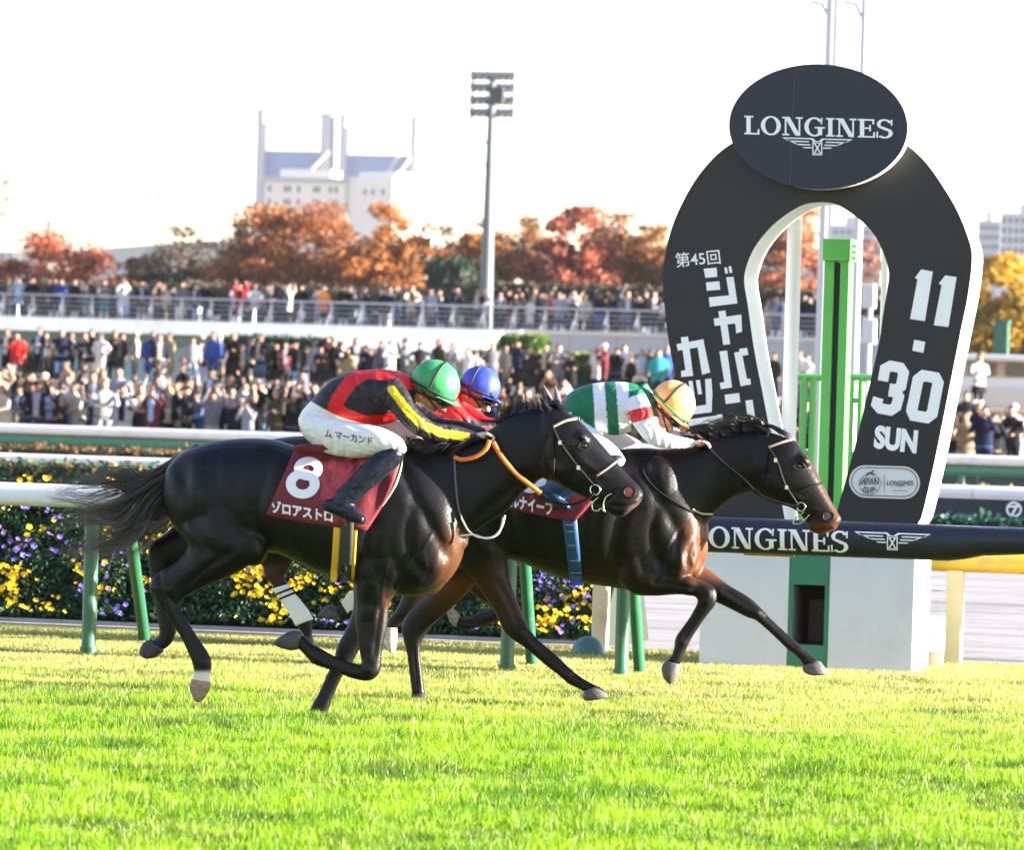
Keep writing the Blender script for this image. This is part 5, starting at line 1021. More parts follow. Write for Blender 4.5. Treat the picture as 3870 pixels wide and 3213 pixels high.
# ---- third horse, mostly hidden on the rail side
kx, ky, ks = 1817, 1447, .93
def T3(x, y): return (kx + (x - 1647) * ks, ky + (y - 1441) * ks)
third_cfg = dict(
    Y=Y_THIRD, cx=1450, label="dark racehorse with white bandaged hind legs, mostly hidden behind the other two", base=(.008, .005, .005), sunlit=(.10, .035, .014), dark=(.0055, .0045, .0045), black_z=.7,
    torso=[(T3(x, 0)[0], T3(0, t)[1], T3(0, b)[1], w) for x, t, b, w in near_cfg["torso"]],
    neck=[((1680, 1690), (1800, 2060), .16), ((1780, 1664), (1890, 1960), .13), ((1880, 1625), (1960, 1880), .10), ((1960, 1580), (2030, 1800), .09), ((2040, 1545), (2085, 1740), .08)],
    head=[((2095, 1522), (2060, 1620), .06), ((2145, 1556), (2075, 1720), .09), ((2180, 1602), (2100, 1780), .10), ((2225, 1668), (2150, 1810), .085), ((2262, 1730), (2195, 1840), .065), ((2295, 1785), (2235, 1860), .055), ((2305, 1812), (2262, 1850), .035)],
    legs=[("leg_hind_near", [((890, 1950), (1190, 2020), .11, -.14), ((900, 2050), (1130, 2100), .10, -.14), ((950, 2110), (1100, 2130), .06, -.14), ((990, 2140), (1098, 2140), .044, -.14), ((1000, 2180), (1078, 2175), .04, -.14), ((1030, 2215), (1082, 2200), .03, -.14), ((1060, 2260), (1105, 2238), .026, -.14), ((1100, 2320), (1150, 2292), .028, -.14), ((1122, 2365), (1178, 2340), .033, -.14), ((1140, 2392), (1180, 2388), .028, -.14), ((1150, 2410), (1178, 2412), .028, -.14)]),
          ("leg_hind_far", [((1000, 1950), (1300, 2040), .11, .14), ((1150, 2080), (1420, 2110), .09, .14), ((1280, 2130), (1450, 2170), .06, .14), ((1350, 2170), (1450, 2200), .042, .14), ((1360, 2215), (1420, 2240), .032, .14), ((1320, 2248), (1350, 2290), .027, .14), ((1290, 2285), (1330, 2340), .033, .14), ((1262, 2300), (1290, 2345), .028, .14)]),
          ("leg_fore_near", [((1650, 2060), (1860, 2120), .09, -.12), ((1720, 2180), (1880, 2200), .07, -.12), ((1790, 2250), (1905, 2260), .05, -.12), ((1850, 2285), (1920, 2310), .042, -.12), ((1860, 2300), (1900, 2340), .035, -.12), ((1810, 2318), (1825, 2368), .028, -.12), ((1765, 2340), (1768, 2382), .033, -.12), ((1735, 2330), (1725, 2372), .028, -.12)]),
          ("leg_fore_far", [((1540, 2100), (1720, 2160), .08, .12), ((1530, 2220), (1630, 2250), .055, .12), ((1500, 2300), (1570, 2320), .042, .12), ((1470, 2340), (1530, 2350), .03, .12), ((1458, 2370), (1502, 2375), .03, .12)])],
    hooves=[([((1148, 2405), (1180, 2405), .034, -.14), ((1146, 2425), (1184, 2428), .042, -.14), ((1152, 2440), (1180, 2442), .04, -.14)], (.04, .035, .04)),
            ([((1270, 2298), (1290, 2345), .034, .14), ((1238, 2288), (1250, 2344), .043, .14), ((1204, 2322), (1208, 2332), .03, .14)], (.06, .06, .07)),
            ([((1738, 2328), (1724, 2374), .034, -.12), ((1712, 2300), (1700, 2350), .042, -.12), ((1704, 2296), (1690, 2310), .03, -.12)], (.22, .19, .16)),
            ([((1458, 2372), (1500, 2376), .034, .12), ((1454, 2420), (1500, 2425), .044, .12), ((1470, 2466), (1492, 2468), .03, .12)], (.5, .45, .38))],
    bulges=[], ears=[[((2070, 1530), (2096, 1530), .02, -.05), ((2058, 1490), (2082, 1490), .024, -.055), ((2048, 1450), (2054, 1450), .008, -.06)], [((2096, 1530), (2128, 1530), .02, .05), ((2092, 1495), (2118, 1495), .024, .055), ((2095, 1455), (2100, 1455), .008, .06)]],
    eye=(2170, 1650), nostril=(2270, 1800, 12, 12), sunlit_fn=lambda px, c: .3 * sm(2100, 2200, px[:, 1]),
    patches=[(lambda px, c: sm(1520, 1500, px[:, 1]) * (px[:, 0] > 2030) * .8, (.12, .12, .14))])
h_third, bvh_third, me_third = make_horse(third_cfg)
def bandage(rows, stripes):
    V, Fc = limb(Y_THIRD, rows, n=18, sub=4, close=.02); put("bandage", V, Fc, M_whitesock, h_third)
    for rw in stripes:
        V, Fc = limb(Y_THIRD, rw, n=18, sub=2, close=.0); put("bandage_stripe", V, Fc, M_strap, h_third)
bandage([((1028, 2228), (1090, 2208), .036, -.14), ((1054, 2264), (1112, 2240), .033, -.14), ((1094, 2324), (1158, 2296), .035, -.14), ((1118, 2368), (1184, 2340), .039, -.14)], [[((1040, 2246), (1102, 2221), .037, -.14), ((1044, 2252), (1107, 2228), .037, -.14)], [((1052, 2264), (1114, 2238), .036, -.14), ((1056, 2270), (1118, 2245), .036, -.14)]])
bandage([((1372, 2210), (1420, 2245), .035, .14), ((1318, 2244), (1350, 2296), .033, .14), ((1292, 2276), (1326, 2330), .038, .14)], [[((1340, 2230), (1375, 2275), .036, .14), ((1334, 2234), (1369, 2280), .036, .14)]])
strands("tail", [[(880, 1760), (800, 1830), (760, 1900), (740, 1960)], [(890, 1790), (830, 1880), (800, 1960), (790, 2020)]], 150, Y_THIRD, .06, .0028, h_third, (.010, .008, .008), (.03, .025, .022), 44, 8, 8, 6)
sheet("number_cloth", bvh_third, cloth_uv((T3(1122, 0)[0], T3(0, 1676)[1]), (T3(1522, 0)[0], T3(0, 1700)[1]), T3(1386, 2006), T3(1005, 1948), (22, 6)), 16, 10, .016, Y_THIRD - .25, M_cloth, h_third)
# ================================================================== jockeys
M_silk = mat_attr("silk_and_skin", .5, .35, bump=.75, bscale=15, bdist=.02, stretch=(1.0, 1.0, 2.4))
M_boot = mat("boot_black", (.006, .009, .016), .33, var=.3, scale=30, bump=.8, bscale=16, spec=.3)
M_bootb = mat("boot_blue", (.006, .022, .06), .28, var=.3, scale=30, bump=.5, bscale=30, spec=.6)
M_goggle = mat("goggle_dark", (.008, .007, .008), .12, var=.1, coat=.6)
SKIN = np.array([.50, .25, .15]); SKIN2 = np.array([.56, .30, .19])
def fist(px, py, Y, k_, dx=1):
    """palm and five bent fingers closed on the rein; k_ photo pixels per metre"""
    out = [("hand", blob(px, py, Y, .036, .040, .022))]
    for i in range(4):
        yy = Y - .030 + .0205 * i; ln = (.9, 1.05, 1.0, .82)[i]
        a = P(px + .028 * k_, py - .006 * k_, yy); q = [a, a + Vector((.028 * ln, 0, -.004)), a + Vector((.040 * ln, 0, -.026)), a + Vector((.022 * ln, 0, -.042))]
        m_ = MB().tube(q, [.0095, .009, .0085, .007], 10); out.append(("hand", (m_.V, m_.F)))
    a = P(px + .004 * k_, py - .010 * k_, Y - .034); m_ = MB().tube([a, a + Vector((.024, -.012, .002)), a + Vector((.048, -.008, -.012))], [.011, .010, .008], 10); out.append(("hand", (m_.V, m_.F)))
    return out
def make_jockey(c):
    Y, k_ = c["Y"], c["k"]; T = c.get("T", lambda x, y: (x, y))
    tr = lambda rows: [(T(*r[0]), T(*r[1]), *r[2:]) for r in rows]
    root = empty("person", (P(*T(*c["foot"]), Y).x, Y, P(*T(*c["foot"]), Y).z), c["label"], "jockey", "jockeys")
    parts = [("torso", limb(Y, tr(c["torso"]), n=24, sub=4)), ("neck", limb(Y, tr(c["neck"]), n=16, sub=4))]
    hx, hy = T(*c["head"]); parts += [("head", blob(hx, hy, Y, .098, .076, .10, 16, c["tilt"]))]
    jx, jy = T(*c["jaw"]); parts += [("head", blob(jx, jy, Y, .060, .055, .065, 14, c["tilt"])), ("head", blob(*T(*c["nose"]), Y, .024, .016, .020, 12, .5)), ("head", blob(*T(*c["chin"]), Y, .026, .026, .022, 12, .3)), ("head", blob(*T(*c["brow"]), Y, .03, .05, .02, 12, .4)), ("head", blob(*T(*c["ear"]), Y - .074, .018, .012, .030, 10, .3))]
    for s_, dx, dy in ((-1, 0, 0), (1, *c["far"])):
        sh = lambda rows: [((r[0][0] + dx * r[4], r[0][1] + dy * r[4]), (r[1][0] + dx * r[4], r[1][1] + dy * r[4]), r[2], r[3] * -s_) for r in rows]
        parts.append(("arm" if s_ < 0 else "arm_far", limb(Y, tr(sh([(*r, .35) for r in c["arm"]])), n=18, sub=4)))
        parts.append(("thigh" if s_ < 0 else "thigh_far", limb(Y, tr(sh([(*r, i / (len(c["thigh"]) - 1)) for i, r in enumerate(c["thigh"])])), n=20, sub=4)))
        w = T(c["hand"][0] + dx * .35, c["hand"][1] + dy * .35); parts += fist(*w, Y + s_ * c["hand"][2], k_)
    me = union([p[1] for p in parts], .007, 3); carve(me, Y, [([T(*q) for q in pts], d, w) for pts, d, w in c.get('folds', [])]); co = coords(me); px = PX(co); ids = nearest_ids(me, parts); nm = np.array([p[0] for p in parts])[ids]
    paint(me, c["paint"](px, co, nm)); bv = bvh_of(me); shift_mesh(me, root.location); link("body", me, M_silk, root)
    # boots
    for s_, dx, dy in ((-1, 0, 0), (1, *c["far"])):
        sh = lambda rows, f: [(T(r[0][0] + dx * f, r[0][1] + dy * f), T(r[1][0] + dx * f, r[1][1] + dy * f), r[2], r[3] * -s_) for r in rows]
        bm_ = union([limb(Y, sh(c["boot"], .6), n=20, sub=4), limb(Y, sh(c["footp"], .4), n=18, sub=4, expo=2.4)], .006, 3); shift_mesh(bm_, root.location)
        b_ = link("boot", bm_, c["boot_m"], root)
    # helmet
    cx, cy_, rx, rz = c["helmet"]; p = P(*T(cx, cy_), Y); tl_ = c["htilt"]
    ca, sa = math.cos(tl_), math.sin(tl_)
    rot = lambda v: Vector((p.x + v[0] * ca + v[2] * sa, p.y + v[1], p.z - v[0] * sa + v[2] * ca))
    hb = MB().ball((0, 0, 0), (rx, rx * .82, rz), 48, 24, -.42); hv = np.array(hb.V); az_ = np.arctan2(hv[:, 1], hv[:, 0]); el_ = hv[:, 2] / rz      # silk cover: gathered folds towards the rim
    fold = 1 + .016 * np.clip(.75 - el_, 0, 1) * np.sin(9 * az_ + 4 * np.sin(2 * az_) + 3 * el_) + .012 * np.sin(3 * az_ + 5 * el_ + 1) * np.clip(el_ + .2, 0, 1)
    V = [tuple(rot(v)) for v in hv * fold[:, None]]
    hm_ = put("helmet", V, hb.F, c["helmet_m"], root, True)
    hbv = BVHTree.FromPolygons(V, hb.F)
    # peak at the front
    pk = MB(); n = 14; rows = []
    for i in range(n + 1):
        a = R(-62 + 124 * i / n); e = .5 + .5 * math.cos(R(-90 + 180 * i / n) )
        r0, r1 = rx * .90, rx * .90 + .058 * math.cos(R(-90 + 180 * i / n)) ** .7 if 0 < i < n else rx * .91
        rows.append([(r0 * math.cos(a), r0 * .82 * math.sin(a), -rz * .34), (r1 * math.cos(a), r1 * .86 * math.sin(a), -rz * .42), (r1 * math.cos(a), r1 * .86 * math.sin(a), -rz * .47), (r0 * math.cos(a), r0 * .82 * math.sin(a), -rz * .42)])
    V2 = [tuple(rot(v)) for r_ in rows for v in r_]; F2 = [(4 * i + j, 4 * i + (j + 1) % 4, 4 * i + 4 + (j + 1) % 4, 4 * i + 4 + j) for i in range(n) for j in range(4)] + [(0, 1, 2, 3), (4 * n + 3, 4 * n + 2, 4 * n + 1, 4 * n)]
    put("peak", V2, F2, c["helmet_m"], hm_, True)
    # elastic bands over the helmet
    for ax, ln in c["bands"]:
        q = []
        for i in range(25):
            a = R(-10 + 200 * i / 24) if ax == 'over' else R(360 * i / 24)
            if ax == 'over': v = (rx * ln[0] + .0, -rx * .82 * 1.02 * math.cos(a), rz * 1.02 * math.sin(a)); sc_ = math.sqrt(max(0, 1 - ln[0] ** 2)); v = (v[0], v[1] * sc_, v[2] * sc_)
            else: v = (rx * 1.01 * math.cos(a) * ln[0], rx * .82 * 1.01 * math.sin(a) * ln[0], rz * (ln[1] + ln[2] * math.cos(a)))
            q.append(rot(v))
        MB().tube(q, .0075, 8, ax == 'over').build("helmet_band", c["band_m"], hm_, True)
    # goggles
    g = T(*c["goggle"]); gb = blob(g[0], g[1], Y, .044, .080, .031, 18, c["tilt"]); put("goggles", *gb, M_goggle, root)
    gs = P(g[0] - 8, g[1] - 2, Y); ge = P(*T(c["ear"][0] - 14, c["ear"][1] - 16), Y)
    MB().tube([(gs.x, Y - .072, gs.z), ((gs.x + ge.x) / 2, Y - .086, (gs.z + ge.z) / 2), (ge.x, Y - .076, ge.z)], .0085, 8).build("goggle_strap", c["band_m"], root, True)
    cs = P(*T(c["ear"][0] + 12, c["ear"][1] - 20), Y); ce = P(*T(*c["chin"]), Y); MB().tube([(cs.x, Y - .082, cs.z), ((cs.x + ce.x) / 2 - .01, Y - .068, (cs.z + ce.z) / 2), (ce.x - .01, Y - .02, ce.z - .018)], .005, 6).build("chin_strap", c["band_m"], root, True)
    return root, bv, me
def near_paint(px, co, nm):
    B = (px - np.array([950, 1300])) * 2.051; n = len(px)
    red, blk, yel, wht = np.array([.62, .008, .010]), np.array([.012, .011, .014]), np.array([.80, .56, .008]), np.array([.74, .71, .66])
    col = np.tile(blk, (n, 1))
    d = seg_dist(B, [(1235, 300), (1060, 226), (890, 215), (770, 290), (690, 400), (640, 500), (735, 560), (890, 612), (1140, 590)])
    tor = (nm == "torso") | (nm == "thigh") & (B[:, 1] < 560); col[(d < 54) & (nm != "arm")] = red
    col[(nm == "neck")] = SKIN
    arm = (nm == "arm") | (nm == "arm_far"); col[arm] = blk
    dy_ = seg_dist(B, [(1085, 352), (1165, 455), (1235, 548), (1335, 630), (1480, 692), (1690, 724)]); col[arm & (dy_ < 31) & (B[:, 0] < 1695) & (co[:, 1] < Y_NEAR - .1)] = yel
    th = (nm == "thigh") | (nm == "thigh_far"); wl = np.interp(px[:, 0], [1130, 1179, 1223, 1291, 1379, 1440, 1535, 1640], [1490, 1519, 1546, 1578, 1603, 1602, 1640, 1600])
    col[th & ((px[:, 1] > wl) | (nm == "thigh_far"))] = wht; col[(nm == "torso") & (px[:, 1] > wl) & (px[:, 0] < 1400)] = wht
    col[nm == "head"] = SKIN; col[nm == "hand"] = np.array([.60, .42, .40])
    col[(nm == "head") & (px[:, 1] > 1538)] = np.array([.45, .18, .12])
    return col
near_j = dict(Y=Y_NEAR, k=631, foot=(1300, 1960), label="jockey with green cap in black and red silks with yellow sleeve stripe, riding number 8", far=(95, -45),
    torso=[((1148, 1548), (1162, 1645), .10), ((1178, 1516), (1215, 1640), .15), ((1230, 1455), (1290, 1606), .165), ((1300, 1413), (1370, 1608), .175), ((1380, 1398), (1440, 1606), .185), ((1460, 1396), (1500, 1590), .19), ((1530, 1410), (1550, 1550), .16), ((1562, 1428), (1580, 1500), .09)],
    neck=[((1545, 1430), (1560, 1510), .06), ((1600, 1440), (1600, 1530), .058), ((1630, 1455), (1625, 1535), .055)],
    head=(1644, 1466), jaw=(1640, 1508), nose=(1702, 1524), chin=(1672, 1548), brow=(1690, 1488), ear=(1592, 1492), tilt=.5,
    arm=[((1505, 1425), (1440, 1520), .07, -.17), ((1545, 1482), (1482, 1560), .062, -.2), ((1570, 1534), (1520, 1602), .056, -.22), ((1612, 1576), (1570, 1642), .052, -.21), ((1650, 1598), (1632, 1669), .05, -.18), ((1730, 1609), (1716, 1675), .043, -.12), ((1803, 1634), (1800, 1664), .033, -.08)],
    hand=(1826, 1646, .075),
    thigh=[((1152, 1560), (1172, 1672), .11, -.12), ((1230, 1572), (1230, 1712), .10, -.18), ((1330, 1594), (1340, 1733), .09, -.24), ((1430, 1612), (1430, 1724), .08, -.27), ((1508, 1650), (1490, 1722), .065, -.28), ((1530, 1682), (1518, 1716), .05, -.28)],
    boot=[((1528, 1722), (1474, 1680), .064, -.285), ((1498, 1768), (1432, 1704), .066, -.30), ((1444, 1814), (1378, 1746), .062, -.32), ((1384, 1866), (1324, 1806), .052, -.335), ((1344, 1908), (1276, 1852), .047, -.345), ((1336, 1930), (1256, 1888), .046, -.35)],
    footp=[((1236, 1886), (1228, 1932), .036, -.35), ((1290, 1884), (1290, 1957), .042, -.35), ((1340, 1912), (1332, 1974), .045, -.355), ((1378, 1952), (1368, 1984), .04, -.36)],
    boot_m=M_boot, helmet=(1646, 1448, .150, .137), htilt=.42, helmet_m=mat("cap_green", (.035, .27, .085), .5, var=.12, scale=10, bump=.5, bscale=9, coat=.0), bands=[('over', (.05,)), ('ring', (.985, -.30, -.02))], band_m=mat("band_black", (.012, .012, .014), .7), goggle=(1676, 1518), paint=near_paint, folds=[([(1165, 1560), (1200, 1610), (1215, 1690)], .006, 6), ([(1185, 1550), (1240, 1610), (1262, 1710)], .007, 7), ([(1210, 1560), (1290, 1630), (1310, 1725)], .005, 6), ([(1250, 1580), (1330, 1650), (1370, 1730)], .004, 6), ([(1300, 1600), (1400, 1640), (1450, 1715)], .004, 6), ([(1470, 1640), (1500, 1680), (1490, 1715)], .006, 6), ([(1500, 1560), (1540, 1590), (1560, 1630)], .007, 6), ([(1530, 1550), (1575, 1590), (1600, 1650)], .006, 6), ([(1600, 1590), (1625, 1630), (1635, 1665)], .005, 5), ([(1690, 1610), (1700, 1640), (1695, 1670)], .004, 5), ([(1440, 1420), (1470, 1470), (1440, 1540)], .007, 8), ([(1330, 1420), (1380, 1500), (1440, 1560)], .006, 9), ([(1400, 1410), (1420, 1500), (1490, 1560)], .005, 8), ([(1240, 1480), (1290, 1540), (1380, 1580)], .005, 8), ([(1260, 1450), (1330, 1530), (1430, 1590)], .004, 7)])
j_near, bvj_near, mej = make_jockey(near_j)
def print_on(name, s_, bv, root, box_, slope, bold, m, Yf, lift=.006):
    V, Fc = text_polys(s_, 1.0, bold); V = fit(V, *box_); V[:, 1] += (V[:, 0] - box_[0]) * slope
    bm = bmesh.new(); vv = [bm.verts.new((x, y, 0)) for x, y in V]
    for f in Fc: bm.faces.new([vv[i] for i in f])
    bmesh.ops.triangulate(bm, faces=bm.faces[:])
    for ax in (0, 1):
        lo, hi = V[:, ax].min(), V[:, ax].max(); nn = max(2, int((hi - lo) / 10))
        for k_ in range(1, nn):
            co = [0, 0, 0]; co[ax] = lo + (hi - lo) * k_ / nn
            bmesh.ops.bisect_plane(bm, geom=bm.verts[:] + bm.edges[:] + bm.faces[:], plane_co=co, plane_no=(1, 0, 0) if ax == 0 else (0, 1, 0))
    bm.verts.index_update()
    W_ = [tuple(hit(bv, v.co.x, v.co.y, lift, Yf)) for v in bm.verts]; FF = [tuple(v.index for v in f.verts) for f in bm.faces]; bm.free()
    return put(name, W_, FF, m, root, False)
print_on("name_lettering", "ム マーカンド", bvj_near, j_near, (1228, 1622, 1408, 1652), .17, .012, mat("print_darkred", (.10, .015, .02), .7), Y_NEAR - .3)
def lead_paint(px, co, nm):
    n = len(px); grn, wht, red = np.array([.004, .135, .055]), np.array([.74, .73, .76]), np.array([.66, .012, .012]); col = np.tile(wht, (n, 1))
    q = px[:, 0] - (px[:, 1] - 1443) * .07
    tor = nm == "torso"; g = (q < 2239) | ((q > 2284) & (q < 2327)) | (q > 2373); col[tor & g] = grn; col[tor & ~g] = wht
    col[tor & (px[:, 0] < 2150) & (px[:, 1] > 1440 + (px[:, 0] - 2090) * 1.55 + 40)] = wht
    arm = (nm == "arm") | (nm == "arm_far"); qq = px[:, 1] + .27 * (px[:, 0] - 2420); col[arm] = wht; col[arm & (qq > 1542) & (qq < 1591)] = red
    col[arm & (qq < 1490)] = grn
    col[(nm == "head") | (nm == "neck")] = SKIN2; col[nm == "hand"] = np.array([.62, .42, .38]); col[(nm == "neck") & (px[:, 0] < 2492)] = grn
    return col
lead_j = dict(Y=Y_LEAD, k=597, foot=(2100, 1900), label="jockey with orange cap in green and white hooped silks with red armband", far=(60, -60),
    torso=[((2114, 1530), (2124, 1600), .10), ((2150, 1488), (2190, 1618), .15), ((2200, 1459), (2255, 1632), .165), ((2260, 1446), (2310, 1645), .175), ((2330, 1443), (2362, 1640), .185), ((2395, 1449), (2412, 1612), .19), ((2442, 1469), (2452, 1582), .15), ((2472, 1492), (2477, 1560), .09)],
    neck=[((2450, 1490), (2455, 1570), .06), ((2500, 1505), (2490, 1580), .058), ((2530, 1520), (2515, 1590), .055)],
    head=(2538, 1538), jaw=(2524, 1582), nose=(2576, 1618), chin=(2532, 1622), brow=(2584, 1568), ear=(2492, 1540), tilt=.75,
    arm=[((2425, 1468), (2372, 1545), .07, -.17), ((2458, 1530), (2388, 1594), .062, -.2), ((2478, 1592), (2424, 1648), .056, -.22), ((2512, 1630), (2472, 1687), .052, -.2), ((2560, 1648), (2545, 1697), .047, -.16), ((2618, 1660), (2616, 1694), .034, -.1)],
    hand=(2644, 1676, .085),
    thigh=[((2118, 1545), (2140, 1650), .11, -.12), ((2200, 1590), (2190, 1712), .10, -.18), ((2270, 1636), (2258, 1758), .09, -.24), ((2330, 1690), (2306, 1770), .075, -.27), ((2358, 1728), (2340, 1764), .055, -.28)],
    boot=[((2358, 1740), (2310, 1712), .06, -.29), ((2296, 1806), (2238, 1748), .062, -.31), ((2206, 1860), (2156, 1790), .056, -.33), ((2134, 1888), (2080, 1818), .047, -.34), ((2100, 1898), (2045, 1842), .046, -.34)],
    footp=[((2040, 1838), (2036, 1884), .036, -.345), ((2080, 1838), (2086, 1906), .042, -.345), ((2120, 1880), (2122, 1922), .044, -.35), ((2150, 1902), (2148, 1928), .04, -.35)],
    boot_m=M_bootb, helmet=(2546, 1520, .143, .132), htilt=.72, helmet_m=mat("cap_orange", (.80, .36, .12), .5, var=.08, scale=10, bump=.5, bscale=9, coat=.0), bands=[('over', (-.18,)), ], band_m=MATS["band_black"], goggle=(2552, 1594), paint=lead_paint, folds=[([(2390, 1480), (2410, 1540), (2400, 1590)], .007, 7), ([(2330, 1450), (2350, 1530), (2400, 1590)], .005, 8), ([(2280, 1450), (2310, 1540), (2370, 1610)], .005, 8), ([(2230, 1460), (2270, 1550), (2330, 1620)], .004, 8), ([(2180, 1480), (2230, 1560), (2290, 1620)], .004, 8), ([(2440, 1600), (2465, 1625), (2470, 1670)], .007, 6), ([(2460, 1590), (2495, 1630), (2500, 1680)], .006, 6), ([(2520, 1640), (2530, 1665), (2525, 1690)], .005, 5), ([(2570, 1655), (2575, 1675), (2570, 1692)], .004, 4), ([(2420, 1530), (2440, 1560), (2430, 1590)], .005, 5)])
j_lead, bvj_lead, _ = make_jockey(lead_j)
# green band round the orange cap
def cap_band(root, c, m, h, wid):
    cx, cy_, rx, rz = c["helmet"]; p = P(cx, cy_, c["Y"]); ca, sa = math.cos(c["htilt"]), math.sin(c["htilt"]); q = []
    for i in range(37):
        a = 2 * math.pi * i / 36; s_ = math.sqrt(1 - h * h) * 1.008; v = (rx * s_ * math.cos(a), rx * .82 * s_ * math.sin(a), rz * h)
        q.append(Vector((p.x + v[0] * ca + v[2] * sa, p.y + v[1], p.z - v[0] * sa + v[2] * ca)))
    MB().tube(q, wid, 8, False).build("cap_stripe", m, root, True)
cap_band(j_lead, lead_j, mat("stripe_green", (.02, .22, .05), .5), -.24, .010)
def third_paint(px, co, nm):
    n = len(px); red, blk, wht = np.array([.60, .008, .012]), np.array([.013, .012, .015]), np.array([.74, .72, .70]); col = np.tile(red, (n, 1))
    col[(nm == "thigh") | (nm == "thigh_far")] = wht; arm = (nm == "arm") | (nm == "arm_far"); col[arm & (px[:, 1] > 1588)] = blk; col[arm & (px[:, 1] > 1612)] = red
    col[(nm == "torso") & (px[:, 0] < 1560)] = blk; col[(nm == "head") | (nm == "neck")] = SKIN; col[nm == "hand"] = SKIN; return col
third_j = dict(near_j); third_j.update(Y=Y_THIRD, k=587, T=T3, label="jockey with blue cap and red silks, behind the green-capped rider", paint=third_paint, helmet=(1646, 1450, .135, .125), htilt=.35, helmet_m=mat("cap_blue", (.028, .055, .42), .5, var=.1, scale=10, bump=.5, bscale=9, coat=.0), bands=[('over', (-.3,)), ('ring', (.985, -.28, -.02))])
j_third, _, _ = make_jockey(third_j)
# ================================================================== infield: terraces, stand deck
Y_FR, Y_MID, Y_DECK = 134.0, 188.0, 232.0
z_fr, z_mid = -.20, zat(560, 1450, Y_MID)
M_tan = mat_ground("terrace_dry_grass", (.30, .21, .11), (.40, .29, .16), (.47, .36, .21), .12, 2.5, bump=.2)
M_conc = mat("concrete_pale", (.52, .50, .47), .85, var=.1, scale=.6, bump=.2, bscale=3)
M_fascia = mat("fascia_white", (.54, .55, .54), .7, var=.05, scale=.4, dirt=(.45, .45, .43), dscale=.6)
M_teal = mat("wall_teal", (.26, .42, .42), .7, var=.1, scale=.5)
M_greyw = mat("wall_grey", (.36, .38, .42), .8, var=.08, scale=.5)
M_railg = mat("railing_grey", (.40, .42, .48), .5, var=.1)
xl_, xr_ = XofPX(-700, 200), XofPX(4600, 200)
ter = empty("terrace", (0, 150, -.45), None, None); ter["kind"] = "structure"
def step(y0, y1, z): MB().box((xl_, y0, -.6), (xr_, y1, z)).build("step", M_tan, ter)
step(130, 144, z_fr); n_st = 7
for i in range(n_st):
    ya = 144 + (183 - 144) * i / n_st; yb_ = 144 + (183 - 144) * (i + 1) / n_st; step(ya, yb_, z_fr + (z_mid - z_fr) * (i + 1) / (n_st + 1))
step(181, 228, z_mid)
for i in range(26):     # stone edges between the steps
    pass
deck_px = lambda x: 1183 + .034 * x
zdk = zat(1935, deck_px(1935), Y_DECK)
xd0, xd1 = XofPX(-600, Y_DECK), XofPX(3420, Y_DECK)
deck = empty("spectator_deck", ((xd0 + xd1) / 2, Y_DECK, z_mid), "long raised viewing deck with white fascia and steel railing across the infield", "viewing deck")
xs_ = [xd0 + (xd1 - xd0) * i / 14 for i in range(15)]
for a, b in zip(xs_[:-1], xs_[1:]):
    MB().box((a + .01, Y_DECK, zdk - .22), (b - .01, Y_DECK + 16, zdk)).build("floor_slab", M_conc, deck)
xf = XofPX(1965, Y_DECK)
nf = 9
for i in range(nf):
    a, b = xd0 + (xf - xd0) * i / nf, xd0 + (xf - xd0) * (i + 1) / nf
    put("fascia_panel", [(a + .01, Y_DECK - .35, zdk + .02), (b - .01, Y_DECK - .35, zdk + .02), (b - .01, Y_DECK - .9, zdk - .62), (a + .01, Y_DECK - .9, zdk - .62), (a + .01, Y_DECK - .02, zdk + .02), (b - .01, Y_DECK - .02, zdk + .02), (b - .01, Y_DECK - .02, zdk - .62), (a + .01, Y_DECK - .02, zdk - .62)], [(3, 2, 1, 0), (0, 1, 5, 4), (7, 6, 2, 3), (0, 4, 7, 3), (1, 2, 6, 5)], M_fascia, deck, False)
for i in range(nf):
    a, b = xd0 + (xf - xd0) * i / nf, xd0 + (xf - xd0) * (i + 1) / nf
    MB().box((a + .012, Y_DECK + .8, z_mid - .3), (b - .012, Y_DECK + 1.0, zdk - .25)).build("wall_panel", M_teal, deck)
    MB().box((a + .5, Y_DECK + .72, zdk - 1.15), (b - .5, Y_DECK + .79, zdk - 1.05)).build("wall_trim", mat("trim_dark_teal", (.10, .2, .21), .6), deck)
ng = 8
for i in range(ng):
    a, b = xf + (xd1 - xf) * i / ng, xf + (xd1 - xf) * (i + 1) / ng
    MB().box((a + .012, Y_DECK - .12, z_mid - .3), (b - .012, Y_DECK - .005, zdk - .12)).build("wall_panel", M_greyw, deck)
MB().box((xf, Y_DECK - .2, zdk - .118), (xd1, Y_DECK - .003, zdk + .05)).build("coping", M_fascia, deck)
# railing of the deck
hr = 1.05
for k_, zz in enumerate((.12, .34, .56, .78)):
    MB().tube([(xd0, Y_DECK + .1, zdk + zz), (xd1, Y_DECK + .1, zdk + zz)], .018, 6).build("railing_wire", M_railg, deck, True)
MB().box((xd0, Y_DECK + .04, zdk + hr - .05), (xd1, Y_DECK + .16, zdk + hr + .035)).build("handrail", M_railg, deck)
x = xd0 + .6
while x < xd1:
    MB().box((x - .035, Y_DECK + .06, zdk), (x + .035, Y_DECK + .14, zdk + hr - .05)).build("baluster", M_railg, deck)
    MB().tube([(x - .28, Y_DECK + .3, zdk), (x, Y_DECK + .15, zdk + hr - .1)], .03, 6).build("brace", M_railg, deck, True); x += 1.42
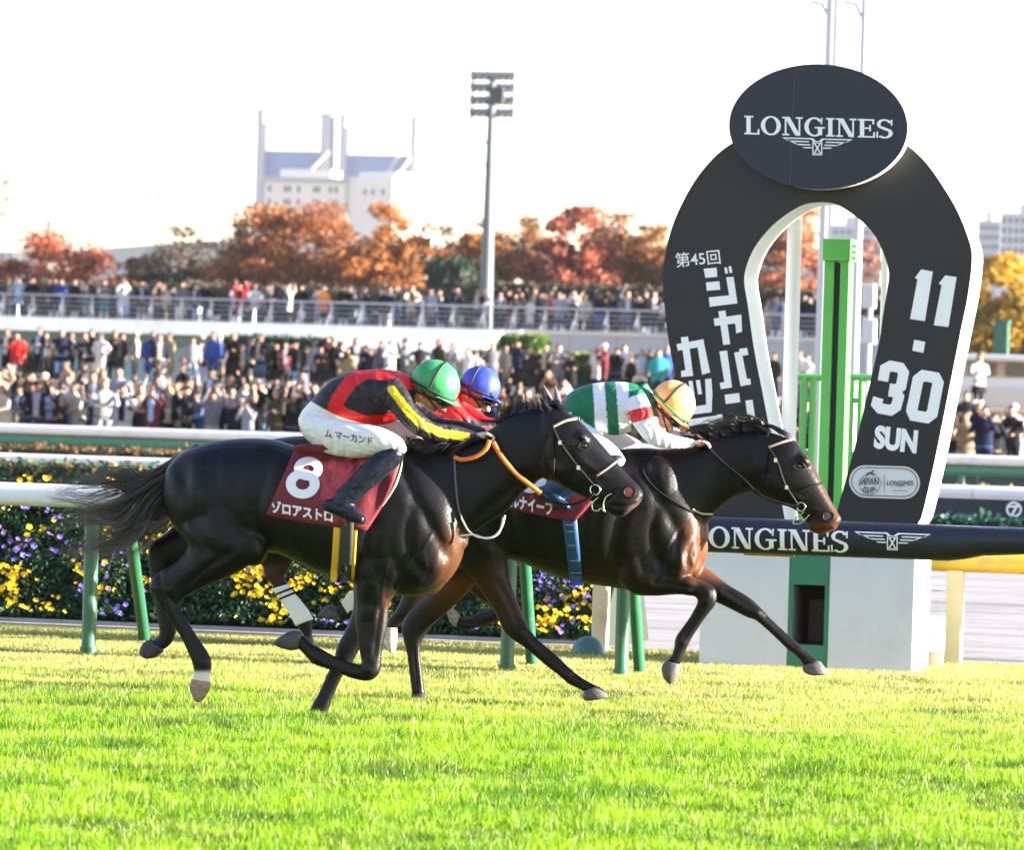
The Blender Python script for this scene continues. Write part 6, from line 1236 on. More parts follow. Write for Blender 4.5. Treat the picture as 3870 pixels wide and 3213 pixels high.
# pale awning sloping down from the deck
aw = [P(1190, 1268, Y_DECK - 1.0), P(1900, 1250, Y_DECK - 1.0), P(1800, 1352, 224), P(1300, 1362, 224)]
V = [tuple(p) for p in aw] + [(p.x, p.y, p.z - .12) for p in aw]
o = put("awning", V, [(3, 2, 1, 0), (4, 5, 6, 7), (0, 1, 5, 4), (1, 2, 6, 5), (2, 3, 7, 6), (3, 0, 4, 7)], mat("awning_cream", (.72, .70, .62), .7, var=.05, scale=.3), None, False)
tag(o, "pale sloping awning under the viewing deck", "awning")
for px_ in (1310, 1790): 
    q = P(px_, 1356, 224.1); MB().tube([(q.x, 224.15, z_mid), (q.x, 224.15, q.z - .1)], .06, 8).build("post", M_railg, o, True)
# tables on the deck
for i, px_ in enumerate((20, 700, 905, 1420)):
    q = XofPX(px_, Y_DECK + 5); t_ = empty("table", (q, Y_DECK + 5, zdk), f"white table on the viewing deck, {('first', 'second', 'third', 'fourth')[i]} counting from the pylon side", "table", "tables on the deck")
    MB().box((q - .6, Y_DECK + 4.7, zdk + .68), (q + .6, Y_DECK + 5.3, zdk + .73)).build("top", M_fascia, t_)
    for s_ in (-.5, .5): MB().box((q + s_ - .05, Y_DECK + 4.75, zdk), (q + s_ + .05, Y_DECK + 5.25, zdk + .68)).build("leg", M_fascia, t_)
# low pavilion at the right
pv = empty("pavilion", (XofPX(3760, 215), 215, z_mid), "low white-roofed pavilion beyond the date leg of the arch", "pavilion")
def pz(py, Y): return zat(3720, py, Y)
xa_, xb_ = XofPX(3430, 212), XofPX(4300, 212)
bevel(MB().box((xa_, 210, pz(1362, 210)), (xb_, 222, pz(1338, 210))).build("roof", M_fascia, pv), .1)
MB().box((xa_ + .4, 212, z_mid), (xb_, 221, pz(1364, 210))).build("wall", mat("wall_cream", (.62, .55, .50), .8, var=.1, scale=.5), pv)
for i in range(7):
    a = xa_ + .9 + i * 1.5; MB().box((a, 211.85, pz(1420, 212)), (a + 1.1, 211.99, pz(1375, 212))).build("window", mat("window_dusk", (.10, .11, .13), .15), pv)
MB().box((xa_ - 1, 205, z_mid - .5), (xb_, 209.5, pz(1428, 207))).build("platform", M_conc, pv)
MB().box((xa_ - 1, 200, z_mid - .5), (xb_, 205, pz(1470, 203))).build("platform", M_conc, pv)
gb_ = MB().box((XofPX(3742, 226), 226, z_mid), (XofPX(3795, 226), 226.6, zat(3770, 1213, 226))).build("green_cabinet", mat("cabinet_green", (.03, .12, .08), .6), None); tag(gb_, "tall dark green cabinet in front of the yellow trees", "cabinet")
MB().box((XofPX(3738, 226), 225.9, zat(3770, 1218, 226)), (XofPX(3800, 226), 226.7, zat(3770, 1210, 226))).build("lid", MATS["cabinet_green"], gb_)
# hedges of the infield
hedge("clipped_hedge", XofPX(1750, 204), XofPX(2640, 204), 204, 206, z_mid, zat(2100, 1345, 204), "long clipped dark green hedge behind the standing spectators", (.012, .035, .010), (.035, .075, .018), 16000, .10, (.20, .22, .03))  # yellow-green top leaves: sunlight on the hedge top painted into the colour
for i, (a, b, t_, lab) in enumerate(((840, 1230, 1290, "dark rounded shrubs under the deck, behind the striped crowd"), (1300, 1480, 1340, "low pale-green shrubs under the awning"), (90, 210, 1352, "small dark shrub behind the red-coated child"), (1890, 2030, 1285, "bright green bush in front of the grey wall"))):
    c1_ = ((.012, .030, .014), (.05, .075, .03)) if i != 3 else ((.05, .11, .015), (.11, .19, .025))
    hedge("shrub", XofPX(a, 208), XofPX(b, 208), 208, 209.5, z_mid, zat((a + b) / 2, t_, 208), lab, *c1_, 5000, .13, None, "shrub")

bar = empty("crowd_barrier", (XofPX(1900, 131), 131, -.45), "dark green barrier panels in front of the foremost spectators", "barrier")
x = XofPX(-200, 131)
while x < XofPX(4000, 131):
    MB().box((x + .02, 131, z_fr), (x + 1.78, 131.04, zat(1935, 1672, 131))).build("panel", mat("barrier_green", (.012, .035, .030), .6), bar)
    MB().box((x - .03, 130.98, z_fr), (x + .015, 131.06, zat(1935, 1660, 131))).build("post", MATS["teal_post"], bar); x += 1.8
# ================================================================== people of the crowd
def ringloft(rows, n=14):
    V = []
    for cx, cy_, z, rx, ry in rows:
        for i in range(n): a = 2 * math.pi * i / n; V.append((cx + rx * math.cos(a), cy_ + ry * math.sin(a), z))
    m_ = len(rows); Fc = [(j * n + i, j * n + (i + 1) % n, (j + 1) * n + (i + 1) % n, (j + 1) * n + i) for j in range(m_ - 1) for i in range(n)]
    return V, Fc + [tuple(range(n))[::-1], tuple(range((m_ - 1) * n, m_ * n))]
POSE = {
    "down": ((.245, .02, 1.10), (.25, -.06, .86), (.245, .02, 1.10), (.25, -.06, .86)), "camera": ((.24, -.13, 1.17), (.075, -.21, 1.53), (.24, -.13, 1.17), (.075, -.21, 1.53)),
    "folded": ((.25, -.04, 1.12), (-.06, -.17, 1.17), (.25, -.04, 1.12), (-.06, -.16, 1.13)), "hips": ((.37, .04, 1.17), (.2, -.03, .98), (.37, .04, 1.17), (.2, -.03, .98)),
    "raised": ((.26, -.08, 1.50), (.17, -.16, 1.76), (.26, -.08, 1.50), (.17, -.16, 1.76)), "onearm": ((.27, -.06, 1.52), (.15, -.14, 1.78), (.245, .02, 1.10), (.25, -.06, .86)),
    "leaning": ((.24, -.18, 1.15), (.10, -.34, 1.08), (.24, -.18, 1.15), (.10, -.34, 1.08)), "phone": ((.24, -.09, 1.12), (.06, -.24, 1.34), (.245, .02, 1.10), (.24, -.06, .88))}
POSE_WORD = {"down": "arms down", "camera": "hands at the face", "folded": "arms folded", "hips": "hands on hips", "raised": "both arms raised", "onearm": "one arm raised", "leaning": "leaning forward", "phone": "looking at a phone"}
BODY = {}
def person_mesh(pose, cut, twist):
    key = (pose, cut, twist)
    if key in BODY: return BODY[key]
    r = np.random.default_rng(len(BODY) + 3); parts = []; dl = -.16 if pose == "leaning" else 0.0
    parts.append(("top", ringloft([(0, 0, .80, .155, .105), (0, 0, .93, .17, .115), (0, dl * .3, 1.1, .165, .115), (0, dl * .6, 1.25, .185, .12), (0, dl * .9, 1.38, .19, .105), (0, dl, 1.45, .12, .075), (0, dl, 1.49, .06, .06)])))
    if cut == "coat": parts.append(("top", ringloft([(0, 0, .45, .21, .15), (0, 0, .6, .20, .145), (0, 0, .9, .18, .125), (0, 0, 1.0, .16, .11)])))
    if cut == "skirt": parts.append(("bottom", ringloft([(0, 0, .5, .23, .17), (0, 0, .7, .20, .14), (0, 0, .88, .16, .11)])))
    parts.append(("skin", ringloft([(0, dl, 1.44, .05, .05), (0, dl - .01, 1.56, .05, .055)], 10)))
    m_ = MB().ball((0, dl - .015, 1.60), (.076, .092, .118), 14, 10); parts.append(("skin", (m_.V, m_.F)))
    m_ = MB().ball((0, dl - .108, 1.585), (.014, .02, .02), 8, 6); parts.append(("skin", (m_.V, m_.F)))
    for s_ in (-1, 1):
        st = r.uniform(-.05, .05); m_ = MB().tube([(s_ * .085, 0, .86), (s_ * .095, -.02 + st, .47), (s_ * .10, st * 1.5, .07)], [.088, .064, .05], 10); parts.append(("bottom", (m_.V, m_.F)))
        m_ = MB().ball((s_ * .105, -.05 + st * 1.5, .045), (.046, .115, .045), 10, 6); parts.append(("shoe", (m_.V, m_.F)))
        e, w = (Vector(POSE[pose][0]), Vector(POSE[pose][1])) if s_ < 0 else (Vector(POSE[pose][2]), Vector(POSE[pose][3]))
        e.x *= s_; w.x *= s_; e.y += dl * .6; w.y += dl * .5
        m_ = MB().tube([(s_ * .18, dl * .9, 1.39), e, w], [.062, .052, .042], 10); parts.append(("top", (m_.V, m_.F)))
        d = (w - e).normalized(); h_ = w + d * .05; m_ = MB().ball(h_, (.036, .04, .045), 8, 6); parts.append(("skin", (m_.V, m_.F)))
    me = union([p[1] for p in parts], .024, 2); ids = nearest_ids(me, parts); slot = {"skin": 0, "top": 1, "bottom": 2, "shoe": 3}; sl = np.array([slot[p[0]] for p in parts])[ids]
    for _ in range(5): me.materials.append(None)
    for p in me.polygons:
        k_ = int(np.bincount(sl[list(p.vertices)], minlength=4).argmax()); q = p.center
        if k_ == 1 and p.normal.y < -.45 and abs(q.x) < .058 + .06 * (q.z - 1.05) and 0.86 < q.z < 1.46 and q.y < dl + .02 and twist == 1: k_ = 4      # shirt showing in the open jacket
        p.material_index = k_
    me.shade_smooth(); me.name = "body"; BODY[key] = (me, dl); return BODY[key]
HAIR = {}
def hair_mesh(kind, dl):
    key = (kind, dl)
    if key in HAIR: return HAIR[key]
    mb = MB().ball((0, dl + .005, 1.625), (.086, .10, .112), 16, 12)
    keep = lambda v: not (v[1] < dl - .035 and v[2] < 1.655) and v[2] > 1.54
    if kind == "long": keep = lambda v: not (v[1] < dl - .04 and v[2] < 1.66)
    Fc = [f for f in mb.F if all(keep(mb.V[i]) for i in f)]; m2 = MB(); m2.V, m2.F = mb.V, Fc
    if kind == "long": m2.add(*ringloft([(0, dl + .06, 1.32, .075, .03), (0, dl + .06, 1.45, .09, .05), (0, dl + .04, 1.6, .088, .07)]))
    if kind == "cap":
        m2 = MB().ball((0, dl + .0, 1.64), (.088, .104, .09), 16, 8, 0.0); bm_ = MB().ball((0, dl - .09, 1.645), (.075, .075, .014), 12, 6); m2.add(bm_.V, bm_.F)
    me = bpy.data.meshes.new("hair"); me.from_pydata(m2.V, [], m2.F); me.materials.append(None); me.shade_smooth(); HAIR[key] = me; return me
PAL = {"black": (.005, .005, .007), "charcoal": (.013, .013, .016), "navy": (.007, .010, .034), "grey": (.11, .11, .13), "pale grey": (.24, .25, .29), "white": (.50, .50, .51), "cream": (.40, .35, .27), "beige": (.26, .19, .12), "brown": (.05, .028, .018), "olive": (.04, .04, .02), "khaki": (.26, .21, .11), "red": (.45, .02, .02), "pink": (.60, .16, .20), "blue": (.02, .06, .25), "light blue": (.25, .38, .60), "teal": (.03, .25, .28), "green": (.03, .16, .06), "purple": (.14, .08, .28), "lavender": (.45, .38, .62), "yellow": (.75, .48, .03), "orange": (.65, .22, .04), "denim": (.05, .09, .20), "wine": (.12, .02, .03)}
def fab(cn): return mat("fabric_" + cn.replace(" ", "_"), PAL[cn], .85, var=.18, scale=9, bump=.3, bscale=18, spec=.2)
SK = [mat("skin_a", (.32, .175, .115), .55, var=.08), mat("skin_b", (.27, .14, .085), .55, var=.08), mat("skin_c", (.37, .21, .145), .55, var=.08)]
HC = [mat("hair_black", (.012, .010, .010), .5), mat("hair_brown", (.04, .022, .014), .5), mat("hair_dark", (.02, .015, .013), .5)]
SHOES = [mat("shoe_black", (.02, .02, .02), .6), mat("shoe_white", (.6, .6, .58), .6), mat("shoe_brown", (.10, .06, .04), .6)]
CROWD = []
def add_person(row, px, Y, z, pose, top, bot, cut="short", hair="short", hc=None, scale=1.0, face=None):
    CROWD.append(dict(row=row, px=px, Y=Y, z=z, pose=pose, top=top, bot=bot, cut=cut, hair=hair, hc=hc, scale=scale, face=face))
pr_ = random.Random(5)
TOPS = ["black"] * 9 + ["charcoal"] * 6 + ["navy"] * 6 + ["grey"] * 4 + ["white"] * 5 + ["pale grey"] * 4 + ["cream"] * 3 + ["beige"] * 4 + ["brown"] * 3 + ["olive"] * 2 + ["khaki"] * 2 + ["black"] * 6 + ["red"] + ["light blue"] + ["blue"] + ["wine"] + ["denim"] + ["charcoal"] * 3
BOTS = ["black"] * 7 + ["charcoal"] * 4 + ["denim"] * 5 + ["navy"] * 2 + ["beige"] * 3 + ["grey"] * 2 + ["cream"] * 2 + ["white"]
HAIRS = ["short"] * 9 + ["long"] * 5 + ["cap"] * 3
def rnd_person(row, px, Y, z, poses, scale=None):
    add_person(row, px, Y, z, pr_.choice(poses), pr_.choice(TOPS), pr_.choice(BOTS), pr_.choice(["short"] * 6 + ["coat"] * 2 + ["skirt"]), pr_.choice(HAIRS), None, scale or pr_.choice([.84, .92, .96, 1.0, 1.03, 1.08]))
dk_named = [(70, "camera", "light blue", "navy"), (122, "camera", "black", "cream"), (205, "down", "charcoal", "black"), (240, "leaning", "blue", "beige"), (283, "down", "black", "olive"), (395, "leaning", "grey", "teal"), (478, "leaning", "white", "light blue"), (535, "down", "navy", "beige"), (600, "camera", "beige", "black"), (690, "down", "grey", "cream"), (778, "hips", "black", "denim"), (820, "phone", "black", "black"), (905, "raised", "red", "black"), (965, "leaning", "white", "navy"), (1020, "leaning", "charcoal", "black"), (1072, "down", "grey", "black"), (1140, "down", "black", "white"), (1225, "down", "orange", "black"), (1300, "camera", "black", "black"), (1335, "leaning", "charcoal", "green")]
for a in dk_named: add_person("deck", a[0], Y_DECK + .75, zdk, a[1], a[2], a[3])
px_ = 1372
while px_ < 2560:
    rnd_person("deck", px_, Y_DECK + .75 + pr_.uniform(0, .3), zdk, ["leaning", "leaning", "down", "camera", "folded", "phone", "onearm"]); px_ += pr_.choice([16, 22, 30, 40, 58])
px_ = 30
while px_ < 2560:
    rnd_person("deck back", px_, Y_DECK + 2.2 + pr_.uniform(0, 2.5), zdk, ["down", "down", "camera", "folded", "raised", "phone"]); px_ += pr_.uniform(70, 170) if px_ < 1400 else pr_.uniform(55, 100)
for a in (2905, 2935, 2960, 3040, 3060, 3240): rnd_person("deck", a, Y_DECK + .75, zdk, ["down", "leaning", "camera"])
add_person("deck", 2168, Y_DECK + 1.6, zdk, "camera", "white", "black", "short", "short", None, 1.06)
mid = [(27, "folded", "black", "black", "coat"), (85, "camera", "red", "charcoal", "short", .86), (232, "hips", "navy", "light blue"), (268, "down", "charcoal", "black"), (318, "folded", "black", "black"), (432, "hips", "olive", "navy", "skirt"), (512, "down", "charcoal", "black"), (575, "down", "blue", "navy", "coat"), (640, "folded", "khaki", "khaki", "coat"), (702, "phone", "pink", "yellow", "short", .72), (763, "down", "brown", "lavender"), (830, "down", "grey", "beige"), (882, "folded", "black", "black"), (1045, "hips", "black", "black", "short", .9), (1190, "down", "pale grey", "charcoal"), (1235, "camera", "wine", "black"), (1290, "folded", "beige", "black"), (1345, "down", "charcoal", "denim"), (1440, "phone", "grey", "black"), (1655, "down", "olive", "black"), (1708, "folded", "pale grey", "denim"), (1860, "hips", "grey", "denim"), (1955, "camera", "navy", "charcoal"), (2062, "folded", "black", "charcoal"), (2255, "folded", "white", "black"), (2332, "camera", "black", "denim"), (2358, "down", "white", "navy"), (2425, "hips", "white", "black"), (2458, "folded", "black", "black"), (2488, "down", "teal", "navy"), (2520, "down", "blue", "wine"), (2925, "down", "charcoal", "black"), (3020, "hips", "white", "navy"), (3050, "down", "grey", "khaki"), (3700, "folded", "white", "black", "skirt")]
for m_ in mid:
    cut = m_[4] if len(m_) > 4 else "short"; sc_ = m_[5] if len(m_) > 5 else pr_.uniform(.98, 1.1)
    add_person("middle", m_[0], Y_MID + pr_.uniform(-.6, .6), z_mid, m_[1], m_[2], m_[3], cut, "cap" if m_[0] in (763, 830) else pr_.choice(HAIRS), "white" if m_[0] in (763, 830) else None, sc_)
for px_ in (60, 150, 180, 350, 385, 470, 605, 735, 800, 915, 950, 985, 1085, 1120, 1160, 1212, 1262, 1318, 1375, 1405, 1480, 1530, 1580, 1765, 1800, 1915, 2000, 2110, 2160, 2290, 2385): rnd_person("middle", px_ + pr_.uniform(-8, 8), Y_MID + pr_.uniform(-6.0, -.8), z_mid, ["down", "folded", "camera", "phone", "hips"])
for px_, zz in ((45, .25), (250, .3), (300, .2), (385, .2), (600, .45), (690, .4), (720, .3), (800, .2), (1010, .25), (1090, .2), (1140, .2), (1420, .5), (1500, .3), (1900, .2), (2070, .55), (2130, .3), (2540, .3), (2960, .3), (3060, .3), (3580, .2), (3650, .25)):
    i = int(zz * n_st); ya = 144 + 39 * (i + .5) / n_st; rnd_person("steps", px_, ya, z_fr + (z_mid - z_fr) * (i + 1) / (n_st + 1), ["down", "camera", "folded", "phone"])
for lo_, hi_, dd in ((-20, 1240, 36), (1240, 2560, 58), (2910, 3330, 50), (3560, 3890, 46)):
    px_ = lo_ + pr_.uniform(0, 20)
    while px_ < hi_:
        rnd_person("front", px_, Y_FR + pr_.uniform(-1.2, .8), z_fr + pr_.uniform(-.08, .1), ["leaning", "leaning", "camera", "camera", "folded", "raised", "phone", "onearm"]); px_ += dd * pr_.choice([.45, .6, .8, 1.1, 1.5, 2.0])
    px_ = lo_ + pr_.uniform(0, 30)
    while px_ < hi_:
        rnd_person("second", px_, Y_FR + 1.3 + pr_.uniform(-.3, 2.4), z_fr + pr_.uniform(.0, .34), ["camera", "down", "folded", "raised", "onearm", "phone", "camera"]); px_ += dd * 1.5 * pr_.choice([.4, .6, .9, 1.2, 1.9])
ROWW = {"deck": "at upper deck railing", "deck back": "back on upper deck", "middle": "before the deck wall", "steps": "on tan steps", "front": "in foremost crowd line", "second": "in second crowd line"}
ROWG = {"deck": "spectators along the deck railing", "deck back": "spectators further back on the deck", "middle": "spectators standing on the terrace top", "steps": "spectators on the steps", "front": "spectators in the foremost line", "second": "spectators in the second line"}
def ordn(n): return f"{n}{'th' if 10 <= n % 100 <= 20 else {1: 'st', 2: 'nd', 3: 'rd'}.get(n % 10, 'th')}"
for row in ROWW:
    mem = sorted([c for c in CROWD if c["row"] == row], key=lambda c: c["px"])
    for i, c in enumerate(mem):
        me, dl = person_mesh(c["pose"], c["cut"], 1 if pr_.random() < .5 else 0); X = XofPX(c["px"], c["Y"], c["z"] + 1.2)
        root = bpy.data.objects.new("person", None); COL.objects.link(root); root.empty_display_size = .2
        c['scale'] *= 1.1 if row in ('front', 'second') else 1.04
        root.location = (X, c["Y"], c["z"]); root.scale = (c["scale"],) * 3; root.rotation_euler = (0, 0, -.10 + (pr_.uniform(-.6, .6) if pr_.random() < .8 else pr_.uniform(-1.5, 1.5))); root.scale = (c['scale'] * pr_.uniform(1.08, 1.34), c['scale'] * 1.05, c['scale'])
        botw = {"denim": "jeans"}.get(c["bot"], c["bot"] + " trousers") if c["cut"] != "skirt" else {"denim": "denim"}.get(c["bot"], c["bot"]) + " skirt"
        lab = f"{c['top']} {'coat' if c['cut'] == 'coat' else 'top'}, {botw}, {POSE_WORD[c['pose']]}, {ordn(i + 1)} from left {ROWW[row]}"
        tag(root, lab, "spectator", ROWG[row])
        b_ = bpy.data.objects.new("body", me); COL.objects.link(b_); b_.parent = root
        ms = (pr_.choice(SK), fab(c["top"]), fab(c["bot"]), pr_.choice(SHOES), fab(pr_.choice(["white", "pale grey", "black", "cream", "navy", "grey", "light blue"])))
        for s_, m_ in zip(b_.material_slots, ms): s_.link = 'OBJECT'; s_.material = m_
        h_ = bpy.data.objects.new("hat" if c["hair"] == "cap" else "hair", hair_mesh(c["hair"], dl)); COL.objects.link(h_); h_.parent = root
        h_.material_slots[0].link = 'OBJECT'; h_.material_slots[0].material = (fab(c["hc"] or pr_.choice(["black", "white", "navy", "beige"])) if c["hair"] == "cap" else pr_.choice(HC))

# ================================================================== trees
M_bark = mat("bark", (.085, .062, .05), .9, var=.3, scale=3, bump=.5, bscale=8)
M_autumn = mat_attr("autumn_leaf", .6, .3, transl=.35)
def make_tree(name, pxc, pyt, hw, Y, label, cols, n, gap, seed, low=1.6, base=-.45, leaf=.26):
    r = np.random.default_rng(seed); z1 = zat(pxc, pyt, Y); X = XofPX(pxc, Y, z1 * .7); Rr = hw * Y / FPX
    root = empty(name, (X, Y, base), label, "tree", "autumn trees behind the infield"); Hc = z1 - low
    tk = MB(); tk.tube([(X, Y, base), (X + .1, Y, base + low * .5), (X - .05, Y, low + Hc * .25), (X + .1, Y, low + Hc * .6)], [.34, .26, .2, .07], 9); tk.build("trunk", M_bark, root, True)
    nl = 9; lb = MB(); clumps = []
    for i in range(nl):
        a = 2 * math.pi * i / nl + r.uniform(-.3, .3); el = r.uniform(.35, 1.1); ln = r.uniform(.55, .95)
        p0 = Vector((X, Y, low * r.uniform(.55, 1.0) + Hc * r.uniform(0, .3))); d = Vector((math.cos(a) * Rr * .85, math.sin(a) * Rr * .7, Hc * .55 * el)) * ln
        p1 = p0 + d * .5 + Vector((r.normal(0, .2), r.normal(0, .2), .3)); p2 = p0 + d; lb.tube([p0, p1, p2], [.14, .09, .03], 6)
        for _ in range(3):
            e = p1 + (p2 - p1) * r.uniform(0, 1); f = e + Vector((r.normal(0, Rr * .25), r.normal(0, Rr * .25), abs(r.normal(0, Hc * .14)))); lb.tube([e, (e + f) / 2 + Vector((0, 0, .15)), f], [.05, .035, .012], 5); clumps.append(np.array(f))
    lb.build("limbs", M_bark, root, True)
    nc = int(60 + Rr * 16); u = r.normal(0, 1, (nc, 3)); u /= np.linalg.norm(u, axis=1)[:, None]; u *= (r.uniform(.35, 1, nc) ** .5)[:, None]
    rr_ = np.sqrt(r.random(nc)); aa_ = r.uniform(0, 2 * np.pi, nc); u = np.stack([rr_ * np.cos(aa_), rr_ * np.sin(aa_), (r.random(nc) ** .62) * (1 - .55 * rr_ ** 2.4)], 1)
    C_ = np.array([X, Y, low]) + u * np.array([Rr, Rr * .9, Hc * 1.03]); C_ = np.concatenate([C_, np.array(clumps)]); nc = len(C_)
    cr = r.uniform(.45, 1.0, nc) * Rr * .30; keep = r.random(nc) > gap; C_, cr = C_[keep], cr[keep]; nc = len(C_)
    k_ = r.choice(nc, n, p=cr ** 2 / (cr ** 2).sum()); g = r.normal(0, 1, (n, 3)); g /= np.linalg.norm(g, axis=1)[:, None]; g *= (r.random(n) ** .45)[:, None]
    cen = C_[k_] + g * cr[k_][:, None] * np.array([1.25, 1.25, .7]); cen = cen[(cen[:, 2] < z1 + .3)]; k_ = k_[:len(cen)]; n = len(cen)
    V, lo, sz = cards(cen, r.uniform(.6, 1.4, n) * leaf, r, .5)
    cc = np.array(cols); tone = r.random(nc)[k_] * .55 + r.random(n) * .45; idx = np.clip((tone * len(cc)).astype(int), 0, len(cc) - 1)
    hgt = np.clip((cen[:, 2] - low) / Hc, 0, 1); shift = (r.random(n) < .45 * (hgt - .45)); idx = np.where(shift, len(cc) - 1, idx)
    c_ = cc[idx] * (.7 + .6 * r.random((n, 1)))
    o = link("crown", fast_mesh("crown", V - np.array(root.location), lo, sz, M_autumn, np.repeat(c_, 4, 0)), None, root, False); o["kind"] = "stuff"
    return root
RED = [(.16, .05, .03), (.26, .075, .035), (.38, .10, .045), (.45, .14, .06)]; RUST = [(.11, .055, .032), (.19, .075, .035), (.30, .105, .035), (.46, .17, .04)]; ORG = [(.16, .075, .025), (.30, .11, .03), (.45, .16, .035), (.50, .20, .05)]
BRN = [(.10, .07, .035), (.16, .095, .04), (.24, .12, .045), (.34, .15, .05)]; DRK = [(.035, .038, .026), (.055, .048, .032), (.08, .055, .038), (.10, .06, .04)]; YEL = [(.18, .16, .03), (.32, .22, .03), (.50, .30, .03), (.60, .36, .04)]; SAL = [(.24, .10, .06), (.36, .14, .08), (.45, .18, .09), (.48, .22, .11)]
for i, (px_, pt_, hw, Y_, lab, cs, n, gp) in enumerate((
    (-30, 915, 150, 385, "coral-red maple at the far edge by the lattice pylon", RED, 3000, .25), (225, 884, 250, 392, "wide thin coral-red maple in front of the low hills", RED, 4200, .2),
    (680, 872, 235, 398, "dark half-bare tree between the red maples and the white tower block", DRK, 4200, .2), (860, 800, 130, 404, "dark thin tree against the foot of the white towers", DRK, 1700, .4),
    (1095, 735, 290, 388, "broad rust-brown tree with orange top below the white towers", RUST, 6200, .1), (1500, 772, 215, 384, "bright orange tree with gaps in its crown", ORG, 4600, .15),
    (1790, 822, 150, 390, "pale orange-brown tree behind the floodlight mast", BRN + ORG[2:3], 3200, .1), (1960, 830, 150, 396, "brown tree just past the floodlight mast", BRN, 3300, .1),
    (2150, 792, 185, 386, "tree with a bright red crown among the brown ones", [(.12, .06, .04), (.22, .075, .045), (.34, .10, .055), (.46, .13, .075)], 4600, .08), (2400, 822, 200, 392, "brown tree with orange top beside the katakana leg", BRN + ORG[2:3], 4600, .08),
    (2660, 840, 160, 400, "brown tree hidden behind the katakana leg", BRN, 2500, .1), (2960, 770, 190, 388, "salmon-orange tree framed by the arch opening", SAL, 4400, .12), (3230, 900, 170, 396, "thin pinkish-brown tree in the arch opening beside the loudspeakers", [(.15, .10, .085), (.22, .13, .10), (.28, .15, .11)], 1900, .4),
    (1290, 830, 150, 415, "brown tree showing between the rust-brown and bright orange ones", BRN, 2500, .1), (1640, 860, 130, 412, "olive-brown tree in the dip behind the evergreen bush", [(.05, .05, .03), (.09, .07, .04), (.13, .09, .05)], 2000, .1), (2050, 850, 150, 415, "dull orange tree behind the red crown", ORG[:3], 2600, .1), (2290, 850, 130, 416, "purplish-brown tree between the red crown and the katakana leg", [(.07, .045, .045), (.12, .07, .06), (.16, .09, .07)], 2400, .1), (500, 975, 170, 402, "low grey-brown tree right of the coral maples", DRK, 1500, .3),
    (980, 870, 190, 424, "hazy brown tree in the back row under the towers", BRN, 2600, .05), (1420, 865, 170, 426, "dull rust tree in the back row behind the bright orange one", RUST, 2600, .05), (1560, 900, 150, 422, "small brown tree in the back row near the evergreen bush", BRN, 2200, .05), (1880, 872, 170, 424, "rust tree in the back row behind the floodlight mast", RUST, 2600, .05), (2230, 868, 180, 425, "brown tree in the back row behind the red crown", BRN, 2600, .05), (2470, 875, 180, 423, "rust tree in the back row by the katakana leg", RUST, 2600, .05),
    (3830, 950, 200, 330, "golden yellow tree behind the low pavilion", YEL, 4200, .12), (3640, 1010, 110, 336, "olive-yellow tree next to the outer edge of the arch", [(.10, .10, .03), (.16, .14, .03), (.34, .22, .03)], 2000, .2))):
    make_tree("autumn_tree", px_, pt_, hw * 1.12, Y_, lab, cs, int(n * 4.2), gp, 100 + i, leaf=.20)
def bush(px_, pt_, hw, Y_, lab, c0, c1_, n, seed):
    a, b = XofPX(px_ - hw, Y_), XofPX(px_ + hw, Y_); return hedge("bush", a, b, Y_, Y_ + 3, -.45, zat(px_, pt_, Y_), lab, c0, c1_, n, .3, None, "bush")
bush(1665, 1000, 65, 372, "dark green evergreen bush between the orange trees", (.01, .028, .018), (.03, .055, .03), 2500, 1)
for i, (a, b, t_) in enumerate(((-200, 640, 1095), (640, 1600, 1105), (1730, 2560, 1100), (2560, 3400, 1120), (3500, 4000, 1160))):
    hedge("undergrowth", XofPX(a, 368), XofPX(b, 368), 368, 371, -.45, zat((a + b) / 2, t_, 368), f"dark brown undergrowth at the tree feet, {ordn(i + 1)} stretch from the left", (.025, .024, .016), (.085, .060, .032), 5200, .34, None, "undergrowth")

# ================================================================== floodlight mast
YF = 292.0
fm = empty("floodlight_mast", (XofPX(1842, YF), YF, -.45), "tall grey floodlight mast rising out of the trees", "floodlight")
M_mast = mat("mast_grey", (.09, .115, .13), .5, var=.1); M_lamp = mat("lamp_housing", (.06, .065, .075), .5, var=.2); M_glass = mat("lamp_glass", (.22, .24, .26), .3)
xm, ztop = XofPX(1848, YF, 12), zat(1855, 285, YF)
MB().tube([(xm, YF, -.45), (xm, YF, ztop * .55), (xm, YF, ztop)], [.46, .34, .20], 14).build("pole", M_mast, fm, True)
for zz in (.12, .33, .74): MB().tube([(xm, YF, ztop * zz - .1), (xm, YF, ztop * zz + .1)], (.50 - .24 * zz), 14).build("collar", M_mast, fm, True)
rows_ = [300, 345, 393, 440]
for py_ in rows_:
    zz = zat(1850, py_, YF); MB().box((xm - 1.15, YF - .06, zz - .04), (xm + 1.15, YF + .06, zz + .04)).build("crossbar", M_mast, fm)
    for k_ in range(7):
        if (py_ == 345 and k_ == 3): continue
        xx = xm - 1.1 + 2.2 * k_ / 6
        lp = MB().tube([(xx, YF - .1, zz + .28), (xx, YF + .28, zz + .18)], [.235, .15], 10).build("lamp", M_lamp, fm, True)
        MB().tube([(xx, YF - .13, zz + .29), (xx, YF - .1, zz + .28)], .17, 10).build("lamp_glass", M_glass, lp, True)
bevel(MB().box((xm + .05, YF - .5, zat(1850, 385, YF)), (xm + .75, YF + .1, zat(1850, 330, YF))).build("speaker_box", M_lamp, fm), .03)
zu = zat(1850, 455, YF)
